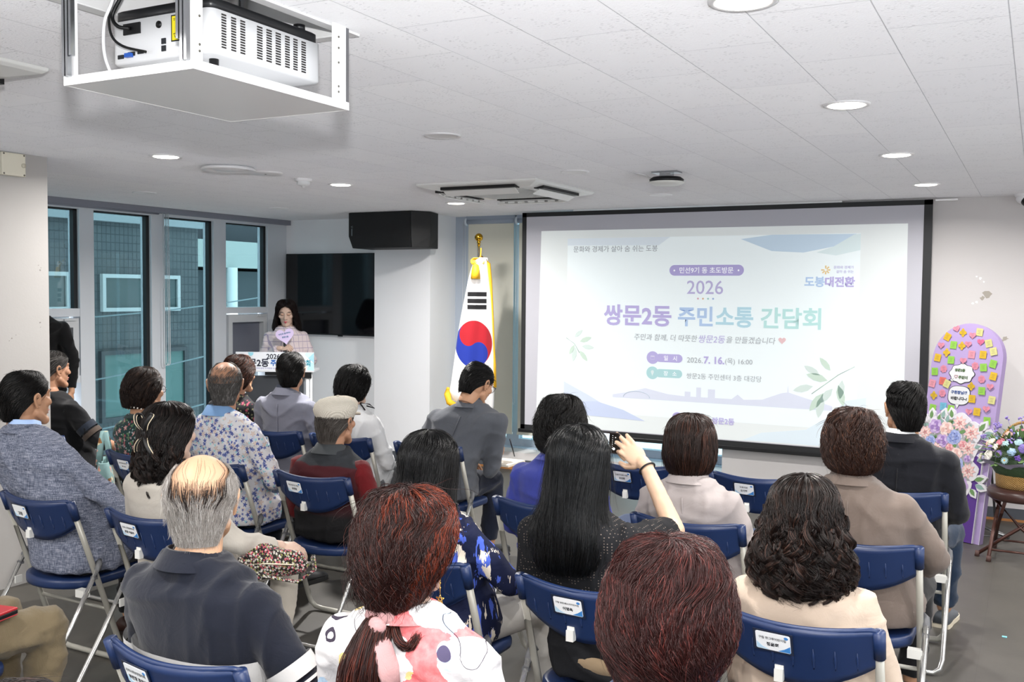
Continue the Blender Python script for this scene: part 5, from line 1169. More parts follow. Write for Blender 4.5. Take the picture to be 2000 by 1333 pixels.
SHOE = {}
def shoe_mesh(c, sole):
    k = (c, sole)
    if k not in SHOE:
        b = MB(); pr = [(-.075, .036, .075), (-.06, .040, .085), (-.02, .042, .082), (.03, .040, .065), (.08, .044, .052), (.13, .045, .045), (.165, .034, .036), (.178, .012, .028)]
        b.loft([[(w_*math.cos(a), y, .022+max(0, math.sin(a))*(h-.022) if math.sin(a) > 0 else .018) for a in np.linspace(0, 2*pi, 17)[:-1]] for y, w_, h in pr])
        b.loft([[(w_*1.06*sx, y, z) for sx, z in ((-1, 0), (1, 0), (1, .022), (-1, .022))] for y, w_, h in pr], 1, False)
        SHOE[k] = b.mesh('shoe', [mat('shoe_'+c[1:], c, .5), mat('sole_'+sole[1:], sole, .7)])
    return SHOE[k]
def wrinkle(me, amp, seed, fr=1.0):
    co = mesh_np(me); n = np.empty(len(me.vertices)*3); me.vertices.foreach_get('normal', n); n = n.reshape(-1, 3); r_ = np.random.default_rng(seed); d = np.zeros(len(co))
    for i in range(7):
        kdir = r_.normal(0, 1, 3)*np.array([.7, .7, 1.3]); kdir /= np.linalg.norm(kdir); f_ = fr*r_.uniform(15, 40)
        wv = 1.6*np.sin(co @ (r_.normal(0, 1, 3)*9)+r_.uniform(0, 6)); s_ = np.sin(co @ kdir*f_+wv+r_.uniform(0, 6))
        d += (1-np.abs(s_))**2*np.clip(np.sin(co @ (r_.normal(0, 1, 3)*8)+r_.uniform(0, 6)), 0, 1)
    co = co+n*((d-.6)*amp*1.35)[:, None]; me.vertices.foreach_set('co', co.ravel()); me.update()
def smooth_faces(me): me.polygons.foreach_set('use_smooth', np.full(len(me.polygons), True)); me.update(); return me
def sqring(c, hw, hd, n=28, e=.82):
    return [(c[0]+hw*math.copysign(abs(math.cos(a))**e, math.cos(a)), c[1]+hd*math.copysign(abs(math.sin(a))**e, math.sin(a)), c[2]) for a in (2*pi*i/n for i in range(n))]
PEOPLE = {}
def person(label, X, Y, hx, zt, hy=.13, yaw=0, pitch=0, roll=0, sw=.40, fat=1.0, skin='warm', hs=1.0, hth=.016, hair=None, hairc=('#141110', '#2c2522'), hrough=.38,
           top=None, hem=.43, sleeve='long', g=.014, collar=None, inner=None, topname='jacket', bottom=None, skirt=False, shoes=('#1d1d1f', '#2a2a2a'), arms=None, hands=('relaxed', 'relaxed'),
           rz=0, lipc='#b5716a', eyes='open', voxel=.011, name='person', stand=False, foldamp=.006, sleevem=None, seed=1, zsh=None, torso_w=1.0, knees=None, palms=(None, None), hdirs=(None, None)):
    t = thing(name, label, 'person', (X, Y, 0), rz)
    yw, pt, rl = math.radians(yaw), math.radians(pitch), math.radians(roll)
    dx = hx-X if not stand else 0; hc = Vector((dx, hy, zt-(.114*hs+hth)))
    R = Matrix.Rotation(yw, 3, 'Z') @ Matrix.Rotation(pt, 3, 'X') @ Matrix.Rotation(rl, 3, 'Y')
    HM = Matrix.Translation(hc) @ R.to_4x4() @ Matrix.Scale(hs, 4)
    zs = zsh if zsh else zt-.345; sy = hy-.035; zn = zs+.085; base_z = .50 if not stand else .88
    nbx = dx*.85; nb = Vector((nbx, hy-.045, zn))
    if stand: sp_ = [(0, 0, base_z-.06), (0, 0, base_z+.04), (0, .01, base_z+.19), (0, .0, zs-.14), (0, sy, zs), (0, sy, zs+.045), (0, hy-.03, zn+.01)]
    else: sp_ = [(0, .215, .43), (0, .215, .52), (dx*.15, .192, .63), (dx*.45, max(.168, sy), zs-.15), (dx*.75, max(sy, .12), zs), (dx*.8, sy+.01, zs+.045), (nbx, hy-.04, zn+.01)]
    wd = [(.168*fat, .135*fat), (.178*fat, .14*fat), (.160*fat*torso_w, .118*fat), (.172*fat*torso_w, .118*fat), (sw/2-.03, .092), (sw/2-.085, .076), (.066, .060)]
    Cc = catmull(sp_, 26); Wd = catmull(wd, 26)
    Sh = {s: Vector((dx*.75+s*(sw/2-.04), sy, zs-.012)) for s in (-1, 1)}
    A = {}
    for s in (-1, 1):
        a_ = (arms or {}).get(s)
        if a_ is None: a_ = [(dx*.3+s*(sw/2+.03), sy+.05, zs-.255), (s*.085, sy+.26, .585)] if not stand else [(s*(sw/2+.03), sy, zs-.27), (s*(sw/2+.02), sy+.06, zs-.50)]
        A[s] = [Sh[s]]+[Vector(p) for p in a_]
    Lg = {}
    for s in (-1, 1):
        if stand: Lg[s] = [Vector((s*.085, 0, base_z)), Vector((s*.085, .02, .48)), Vector((s*.085, -.01, .09))]
        else:
            kx = (knees or (.10, .12))[0 if s < 0 else 1]; Lg[s] = [Vector((s*.085, .20, .485)), Vector((s*kx*1.1, .60, .475)), Vector((s*kx, .57, .09))]
    # ---- body: torso, neck, limbs as one surface; finer head and hands carry on from it
    b = MB(); b.loft([sqring(c, w_[0]*.93, w_[1]*.93, 20) for c, w_ in zip(Cc, Wd)])
    b.limb([nb+Vector((0, 0, -.03)), hc+R @ Vector((0, -.03, -.10*hs))], [.058, .054])
    for s in (-1, 1):
        S0, E, W = A[s]; b.limb([S0, E, W], [.047, .037, .026], 12); b.limb(Lg[s], [.072, .050, .038], 12)
    bm_ = fuse(b, .014, 4)
    items = [(bm_, None, 0), (HEAD_F if skin in ('fair', 'pale') else HEAD, HM, 0)]
    for k_, s in enumerate((-1, 1)):
        S0, E, W = A[s]; d = (Vector(hdirs[k_]) if hdirs[k_] else (W-E)).normalized(); up = Vector(palms[k_]) if palms[k_] else Vector((s*.35, -.1, 1))
        z = (up-d*up.dot(d)).normalized(); x = d.cross(z)
        Mh = Matrix((x*(-1 if s < 0 else 1), d, z)).transposed().to_4x4(); Mh.translation = W+d*.015
        if hands[k_]: items.append((HANDS[hands[k_]], Mh @ Matrix.Scale(.95*hs, 4), 0))
    body = obj('body', join_meshes('body', items, [SK[skin]]), (), t)
    for s in (-1, 1):
        e_ = obj('eye', EYE, (), t, M=HM @ Matrix.Translation((s*.031, .0755, .012)) @ Matrix.Rotation(math.radians(-s*8), 4, 'Z'))
        if eyes == 'closed':
            obj('eyelid', LID, (), e_, M=Matrix.Translation((0, .0015, .001))); obj('lashes', LASH, (), e_, M=Matrix.Translation((0, .0035, .001)))
        obj('eyebrow', BROW, (), t, M=HM @ Matrix.Translation((s*.032, .0835, .036)) @ (Matrix.Scale(-1, 4, (1, 0, 0)) if s < 0 else Matrix.Identity(4)) @ Matrix.Rotation(math.radians(-14), 4, 'Z'))
    obj('lips', lips(lipc), (), t, M=HM)
    # ---- upper garment
    if top is not None:
        gb = MB(); sel = [i for i in range(26) if Cc[i][2] >= (hem if not stand else hem)-.001]
        last = 25
        gb.loft([sqring(Cc[i], Wd[i][0]+g+(.010 if Cc[i][2] < zs-.2 else 0), Wd[i][1]+g+(.006 if Cc[i][2] < zs-.2 else 0), 32) for i in sel if i <= last])
        sm_ = sleevem; sb_ = MB() if sm_ is not None else gb
        for k_, s in enumerate((-1, 1)):
            S0, E, W = A[s]; sl = sleeve if isinstance(sleeve, str) else sleeve[k_]
            if sl == 'long':
                c_ = W-(W-E).normalized()*.012; sb_.limb([S0, S0.lerp(E, .5), E], [.058, .055, .050], 14); sb_.cyl(E, c_, .049, .040, 16); sb_.ell(E, (.0495,)*3, 14, 10)
            elif sl == 'short':
                q = S0.lerp(E, .82); sb_.limb([S0, S0.lerp(E, .45)], [.059, .060], 14); sb_.cyl(S0.lerp(E, .45), q, .060, .063, 16)
            elif sl == 'elbow':
                q = E.lerp(W, .25); sb_.limb([S0, S0.lerp(E, .5), E], [.058, .056, .053], 14); sb_.cyl(E, q, .053, .052, 16)
            elif sl == 'none': pass
        me = smooth_faces(fuse(gb, voxel, 7)); wrinkle(me, foldamp, seed); me.materials.append(top)
        tg = obj(topname, me, (), t)
        if sm_ is not None:
            me = smooth_faces(fuse(sb_, voxel, 6)); wrinkle(me, foldamp, seed+5); me.materials.append(sm_); obj('sleeves', me, (), t)
        if collar:
            ch, cm, cr = collar if len(collar) == 3 else (*collar, 1.0)
            def band(h, r0, r1, m_, nm, z0=0.0, tl=.30):
                cz = zn-.018+z0; rg = []
                for rr, hh in ((r0, 0), (r1, h), (r1-.006, h+.002), (r0-.010, 0)):
                    rg.append([(nbx+rr*math.cos(a)*1.02, hy-.045+rr*math.sin(a)*.98+.01*(hh > 0), cz+hh-tl*rr*math.sin(a)*(1 if math.sin(a) > 0 else .25)) for a in np.linspace(0, 2*pi, 33)[:-1]])
                return obj(nm, MB().loft(rg, caps=(False, False)), m_, t)
            band(ch, .092*cr, .070*cr, cm, 'collar')
            if inner: band(ch+.014, .078*cr, .062*cr, inner, 'shirt_collar', .004)
    if bottom is not None:
        lb = MB()
        for s in (-1, 1):
            H0, K0, A0 = Lg[s]; lb.limb([H0, K0], [.092, .068], 14); lb.cyl(K0, A0+Vector((0, 0, .01)), .068, .055, 16)
        lb.ell((0, .185 if not stand else 0, base_z), (.175*fat, .125 if stand else .14, .085), 24, 14)
        me = smooth_faces(fuse(lb, .013, 6)); wrinkle(me, .006, seed+9); me.materials.append(bottom); obj('trousers', me, (), t)
    sm = shoe_mesh(*shoes)
    for s in (-1, 1): obj('shoe', sm, (), t, M=Matrix.Translation((Lg[s][2].x, Lg[s][2].y+.01, 0)) @ Matrix.Rotation(math.radians(-8*s), 4, 'Z'))
    if hair is not None:
        hair_obj(make_hair(hair, seed+100), HM, hairmat(*hairc, hrough), t)
    return dict(Cc=Cc, Wd=Wd, g=g, root=t, HM=HM, A=A, hc=hc, zs=zs, zn=zn, sy=sy, nb=nb, dx=dx)
def torso_at(p, z, off=.006):
    zz = p['Cc'][:, 2]; i = np.argsort(zz); f = lambda col: float(np.interp(z, zz[i], col[i]))
    return (f(p['Cc'][:, 0]), f(p['Cc'][:, 1]), z), f(p['Wd'][:, 0])+p['g']+.010+off, f(p['Wd'][:, 1])+p['g']+.006+off
def torso_band(p, z0, z1, m, name='hem_band', off=.004):
    R_ = []
    for z in np.linspace(z0, z1, 4):
        c, hw, hd = torso_at(p, z, off); R_.append(sqring(c, hw, hd, 40))
    return obj(name, MB().loft(R_, caps=(False, False)), m, p['root'])
def back_seam(p, m, z0=.60):
    pts = []
    for z in np.linspace(z0, p['zs']+.02, 12):
        c, hw, hd = torso_at(p, z, -.007); pts.append((c[0], c[1]-hd, z))
    obj('back_seam', MB().tube(pts, .0035, 6), m, p['root'])
def sleeve_band(p, s, f0, f1, m, r=.0665, name='sleeve_stripe', seg=(0, 1)):
    S0, E = p['A'][s][seg[0]], p['A'][s][seg[1]]; a, b_ = S0.lerp(E, f0), S0.lerp(E, f1)
    return obj(name, MB().cyl(a, b_, r, r, 28, caps=(False, False)), m, p['root'])
def spectacles(p, m, half='full'):
    g_ = MB()
    for s in (-1, 1):
        g_.tube([(s*.033+.023*math.cos(a), .100-.004*abs(math.cos(a)), .008+.019*math.sin(a)) for a in np.linspace(0, 2*pi, 21)], .0015, 6)
        g_.tube([(s*.056, .098, .012), (s*.074, .085, .014), (s*.084, .02, .014), (s*.085, -.01, .010), (s*.084, -.022, -.004)], .0014, 6)
    g_.tube([(-.010, .102, .012), (0, .106, .015), (.010, .102, .012)], .0015, 6)
    o = obj('glasses', g_, m, p['root'], M=p['HM'])
    for s in (-1, 1): obj('lens', MB().cyl((s*.033, .0985, .008), (s*.033, .0995, .008), .0195, n=20), M_LENS, o)
    return o
def m_lens():
    t = NT('clear_lens'); t.n.remove(t.b); tr = t.n.new('ShaderNodeBsdfTransparent'); g = t.n.new('ShaderNodeBsdfGlossy'); g.inputs['Roughness'].default_value = .03
    mx = t.n.new('ShaderNodeMixShader'); mx.inputs[0].default_value = .08; t.link(tr.outputs[0], mx.inputs[1]); t.link(g.outputs[0], mx.inputs[2]); t.link(mx.outputs[0], t.out.inputs[0]); return t.m
M_LENS = m_lens()

# ------------------------------------------------------------ hair styles (head space: y forward, z up)
def style(pole, rings, open_, layers, **k): return dict(pole=pole, rings=rings, open=open_, layers=layers, **k)
OPEN_M = [(.13, 0), (.082, 0), (.06, 62), (.02, 74), (.0, 99), (-.05, 116), (-.10, 128)]
OPEN_W = [(.13, 0), (.080, 0), (.06, 42), (.0, 52), (-.06, 58), (-.12, 66), (-.6, 70)]
OPEN_B = [(.13, 0), (.085, 0), (.06, 50), (.02, 68), (-.03, 80), (-.08, 95), (-.13, 110)]
def short(n=1500, top_=.0, r=.0015, curl=.0015, lift=(-.04, .03), w=1.0, bottom=-.085):
    return style((.124+top_, -.02), [(.120+top_, -.014, .036*w, .044*w), (.104+top_*.8, -.013, .061*w, .075*w), (.072, -.013, .079*w, .099*w), (.03, -.016, .084*w, .107*w), (-.015, -.022, .081*w, .100*w), (-.05, -.033, .071, .082), (bottom, -.040, .062, .067)], OPEN_M,
                 [dict(n=n, k=8, len=(.18, .36), s0=(0, .78), r=r, curl=curl, freq=1.2, lift=lift, swirl=.9, clump=.25, over=.02), dict(n=n//8, k=7, len=(.1, .2), s0=(0, .8), r=r*.7, fly=.006, lift=(.0, .04), swirl=.9)])
def perm(w=1.0, d=1.0, top_=.02, bottom=-.10, n=2200, curl=.007, freq=3.2, r=.0017, open_=OPEN_B, flare=1.0, fly=.010, k=14):
    return style((.128+top_, -.02), [(.122+top_, -.016, .045*w, .05*d), (.100+top_, -.016, .080*w, .088*d), (.06, -.018, .102*w, .118*d), (.01, -.022, .110*w, .126*d), (-.04, -.028, .106*w*flare, .116*d*flare), (-.08, -.034, .092*w*flare, .098*d), (bottom, -.040, .070*w, .074*d)], open_,
                 [dict(n=int(n*1.5), k=k+2, len=(.28, .55), s0=(0, .66), r=r*.75, curl=curl*1.15, freq=freq*.75, cpow=.8, lift=(-.08, .03), clump=.62, clumps=110, swirl=.5, over=.03, sway=.05), dict(n=n//8, k=18, len=(.15, .3), s0=(0, .8), r=r*.45, curl=curl*.8, freq=freq*.6, fly=fly, lift=(.0, .04), swirl=.5)], shell_k=.93)

def ringlets(p, style_, mats, n=46, phi=2.0, s_range=(.35, .7), length=.13, rad=.014, turns=1.6, r=.0015, m=34, seed=0):
    """separate spiral locks that hang from the hair surface"""
    rg_ = np.random.default_rng(seed); D, Ds, oh, L_ = hair_surface(style_); items = []
    for i in range(n):
        ph = rg_.uniform(-phi, phi); s0 = rg_.uniform(*s_range); Ln = length*rg_.uniform(.7, 1.25); K = 15; pts = []; p0 = rg_.uniform(0, 6.28); tw = turns*rg_.uniform(.8, 1.3)*rg_.choice([-1, 1])
        for k in range(K):
            u = k/(K-1); s = min(1.0, s0+u*Ln/L_); a, b_, cy, z = (np.interp(s, Ds, D[:, q]) for q in (2, 3, 1, 0)); ex = max(0, s0+u*Ln/L_-1)*L_
            rr = rad*min(1, .2+1.4*u); q = p0+2*pi*tw*u
            pts.append(((a*1.0+rr*math.cos(q)+.004)*math.sin(ph)+rr*math.sin(q)*math.cos(ph), cy-(b_*1.0+rr*math.cos(q)+.004)*math.cos(ph)+rr*math.sin(q)*math.sin(ph), z-ex))
        items.append(path_hair(pts, [.006, .0085, .0085, .007, .003], m, 16, 0, 1, r, seed*100+i, .35, rg_.uniform(-.25, .15)))
    return hair_obj(items, p['HM'], mats, p['root'], 'curls')
BLACKH = ('#0c0b0b', '#2b2725'); DBROWN = ('#17100d', '#43302a'); BROWN = ('#2a1914', '#6b4633')
OPEN_L = [(.15, 0), (.09, 0), (.06, 45), (.0, 56), (-.08, 74), (-.2, 96), (-.6, 100)]
SKULL = [(.113, -.012, .029, .035), (.101, -.012, .048, .059), (.072, -.012, .0695, .0855), (.03, -.013, .081, .099), (-.015, -.020, .076, .089), (-.05, -.031, .069, .068), (-.092, -.033, .061, .062)]
def longstyle(n, zend, w=1.0, curl=.002, freq=.8, wend=.115, r=.0016, cpow=1.5, hend=.085, clump=.35, mid=1.0):
    z0 = -.02; k = lambda q: z0+(zend-z0)*q
    rings = [(.126, -.016, .040*w, .046*w), (.106, -.016, .071*w, .086*w), (.06, -.017, .092*w, .112*w), (z0, -.022, .098*w, .117*w),
             (k(.3), -.034, .104*w*mid, .116*w), (k(.6), -.052, (wend+.008)*mid, .108), (k(.85), -.066, wend, hend+.01), (zend, -.075, wend*.82, hend*.85)]
    return style((.132, -.018), rings, OPEN_L, [dict(n=n, k=16, len=(.35, .7), s0=(0, .62), r=r, curl=curl, freq=freq, cpow=cpow, lift=(-.06, .025), clump=clump, clumps=110, over=.03, swirl=.1),
                 dict(n=n//9, k=14, len=(.3, .6), s0=(0, .6), r=r*.6, fly=.010, curl=curl, freq=freq, cpow=cpow, lift=(.0, .04))], shell_k=.94)

# --- cream blouse woman
CREAM = cloth('cream_linen', '#ecd7c3', '#e3ccb6', crease=.35); BEIGE_T = cloth('beige_trousers', '#cdbba6')
p = person('woman in a cream blouse with shoulder-length dark curls, behind the burgundy hairdo', C1, R2, -.573, 1.136, hy=.17, sw=.39, fat=1.02, top=CREAM, bottom=BEIGE_T, collar=(.025, CREAM), seed=2, sleeve='elbow', topname='blouse', hth=.018,
           hair=style((.134, -.018), [(.128, -.018, .045, .05), (.106, -.018, .078, .09), (.06, -.02, .099, .115), (.0, -.024, .108, .122), (-.06, -.034, .122, .125), (-.115, -.042, .137, .122), (-.165, -.05, .130, .108), (-.20, -.055, .09, .08)], OPEN_L,
                      [dict(n=3600, k=20, len=(.3, .6), s0=(0, .68), r=.0011, curl=.020, freq=1.9, cpow=2.0, lift=(-.10, .03), clump=.85, clumps=64, over=.06), dict(n=300, k=16, len=(.25, .5), s0=(.2, .7), r=.001, curl=.018, freq=2.3, cpow=2.5, fly=.01)]), hairc=('#150e0c', '#4a342c'), yaw=4, hrough=.3)
CRS = style((.134, -.018), [(.128, -.018, .045, .05), (.106, -.018, .078, .09), (.06, -.02, .099, .115), (.0, -.024, .108, .122), (-.06, -.034, .120, .124), (-.115, -.042, .132, .118), (-.165, -.05, .122, .104), (-.20, -.055, .09, .08)], OPEN_L, [])
ringlets(p, CRS, hairmat('#150e0c', '#4a342c', .3), 96, 1.75, (.36, .78), .12, .017, 1.2, .00095, 60, 1)
# --- taupe jacket woman
TAUPE = cloth('taupe_suiting', '#8d7e75', '#84766d', crease=.3)
p = person('person in a taupe blazer with short brown permed hair, behind the cream blouse', C1, R3, -.602, 1.229, hy=.16, sw=.43, fat=1.12, top=TAUPE, bottom=cloth('black_trousers', '#1a1a1d'), collar=(.04, TAUPE), seed=3, hth=.026,
           arms={1: [(.265, .20, .685), (.20, .42, .60)]}, hair=perm(1.0, 1.02, .014, -.095, 2200, .006, 2.8, .0017), hairc=BROWN, yaw=16, shoes=('#222226', '#141416'), knees=(.10, .15))
back_seam(p, TAUPE)
# --- dark suit man
SUITK = cloth('midnight_suit', '#191b24', '#14161e', crease=.25)
p = person('man in a midnight-blue suit with short black hair, seated nearest the message board', C1, R4, -.537, 1.254, hy=.14, sw=.47, fat=1.12, top=SUITK, bottom=cloth('blue_jeans', '#2c3f58', '#24354c'), collar=(.04, SUITK), inner=mat('shirt_white', '#eceef0', .8), seed=4,
           hair=short(1500, .004, .0016), hairc=BLACKH, skin='warm', yaw=24, hs=1.03, shoes=('#4c5157', '#cfc5b0'), knees=(.10, .19))
back_seam(p, mat('seam_dark', '#0d0e14', .8))
# --- greige blazer woman, bob
GREI = cloth('pale_greige_suiting', '#cfc5c3', '#c6bcba', crease=.25)
p = person('person in a pale greige blazer with a straight chestnut bob, in front of the slide', C2, R3, -1.222, 1.173, hy=.15, sw=.40, top=GREI, bottom=cloth('grey_blue_trousers', '#6d7785'), collar=(.045, GREI), seed=5, hth=.022,
           hair=style((.132, -.018), [(.126, -.018, .045, .05), (.106, -.018, .078, .088), (.06, -.02, .098, .112), (.0, -.022, .106, .118), (-.05, -.026, .104, .112), (-.09, -.03, .092, .095), (-.112, -.034, .074, .074)], OPEN_W, [dict(n=2000, k=11, len=(.3, .6), s0=(0, .66), r=.0016, curl=.001, lift=(-.05, .02), clump=.2, over=.02), dict(n=160, k=9, len=(.2, .4), s0=(0, .7), r=.001, fly=.006)]),
           hairc=('#1e120e', '#563326'), yaw=2, skin='fair')
back_seam(p, GREI)
# --- long black hair woman with phone
KNIT = m_knit()
p = person('woman with very long straight black hair and black knit top, raising a phone', C2, R2, -1.268, 1.238, hy=.14, sw=.40, top=KNIT, bottom=cloth('khaki_skirt', '#a58f72'), collar=(.02, KNIT), seed=6, topname='knit_top', hth=.020, skin='fair',
           sleeve=('short', 'short'), arms={1: [(.152, .40, .865), (.019, .475, 1.060)]}, hands=('relaxed', 'phone'), palms=(None, (.42, -.88, .12)), hdirs=(None, (-.80, .06, .62)), hair=longstyle(5200, -.315, .98, .0022, .6, .125, r=.00115), hairc=('#08090a', '#23272b'), hrough=.26)
W = p['A'][1][2]
E_ = p['A'][1][1]; hx_, hy_, hz_ = frame_of(W-E_)
obj('hair_tie', MB().tube([W-hz_*.012+hx_*.0285*math.cos(a)+hy_*.0285*math.sin(a)+hz_*.006*math.sin(a) for a in np.linspace(0, 2*pi, 25)], .0032, 8), mat('black_elastic', '#0d0d0f', .7), p['root'])
PHM = wall_M((-1.352, 3.19, 1.128), (.985, .17, -.045), (.03, .05, 1))
ph = thing('smartphone', 'black smartphone held sideways in the raised hand, filming the slide', 'phone', M=PHM)
obj('case', MB().prism(rrect(-.078, -.037, .078, .037, .009), .009, M=Matrix.Translation((0, 0, -.009))), mat('phone_rim', '#2a2023', .3, .4), ph, .0015)
obj('display', MB().prism(rrect(-.075, -.034, .075, .034, .008), .0006), mat('phone_glass', '#0b0c0e', .12), ph)
dsp = obj('viewfinder', MB().box((-.055, -.032, .0006), (.040, .032, .0009)), mat('viewfinder_image', '#cfdfeb', .4, emis='#cfdfeb', estr=.35), ph)
ic = MB()
for k in range(7): ic.cyl((.052, .026-.0075*k, .0006), (.052, .026-.0075*k, .0011), .0011, n=8)
ic.cyl((.058, -.02, .0006), (.058, -.02, .0012), .0048, n=16); ic.cyl((.062, .02, .0006), (.062, .02, .0012), .0018, n=10); ic.cyl((.062, .0, .0006), (.062, .0, .0012), .0022, n=10)
obj('camera_icons', ic, mat('icon_white', '#e8eaec', .4, emis='#ffffff', estr=.4), ph)
# --- royal blue jacket woman
BLUEJ = cloth('royal_blue_suiting', '#4652b8', '#3f4bad', crease=.25)
p = person('person in royal blue jacket with black curly hair, half hidden by the long-haired woman', C3, R3, -1.798, 1.213, hy=.15, sw=.40, top=BLUEJ, bottom=cloth('royal_blue_trousers', '#4652b8'), collar=(.03, BLUEJ), inner=mat('shirt_white', '#eceef0'), seed=7, hth=.03,
           hair=perm(.98, 1.0, .016, -.105, 1700, .008, 2.4, .0016), hairc=BLACKH, skin='fair')
# --- burgundy perm woman
p = person('person with a big burgundy permed hairdo and blue floral blouse at the bottom edge', C1, R1, -.612, 1.170, hy=.13, sw=.40, top=m_floral('blue_floral', '#39496f', [(38, .36, 5, (0, 0, 0), .3, '#cfd9ea', '#8fa6cf'), (52, .32, 4, (3, 1, 2), .4, '#7f93c0', '#c9d4ea')]), bottom=cloth('navy_trousers', '#20242f'), collar=(.02, MATS.get('blue_floral') or cloth('blue_floral_trim', '#56679a')), seed=8, hth=.030, voxel=.009,
           hair=perm(1.14, 1.06, .026, -.135, 6600, .0120, 1.45, .0011, flare=1.02, fly=.005, k=26), hairc=('#2b1312', '#7a3b35'), hrough=.36, yaw=2, skin='fair')
# --- red ponytail woman
ABST = m_abstract()
p = person('person with a coppery red ponytail tied with a pink scarf, white abstract-print blouse', C2, R1, -1.225, 1.213, hy=.14, sw=.42, top=ABST, bottom=cloth('dark_skirt', '#23242b'), collar=(.035, ABST), seed=9, topname='blouse', hth=.026, voxel=.009, skin='pale', sleeve='elbow', foldamp=.007,
           hair=style((.140, -.02), [(.134, -.02, .05, .055), (.112, -.02, .083, .094), (.06, -.022, .104, .122), (.0, -.032, .104, .124), (-.05, -.048, .090, .104), (-.09, -.066, .066, .074), (-.125, -.088, .035, .036)], [(.15, 0), (.09, 0), (.06, 52), (.0, 76), (-.05, 86), (-.13, 60)],
                      [dict(n=5200, k=24, len=(.55, .95), s0=(0, .42), r=.0010, curl=.006, freq=1.0, lift=(-.07, .025), clump=.55, clumps=110, over=.0, sway=.07), dict(n=420, k=14, len=(.25, .5), s0=(0, .7), r=.0009, curl=.009, freq=1.4, fly=.016, lift=(.0, .05))]), hairc=('#210e0c', '#59291f'), hrough=.3)
hm_o = hairmat('#5e2414', '#a8502a', .3)
hair_obj(make_hair(dict(pole=(.142, -.02), rings=[(.136, -.02, .05, .055), (.114, -.02, .085, .096), (.06, -.022, .106, .124), (.0, -.032, .106, .126), (-.05, -.048, .092, .106), (-.09, -.066, .068, .076), (-.125, -.088, .036, .037)], open=[(.15, 0), (.09, 0), (.06, 52), (.0, 76), (-.05, 86), (-.13, 60)], shell=False,
    layers=[dict(n=520, k=22, wr=(.55, .98), len=(.5, .8), s0=(.05, .4), r=.0009, curl=.007, freq=1.3, clump=.5, clumps=40), dict(n=240, k=14, wr=(.0, .9), len=(.2, .35), s0=(.02, .25), r=.0008, curl=.007, freq=1.4, clumps=40)]), 3), p['HM'], hm_o, p['root'], 'hair_highlight')
TP = [(0, -.085, -.115), (-.005, -.125, -.15), (-.012, -.16, -.22), (-.02, -.17, -.30), (-.03, -.165, -.38)]
hair_obj([path_hair(TP, [.020, .034, .046, .048, .022], 1500, 18, .010, 1.5, .0011, 5), path_hair([(.02, -.10, -.12), (.05, -.125, -.16), (.075, -.12, -.175), (.085, -.10, -.15)], [.008, .01, .008, .003], 60, 12, .004, 1.2, .0014, 6)], p['HM'], hairmat('#210e0c', '#59291f', .3), p['root'], 'ponytail')
PINK = cloth('pink_scarf', '#e9b9b8', '#dfa6a8', crease=.6)
sc_ = MB().tube([(.030*math.cos(a), -.100+.030*math.sin(a)*.8, -.128+.008*math.sin(3*a)-.5*.03*math.sin(a)) for a in np.linspace(0, 2*pi, 25)], [.015+.004*math.sin(5*a) for a in np.linspace(0, 2*pi, 25)], 10)
sc_.ell((.005, -.138, -.135), (.022, .018, .020)); sc_.tube([(0, -.135, -.135), (.03, -.15, -.17), (.045, -.15, -.22), (.05, -.14, -.27)], [.010, .022, .026, .018], 12, flat=.35); sc_.tube([(0, -.135, -.135), (-.025, -.15, -.16), (-.05, -.155, -.22), (-.062, -.15, -.33)], [.010, .020, .024, .020], 12, flat=.35)
me = smooth_faces(sc_.mesh('hair_scarf', PINK)); obj('hair_scarf', me, (), p['root'], M=p['HM'])
spectacles(p, mat('gold_rim', '#c6a468', .25, .9))
er = MB().cyl((0, 0, 0), (0, 0, -.055), .0009, n=6)
for j in range(5):
    a0, a1 = 2*pi*j/5*2+pi/2, 2*pi*(j+1)/5*2+pi/2; er.cyl((.011*math.cos(a0), 0, -.066+.011*math.sin(a0)), (.011*math.cos(a1), 0, -.066+.011*math.sin(a1)), .0010, n=6)
for k in range(4): er.ell((0, 0, -.008-.011*k), (.0022, .0022, .0028), 8, 6)
for s in (-1, 1): obj('earring', er, mat('earring_gold', '#d2a457', .25, 1), p['root'], M=p['HM'] @ Matrix.Translation((s*.079, -.004, -.036)))
# --- navy brush-stroke blouse woman
STR = m_strokes()
p = person('person with straight black hair in a navy blouse with white and blue brush strokes', C3, R2, -1.835, 1.176, hy=.15, sw=.41, fat=1.05, top=STR, bottom=cloth('white_trousers', '#e3e0da'), collar=(.02, STR), seed=10, topname='blouse', hth=.020, skin='pale', sleeve='long', knees=(.10, .2),
           arms={1: [(.275, .20, .665), (.215, .42, .60)]}, hair=longstyle(3600, -.215, 1.0, .0022, .6, .112, hend=.10, r=.0012), hairc=('#0a0a0b', '#2a2c2f'), hrough=.28, yaw=2)
W = p['A'][1][2]
br_ = MB()
for k in range(16):
    a = 2*pi*k/16; br_.ell(W+Vector((.036*math.cos(a), .012*math.sin(a), .036*math.sin(a))), (.007, .007, .007), 8, 6)
obj('bracelet', br_, mat('bracelet_gold', '#a8844a', .3, .9), p['root'])
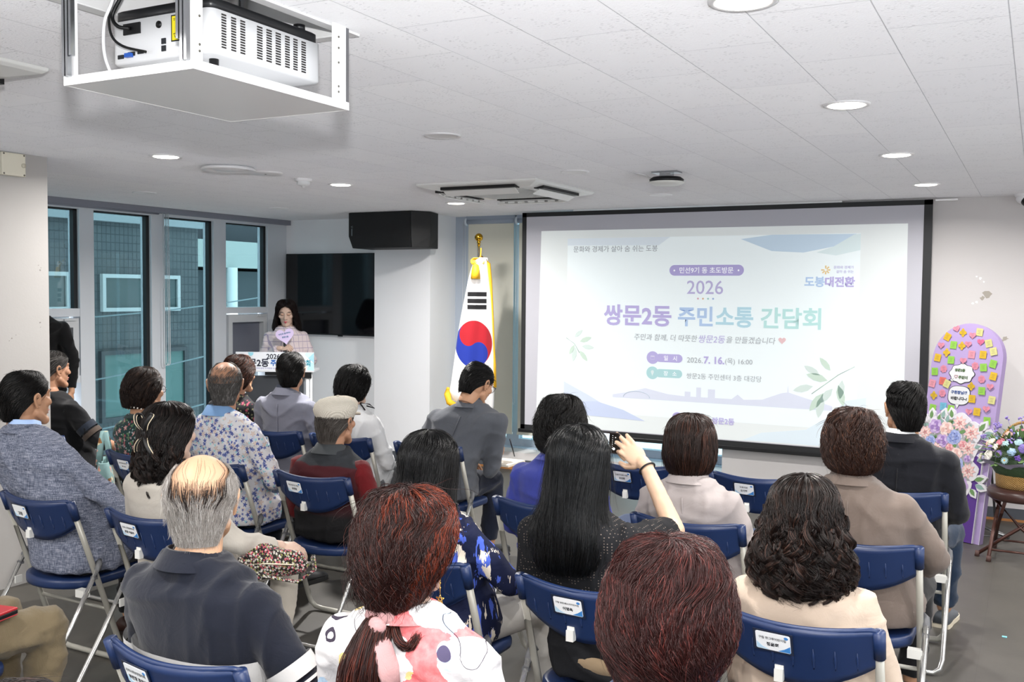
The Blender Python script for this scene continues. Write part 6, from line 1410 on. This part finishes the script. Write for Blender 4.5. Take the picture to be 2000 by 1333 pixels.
# --- balding man in polo
POLO = cloth('navy_polo', '#1c2130', '#181d2b', weave=200, wst=.03, crease=.3); BAND = cloth('polo_white', '#e8e7e6')
p = person('balding elderly man with grey hair in a navy polo shirt with white sleeve bands', C3, R1, -1.885, 1.227, hy=.16, sw=.45, fat=1.12, top=POLO, bottom=cloth('dark_slacks', '#26272c'), collar=(.045, POLO), seed=11, topname='polo_shirt', skin='bald', sleeve='elbow', yaw=36, hth=.004, hs=1.05, voxel=.009, pitch=-4,
           hair=dict(pole=(.119, -.012), rings=SKULL, open=OPEN_M, shell=True, shell_from=.66, shell_k=.975, layers=[dict(n=2600, k=8, len=(.10, .20), s0=(.52, .88), r=.0006, curl=.0012, lift=(-.01, .04), swirl=.1, clump=.12, over=.03), dict(n=1100, k=8, len=(.14, .3), s0=(.26, .6), wr=(.50, 1.0), r=.00055, lift=(.0, .07), clump=.15, fly=.004), dict(n=1100, k=8, len=(.14, .3), s0=(.26, .6), wr=(-1.0, -.50), r=.00055, lift=(.0, .07), clump=.15, fly=.004), dict(n=300, k=8, len=(.1, .2), s0=(.45, .8), r=.0006, fly=.007, lift=(.01, .06)), dict(n=500, k=7, len=(.06, .13), s0=(.84, .95), r=.00045, fly=.003, lift=(-.01, .03), over=.10)]), hairc=('#8d8883', '#dcdad8'), hrough=.4, arms={1: [(.275, .17, .665), (.22, .40, .58)], -1: [(-.265, .17, .665), (-.10, .40, .58)]})
hair_obj(make_hair(dict(pole=(.120, -.012), rings=SKULL, open=OPEN_M, shell=False, layers=[dict(n=300, k=12, len=(.14, .30), s0=(.38, .56), wr=(-.50, .50), r=.0005, curl=.003, freq=.8, lift=(.004, .03), clump=.35, clumps=60, sway=.03), dict(n=40, k=11, len=(.2, .35), s0=(.12, .4), wr=(-.8, .8), r=.00035, curl=.003, freq=.7, lift=(.004, .03))]), 8), p['HM'], hairmat('#1f1613', '#3d2c25', .35), p['root'], 'dark_hair_strands')
for s in (-1, 1):
    sleeve_band(p, s, .66, .82, BAND, .0640); sleeve_band(p, s, .87, .90, BAND, .0625)
torso_band(p, .67, .748, BAND)
# --- grey suit man bending forward
SUITG = cloth('mid_grey_suit', '#6c7078', '#646870', crease=.28)
p = person('man in a mid-grey suit bending forward to write, beside the national flag', C4-.05, R4, -2.935, 1.228, hy=.31, sw=.51, fat=1.08, top=SUITG, bottom=cloth('navy_slacks', '#232a3d'), collar=(.045, SUITG), inner=mat('shirt_navy', '#3a4150', .8), seed=12, hair=short(1300, .002, .0015), hairc=BLACKH, skin='warm', yaw=-14, pitch=-26, zsh=.90,
           arms={1: [(.275, .30, .60), (.235, .44, .665)]}, hands=('relaxed', 'fist'))
back_seam(p, SUITG)
spectacles(p, mat('black_rim', '#17181a', .3))
nb_ = thing('notebook', 'open notebook lying on the lap of the grey-suited man who is writing', 'notebook', (C4+.20, R4+.52, .60))
obj('pages', MB().cbox((0, 0, .006), (.17, .22, .012)), mat('paper_cream', '#e4dfd2', .7), nb_); obj('cover', MB().cbox((0, 0, -.002), (.18, .23, .004)), mat('cover_wood_tone', '#b07c48', .5), nb_)
pe = thing('pen', 'thin dark pen in the writing hand of the grey-suited man', 'pen', M=Matrix.Translation((C4+.245, R4+.53, .705)) @ Matrix.Rotation(.5, 4, 'X'))
obj('barrel', MB().cyl((0, 0, -.07), (0, 0, .06), .0042), mat('pen_dark', '#1c2230', .3), pe); obj('tip', MB().cyl((0, 0, -.082), (0, 0, -.07), .0008, .004), M_STEEL, pe)
# --- white jacket woman
WHT = cloth('white_suiting', '#e6e7e8', '#dcdee0', crease=.25)
p = person('person in a white jacket with short black wavy hair and glasses, by the white column', C5, R4, -3.727, 1.199, hy=.16, sw=.40, top=WHT, bottom=cloth('grey_trousers', '#8b8d90'), collar=(.03, WHT), seed=13, hth=.028, skin='pale', hair=perm(.94, .98, .010, -.074, 1300, .006, 2.2, .0016), hairc=BLACKH)
spectacles(p, mat('thin_silver_rim', '#9a9da0', .3, .9))
bw = MB(); zc = p['zn']+.02
for s in (-1, 1): bw.tube([(p['dx']+.05, p['hc'].y-.01, zc), (p['dx']+.09, p['hc'].y-.01+s*.04, zc-.01), (p['dx']+.115, p['hc'].y+s*.05, zc-.035), (p['dx']+.075, p['hc'].y+s*.02, zc-.02)], .0045, 8)
obj('neck_ribbon', bw, mat('black_ribbon', '#121215', .5), p['root'])
# --- flat cap man
VEST = m_vest()
p = person('elderly man in a beige checked flat cap and dark red sleeves with a black vest', C4, R3, -3.029, 1.136, hy=.16, sw=.45, fat=1.1, top=VEST, bottom=cloth('charcoal_slacks', '#222225'), collar=(.045, mat('vest_collar', '#33373a', .8)), seed=14, topname='vest', sleevem=cloth('dark_red_jersey', '#7d171e', '#701319', crease=.3), hair=short(1100, -.006, .0013, bottom=-.09), hairc=('#4a4541', '#8f8a85'), skin='tan', yaw=3, hth=.020, shoes=('#222326', '#3a2f2a'), g=.016)
def m_cap():
    t = NT('cap_tweed'); x, y, z = t.sep(t.coord()); c1 = t.math('MULTIPLY', t.math('SINE', t.math('MULTIPLY', x, 800)), t.math('SINE', t.math('MULTIPLY', t.math('ADD', y, z), 620)))
    band = t.math('GREATER_THAN', t.math('ADD', y, t.math('MULTIPLY', z, .5)), .075); c = t.mix(t.math('GREATER_THAN', c1, .15), '#cdc7bb', '#a7a296'); t.base(t.mix(band, c, '#c9c0b1')); t.set(.9, spec=.1); t.bump(c1, .3, .003); return t.m
MC = m_cap(); cap = thing('flat_cap', 'beige checked flat cap on the head of the old man in the vest', 'cap', M=p['root'].matrix_world @ Matrix.Translation((C4, R3, 0)) @ p['HM'] if False else Matrix.Translation((C4, R3, 0)) @ p['HM'])
rg = []
for z, cy, a, b_ in ((.028, -.012, .086, .108), (.045, -.012, .093, .116), (.07, -.008, .100, .126), (.095, .0, .096, .124), (.115, .008, .078, .105), (.126, .012, .045, .065), (.129, .012, .01, .015)):
    rg.append([(a*math.cos(q), cy+b_*math.sin(q), z+.16*max(0, -math.sin(q))*0-.12*(math.sin(q))*(.02 if z < .06 else .0)) for q in np.linspace(0, 2*pi, 41)[:-1]])
obj('crown', smooth_faces(MB().loft(rg, caps=(False, True)).mesh('crown', MC)), (), cap)
bk = MB().loft([[(.075*math.sin(q)*k, .075+(.075*math.cos(q))*k, .040+dz-.018*math.cos(q)*k) for q in np.linspace(-pi/2, pi/2, 15)]+[(.07*k, .06, .040+dz), (-.07*k, .06, .040+dz)] for k, dz in ((1, 0), (1.03, .004), (1.0, .010))])
obj('peak', bk, MC, cap); obj('button', MB().ell((0, .012, .131), (.009, .009, .004)), MC, cap)
# --- pale lavender-grey jacket man
LAV = cloth('lavender_grey_suit', '#9496a6', '#8b8e9e', crease=.28)
p = person('man in a pale lavender-grey jacket with cropped black hair, facing the lectern', C6, R4, -4.217, 1.261, hy=.14, sw=.46, fat=1.05, top=LAV, bottom=cloth('grey_slacks', '#5d606a'), collar=(.045, LAV), inner=mat('shirt_ink', '#2f3442', .8), seed=15, hair=short(1500, -.002, .0014, .001), hairc=('#0b0a0a', '#2b2624'), skin='tan', yaw=30, hs=1.03)
back_seam(p, LAV)
# --- hawaiian shirt man
HAW = m_floral('white_flower_shirt', '#e8e8ec', [(17, .36, 4, (1, 2, 3), .55, '#c9d3ea', '#dfe5f2'), (26, .40, 5, (0, 0, 0), .42, '#e9d9d0', '#d9c2b6'), (30, .40, 5, (4, 2, 7), .45, '#4b5aa0', '#6a78b8'), (40, .36, 5, (9, 3, 1), .55, '#5262a8', '#8793c6'), (34, .30, 3, (2, 8, 4), .7, '#9bdbe6', '#c6eef2')])
SKYB = cloth('sky_blue_trim', '#8db8ea', '#84b0e4')
p = person('man with thinning cropped grey hair in a white shirt with blue flowers, strap over shoulder', C5, R3, -3.741, 1.276, hy=.14, sw=.47, fat=1.15, top=HAW, bottom=cloth('navy_slacks2', '#1d2433'), collar=(.05, SKYB), seed=16, topname='shirt', skin='tan', sleeve='elbow', yaw=38, hth=.006, hs=1.04, arms={1: [(.285, .16, .675), (.22, .42, .56)]},
           hair=dict(pole=(.119, -.012), rings=SKULL, open=OPEN_M, shell=True, shell_from=.56, shell_k=.975, layers=[dict(n=2600, k=5, len=(.05, .09), s0=(.42, .95), r=.0009, lift=(.0, .03), swirl=.4, clump=.0, over=.02), dict(n=700, k=5, len=(.05, .09), s0=(.22, .5), r=.0006, lift=(.0, .03), swirl=.6, clump=.0), dict(n=500, k=5, len=(.05, .09), s0=(.12, .5), wr=(.5, 1), r=.0007, lift=(.0, .03), clump=0), dict(n=500, k=5, len=(.05, .09), s0=(.12, .5), wr=(-1, -.5), r=.0007, lift=(.0, .03), clump=0)]), hairc=('#4b4947', '#a8a5a3'), hrough=.45)
for s in (-1, 1): sleeve_band(p, s, .0, .16, SKYB, .0575, 'sleeve_cuff', (1, 2))
obj('bag_strap', MB().tube([(.01, -.045, .66), (-.10, -.052, .76), (-.19, -.012, .90), (-.19, .06, .965), (-.17, .13, .92)], [.014]*5, 10, flat=.35), mat('strap_black', '#141518', .6), p['root'])
# --- woman with hair claw by the lectern
p = person('person with reddish-brown pinned-up hair and dark floral top, hidden before the lectern', -4.86, R4, -4.690, 1.215, hy=.18, sw=.38, top=m_floral('dark_floral', '#17171c', [(26, .34, 5, (2, 2, 0), .5, '#b5566a', '#7f2f44'), (34, .3, 4, (6, 1, 0), .5, '#9b8f70', '#5a6a4a')]), bottom=cloth('dark_trousers2', '#1c1c20'), collar=None, seed=17, topname='blouse', hth=.024, skin='warm', hair=perm(.92, 1.0, .014, -.08, 1000, .005, 2.0, .0016), hairc=('#24120c', '#6b3a22'))
hc_ = MB()
for k, (a, r_) in enumerate(((0, .012), (1, .016), (2, .018), (3, .014))): hc_.ell((-.03+.02*k, -.085+.006*k, .105-.004*k), (r_*.9, .008, r_*.6), 10, 8)
obj('hair_claw', hc_, mat('pearl_cream', '#ead9b8', .25), p['root'], M=p['HM'])
# --- ribbon clip woman
IVO = cloth('ivory_linen', '#e6dfd4', '#dbd3c7', crease=.35)
p = person('person with dark wavy hair pinned by a black and cream ribbon, ivory linen jacket', C4, R2, -3.093, 1.197, hy=.16, sw=.41, fat=1.05, top=IVO, bottom=cloth('ivory_trousers', '#ddd4c6'), collar=(.02, IVO), seed=18, hth=.022, skin='pale', knees=(.10, .17), arms={1: [(.27, .19, .65), (.33, .38, .60)]},
           hair=style((.134, -.018), [(.128, -.018, .045, .05), (.106, -.018, .078, .09), (.06, -.02, .098, .114), (.0, -.026, .102, .118), (-.05, -.036, .098, .108), (-.10, -.046, .104, .100), (-.15, -.054, .106, .09), (-.185, -.06, .08, .07)], [(.15, 0), (.09, 0), (.06, 46), (.02, 62), (-.04, 82), (-.1, 96), (-.3, 100)],
                      [dict(n=2600, k=16, len=(.3, .6), s0=(0, .66), r=.0016, curl=.014, freq=1.9, cpow=3.2, lift=(-.07, .02), clump=.55, clumps=70, over=.04), dict(n=240, k=12, len=(.2, .4), s0=(0, .7), r=.001, curl=.012, cpow=2.5, fly=.008)]), hairc=('#100c0b', '#3b2b25'))
ringlets(p, style((.134, -.018), [(.128, -.018, .045, .05), (.106, -.018, .078, .09), (.06, -.02, .098, .114), (.0, -.026, .102, .118), (-.05, -.036, .098, .108), (-.10, -.046, .104, .100), (-.15, -.054, .104, .09), (-.185, -.06, .08, .07)], OPEN_L, []), hairmat('#100c0b', '#3b2b25', .36), 48, 1.7, (.55, .85), .09, .013, 1.1, .001, 44, 2)
bow_ = MB(); edge = MB()
for sx, sz, L_ in ((-1, 1, .055), (1, 1, .058), (-1, -1, .062), (1, -1, .064)):
    P = [Vector((0, -.128, .02)), Vector((sx*.022, -.142, .02+sz*L_*.5)), Vector((sx*.036, -.132, .02+sz*L_)), Vector((sx*.014, -.122, .02+sz*L_*.9)), Vector((0, -.128, .02))]
    C_ = [Vector(q) for q in catmull([tuple(q) for q in P], 16)]
    C_ = [Vector((0, -.132, .02))+(q-Vector((0, -.132, .02)))*1.25 for q in C_]; bow_.tube(C_, .014, 10, flat=.3); edge.tube([q+Vector((sx*.009, -.004, sz*.002)) for q in C_], .0018, 6); edge.tube([q+Vector((-sx*.008, -.006, 0)) for q in C_[:9]], .0016, 6)
bow_.ell((0, -.134, .02), (.014, .012, .014)); o = obj('ribbon_clip', bow_, mat('ribbon_black', '#131315', .5), p['root'], M=p['HM']); obj('cream_piping', edge, mat('piping_cream', '#e6d6b8', .5), o)
obj('earring', MB().ell((0, 0, 0), (.0045, .0045, .0045), 10, 8), mat('pearl', '#e9e4da', .2), p['root'], M=p['HM'] @ Matrix.Translation((.080, 0, -.036)))
pb = MB().ell((0, 0, 0), (.15, .075, .055), 28, 16); pm = fuse(pb.limb([(-.08, .0, .03), (.09, .0, .02)], [.045, .045]), .008, 5); wrinkle(pm, .012, 4, 1.3); smooth_faces(pm)
PCH = m_floral('ditsy_print', '#2a2420', [(75, .44, 5, (0, 0, 0), .1, '#e9e6dd', '#cfc9bd'), (80, .42, 5, (3, 1, 2), .45, '#c23a4e', '#e58a98'), (90, .34, 4, (7, 4, 2), .6, '#8f9c4d', '#c6c97a')]); pm.materials.append(PCH)
pc = thing('floral_pouch', 'ruffled ditsy-floral pouch bag on the lap of the woman with the ribbon clip', 'bag', (C4+.39, R2+.30, .555), .35)
obj('pouch_body', pm, (), pc); obj('strap', MB().tube([(-.12, -.05, .0), (.0, -.085, -.03), (.12, -.07, -.05), (.165, .0, -.02), (.14, .05, .02)], [.014]*5, 10, flat=.4), PCH, pc); obj('drawstring', MB().tube([(-.10, -.072, .01), (.0, -.082, .02), (.10, -.06, .015)], .003, 6), mat('cord_cream', '#d9cbb4', .7), pc)
# --- green floral blouse woman
p = person('person with short brown perm and glasses in a dark green rose-print blouse', C6, R3, -4.357, 1.218, hy=.16, sw=.39, fat=1.05, top=m_floral('green_rose_print', '#1f4241', [(22, .36, 5, (1, 0, 2), .35, '#e2c3ba', '#b5606c'), (30, .30, 5, (5, 3, 2), .45, '#c9777f', '#8f3547'), (26, .34, 3, (2, 7, 1), .4, '#4f7a55', '#7d9a78'), (44, .3, 4, (9, 9, 1), .6, '#c7d3d6', '#93a8ae')]), bottom=cloth('dark_trousers3', '#22252a'), collar=(.02, cloth('green_trim', '#1f4241')), seed=19, topname='blouse', hth=.024, skin='warm', sleeve='elbow', hair=perm(.86, .94, .012, -.062, 1500, .005, 3.2, .0014, fly=.006), hairc=('#1e1512', '#5a4234'))
spectacles(p, mat('dark_thin_rim', '#3b3d42', .3, .6))
nk = MB()
for k in range(26):
    a = 2*pi*k/26; nk.ell((p['nb'].x+.080*math.cos(a), p['hc'].y-.045+.076*math.sin(a), p['zn']+.02-.03*math.sin(a)), (.0045,)*3, 8, 6)
obj('pearl_necklace', nk, mat('pearl', '#e9e4da'), p['root'])
# --- dark tee man
TEE = cloth('black_tee', '#17181c', '#131418', crease=.3)
p = person('man with grey hair in a black T-shirt with striped sleeves, beside the left pillar', -5.33, R3+.2, -5.38, 1.268, hy=.15, sw=.46, fat=1.1, top=TEE, bottom=cloth('black_slacks4', '#141519'), collar=(.018, TEE), seed=20, topname='t_shirt', skin='tan', sleeve='elbow', hth=.012, yaw=-8, hair=short(1500, -.004, .0014), hairc=('#2f2c2a', '#9b9793'), hrough=.42, arms={1: [(.30, .20, .72), (.30, .42, .63)]}, hands=('relaxed', 'fist'))
for s in (-1, 1):
    sleeve_band(p, s, .50, .66, cloth('stripe_slate', '#2c3442'), .0625); sleeve_band(p, s, .70, .82, cloth('stripe_taupe', '#5d5048'), .0625)
tb_ = thing('tote_bag', 'teal cotton tote bag with small animal print hanging beside the man in black T-shirt', 'bag', (-4.885, 4.02, .375), -.75)
def m_tote():
    t = m_floral('tote_print', '#84a6a6', [(13, .30, 3, (0, 0, 0), .35, '#d98a78', '#e8b9a8'), (13, .28, 2, (.5, .5, .5), .45, '#e6dcc0', '#d8c79f'), (13, .26, 3, (.2, .9, .4), .55, '#7a5230', '#94683e')]); return t
MT = m_tote(); tm = MB().loft([[(w_*math.copysign(abs(math.cos(a))**.5, math.cos(a)), d_*math.copysign(abs(math.sin(a))**.6, math.sin(a)), z) for a in np.linspace(0, 2*pi, 33)[:-1]] for z, w_, d_ in ((0, .11, .05), (.02, .135, .06), (.15, .140, .05), (.25, .135, .032), (.255, .128, .026), (.20, .125, .022))], caps=(True, False))
me = smooth_faces(tm.mesh('bag_body', MT)); obj('bag_body', me, (), tb_)
for y in (-.03, .03): obj('strap', MB().tube([(-.075, y, .235), (-.05, y*.7, .34), (-.015, y*.2, .425), (.015, y*.2, .425), (.05, y*.7, .34), (.075, y, .235)], [.016]*6, 10, flat=.25), MT, tb_)
# --- linen jacket man
LIN = m_linen()
p = person('man in a blue-grey linen jacket with short black hair, at the left edge', C5, R2, -3.975, 1.285, hy=.15, sw=.47, fat=1.12, top=LIN, bottom=cloth('black_slacks5', '#17181c'), collar=(.04, LIN), inner=mat('shirt_pale_blue', '#a9c4ee', .8), seed=21, skin='warm', hs=1.03, yaw=-2, hair=short(2200, .0, .0014, w=.965), hairc=('#0b0a0a', '#2a2522'), shoes=('#3a211a', '#221511'), hem=.40, g=.020, foldamp=.006, arms={1: [(.30, .22, .68), (.26, .42, .575)]}, zsh=.945)
# --- khaki trouser person, mostly outside the picture
p = person('person in khaki trousers whose knees show at the lower left edge', C4-.09, R1-.05, C4-.09, 1.25, sw=.44, fat=1.08, top=cloth('pale_blue_shirt', '#c3d5e4'), bottom=cloth('khaki_cotton', '#8f8064', '#86775c', crease=.6), collar=(.03, MATS.get('x') or mat('pale_blue_collar', '#c3d5e4', .8)), seed=22, hair=short(600), hairc=BLACKH, skin='warm', knees=(.10, .12))
wl = thing('wallet', 'red leather phone wallet with black inside held over the khaki trousers', 'wallet', (C4+.07, R1+.30, .575), .2)
obj('red_cover', MB().cbox((0, 0, .012), (.10, .17, .008)).cbox((0, 0, -.008), (.10, .17, .005)), mat('red_leather', '#b02b31', .4), wl, .002); obj('black_phone', MB().cbox((.004, 0, .002), (.098, .165, .013)), mat('phone_black', '#131316', .3), wl, .002)
# --- dark-haired person at the very bottom
p = person('dark-haired person whose blurred hair top just enters at the bottom left corner', C2, R0, -1.15, 1.135, hy=.14, sw=.42, top=cloth('charcoal_top', '#303238'), bottom=cloth('charcoal_trousers', '#26272b'), collar=None, seed=23, hth=.022, hair=perm(.95, 1.0, .010, -.09, 1500, .005, 2.2, .0015), hairc=('#15100f', '#463430'))

# --- standing presenter
TWEED = m_plaid()
p = person('standing woman in pale checked tweed jacket speaking at the lectern', -6.43, 7.42, -6.43, 1.556, hy=.03, stand=True, rz=pi+math.radians(38), sw=.39, fat=.95, top=TWEED, hem=.78, bottom=cloth('black_skirt_suit', '#17171a'), collar=(.015, TWEED), seed=24, hth=.016, skin='pale', pitch=-16, yaw=-3, eyes='closed', lipc='#c2485a',
           arms={1: [(.23, -.01, .97), (.055, .25, 1.10)], -1: [(-.24, .0, .97), (-.13, .27, .955)]}, hands=('relaxed', 'fist'), palms=(None, (1, .0, .15)), hdirs=(None, (-.95, .25, .12)),
           hair=style((.130, -.012), [(.126, -.012, .048, .052), (.107, -.014, .080, .09), (.06, -.016, .097, .108), (.0, -.020, .104, .112), (-.06, -.026, .114, .108), (-.12, -.030, .126, .104), (-.18, -.032, .128, .096), (-.215, -.03, .10, .08)], [(.15, 0), (.098, 0), (.08, 26), (.04, 40), (-.02, 47), (-.08, 48), (-.2, 40)],
                      [dict(n=2000, k=14, len=(.3, .6), s0=(0, .64), r=.0016, curl=.018, freq=1.1, cpow=1.6, lift=(-.05, .03), clump=.7, clumps=50, over=.03)]), hairc=('#150c0b', '#3f2620'))
PRM = Matrix.Translation((-6.43, 7.42, 0)) @ Matrix.Rotation(pi+math.radians(38), 4, 'Z')
mic = thing('microphone', 'handheld microphone with a lilac heart placard in front of the presenter', 'microphone', M=PRM @ Matrix.Translation((.0, .262, 1.10)) @ Matrix.Rotation(math.radians(12), 4, 'X'))
obj('handle', MB().lathe([(.012, -.11), (.014, -.10), (.016, .06), (.018, .085)], 20), mat('mic_black', '#141416', .4), mic); obj('grille', MB().ell((0, 0, .11), (.024, .024, .027), 18, 12), mat('mic_grille', '#3a3b3e', .4, .7), mic)
HP = Matrix.Translation((0, .032, .115)) @ Matrix.Rotation(pi/2, 4, 'X') @ Matrix.Rotation(pi, 4, 'Y') @ Matrix.Translation((0, 0, 0)) @ Matrix.Rotation(math.radians(10), 4, 'Z')
hpl = obj('heart_placard', MB().prism(heart2(0, 0, .085, 40), .005), mat('placard_lilac', '#d6c4e8', .6), mic, M=HP)
text('주민과 함께하는', .115, mat('placard_ink', '#3f7299', .6), hpl, Matrix.Translation((0, .022, .0056)) @ Matrix.Rotation(math.radians(4), 4, 'Z'), bold=.03); text('쌍문2동', .062, mat('placard_ink', '#3f7299'), hpl, Matrix.Translation((0, -.012, .0056)), bold=.03)
# --- person in black behind the left pillar
p = person('person in black standing behind the white left pillar, only the shoulder showing', -6.90, 5.05, -6.90, 1.70, stand=True, rz=pi+.9, sw=.46, fat=1.1, top=cloth('black_suiting', '#0d0d10'), hem=.78, bottom=cloth('black_suit_trousers', '#0e0e11'), collar=None, seed=25, hair=short(500), hairc=BLACKH, skin='warm')
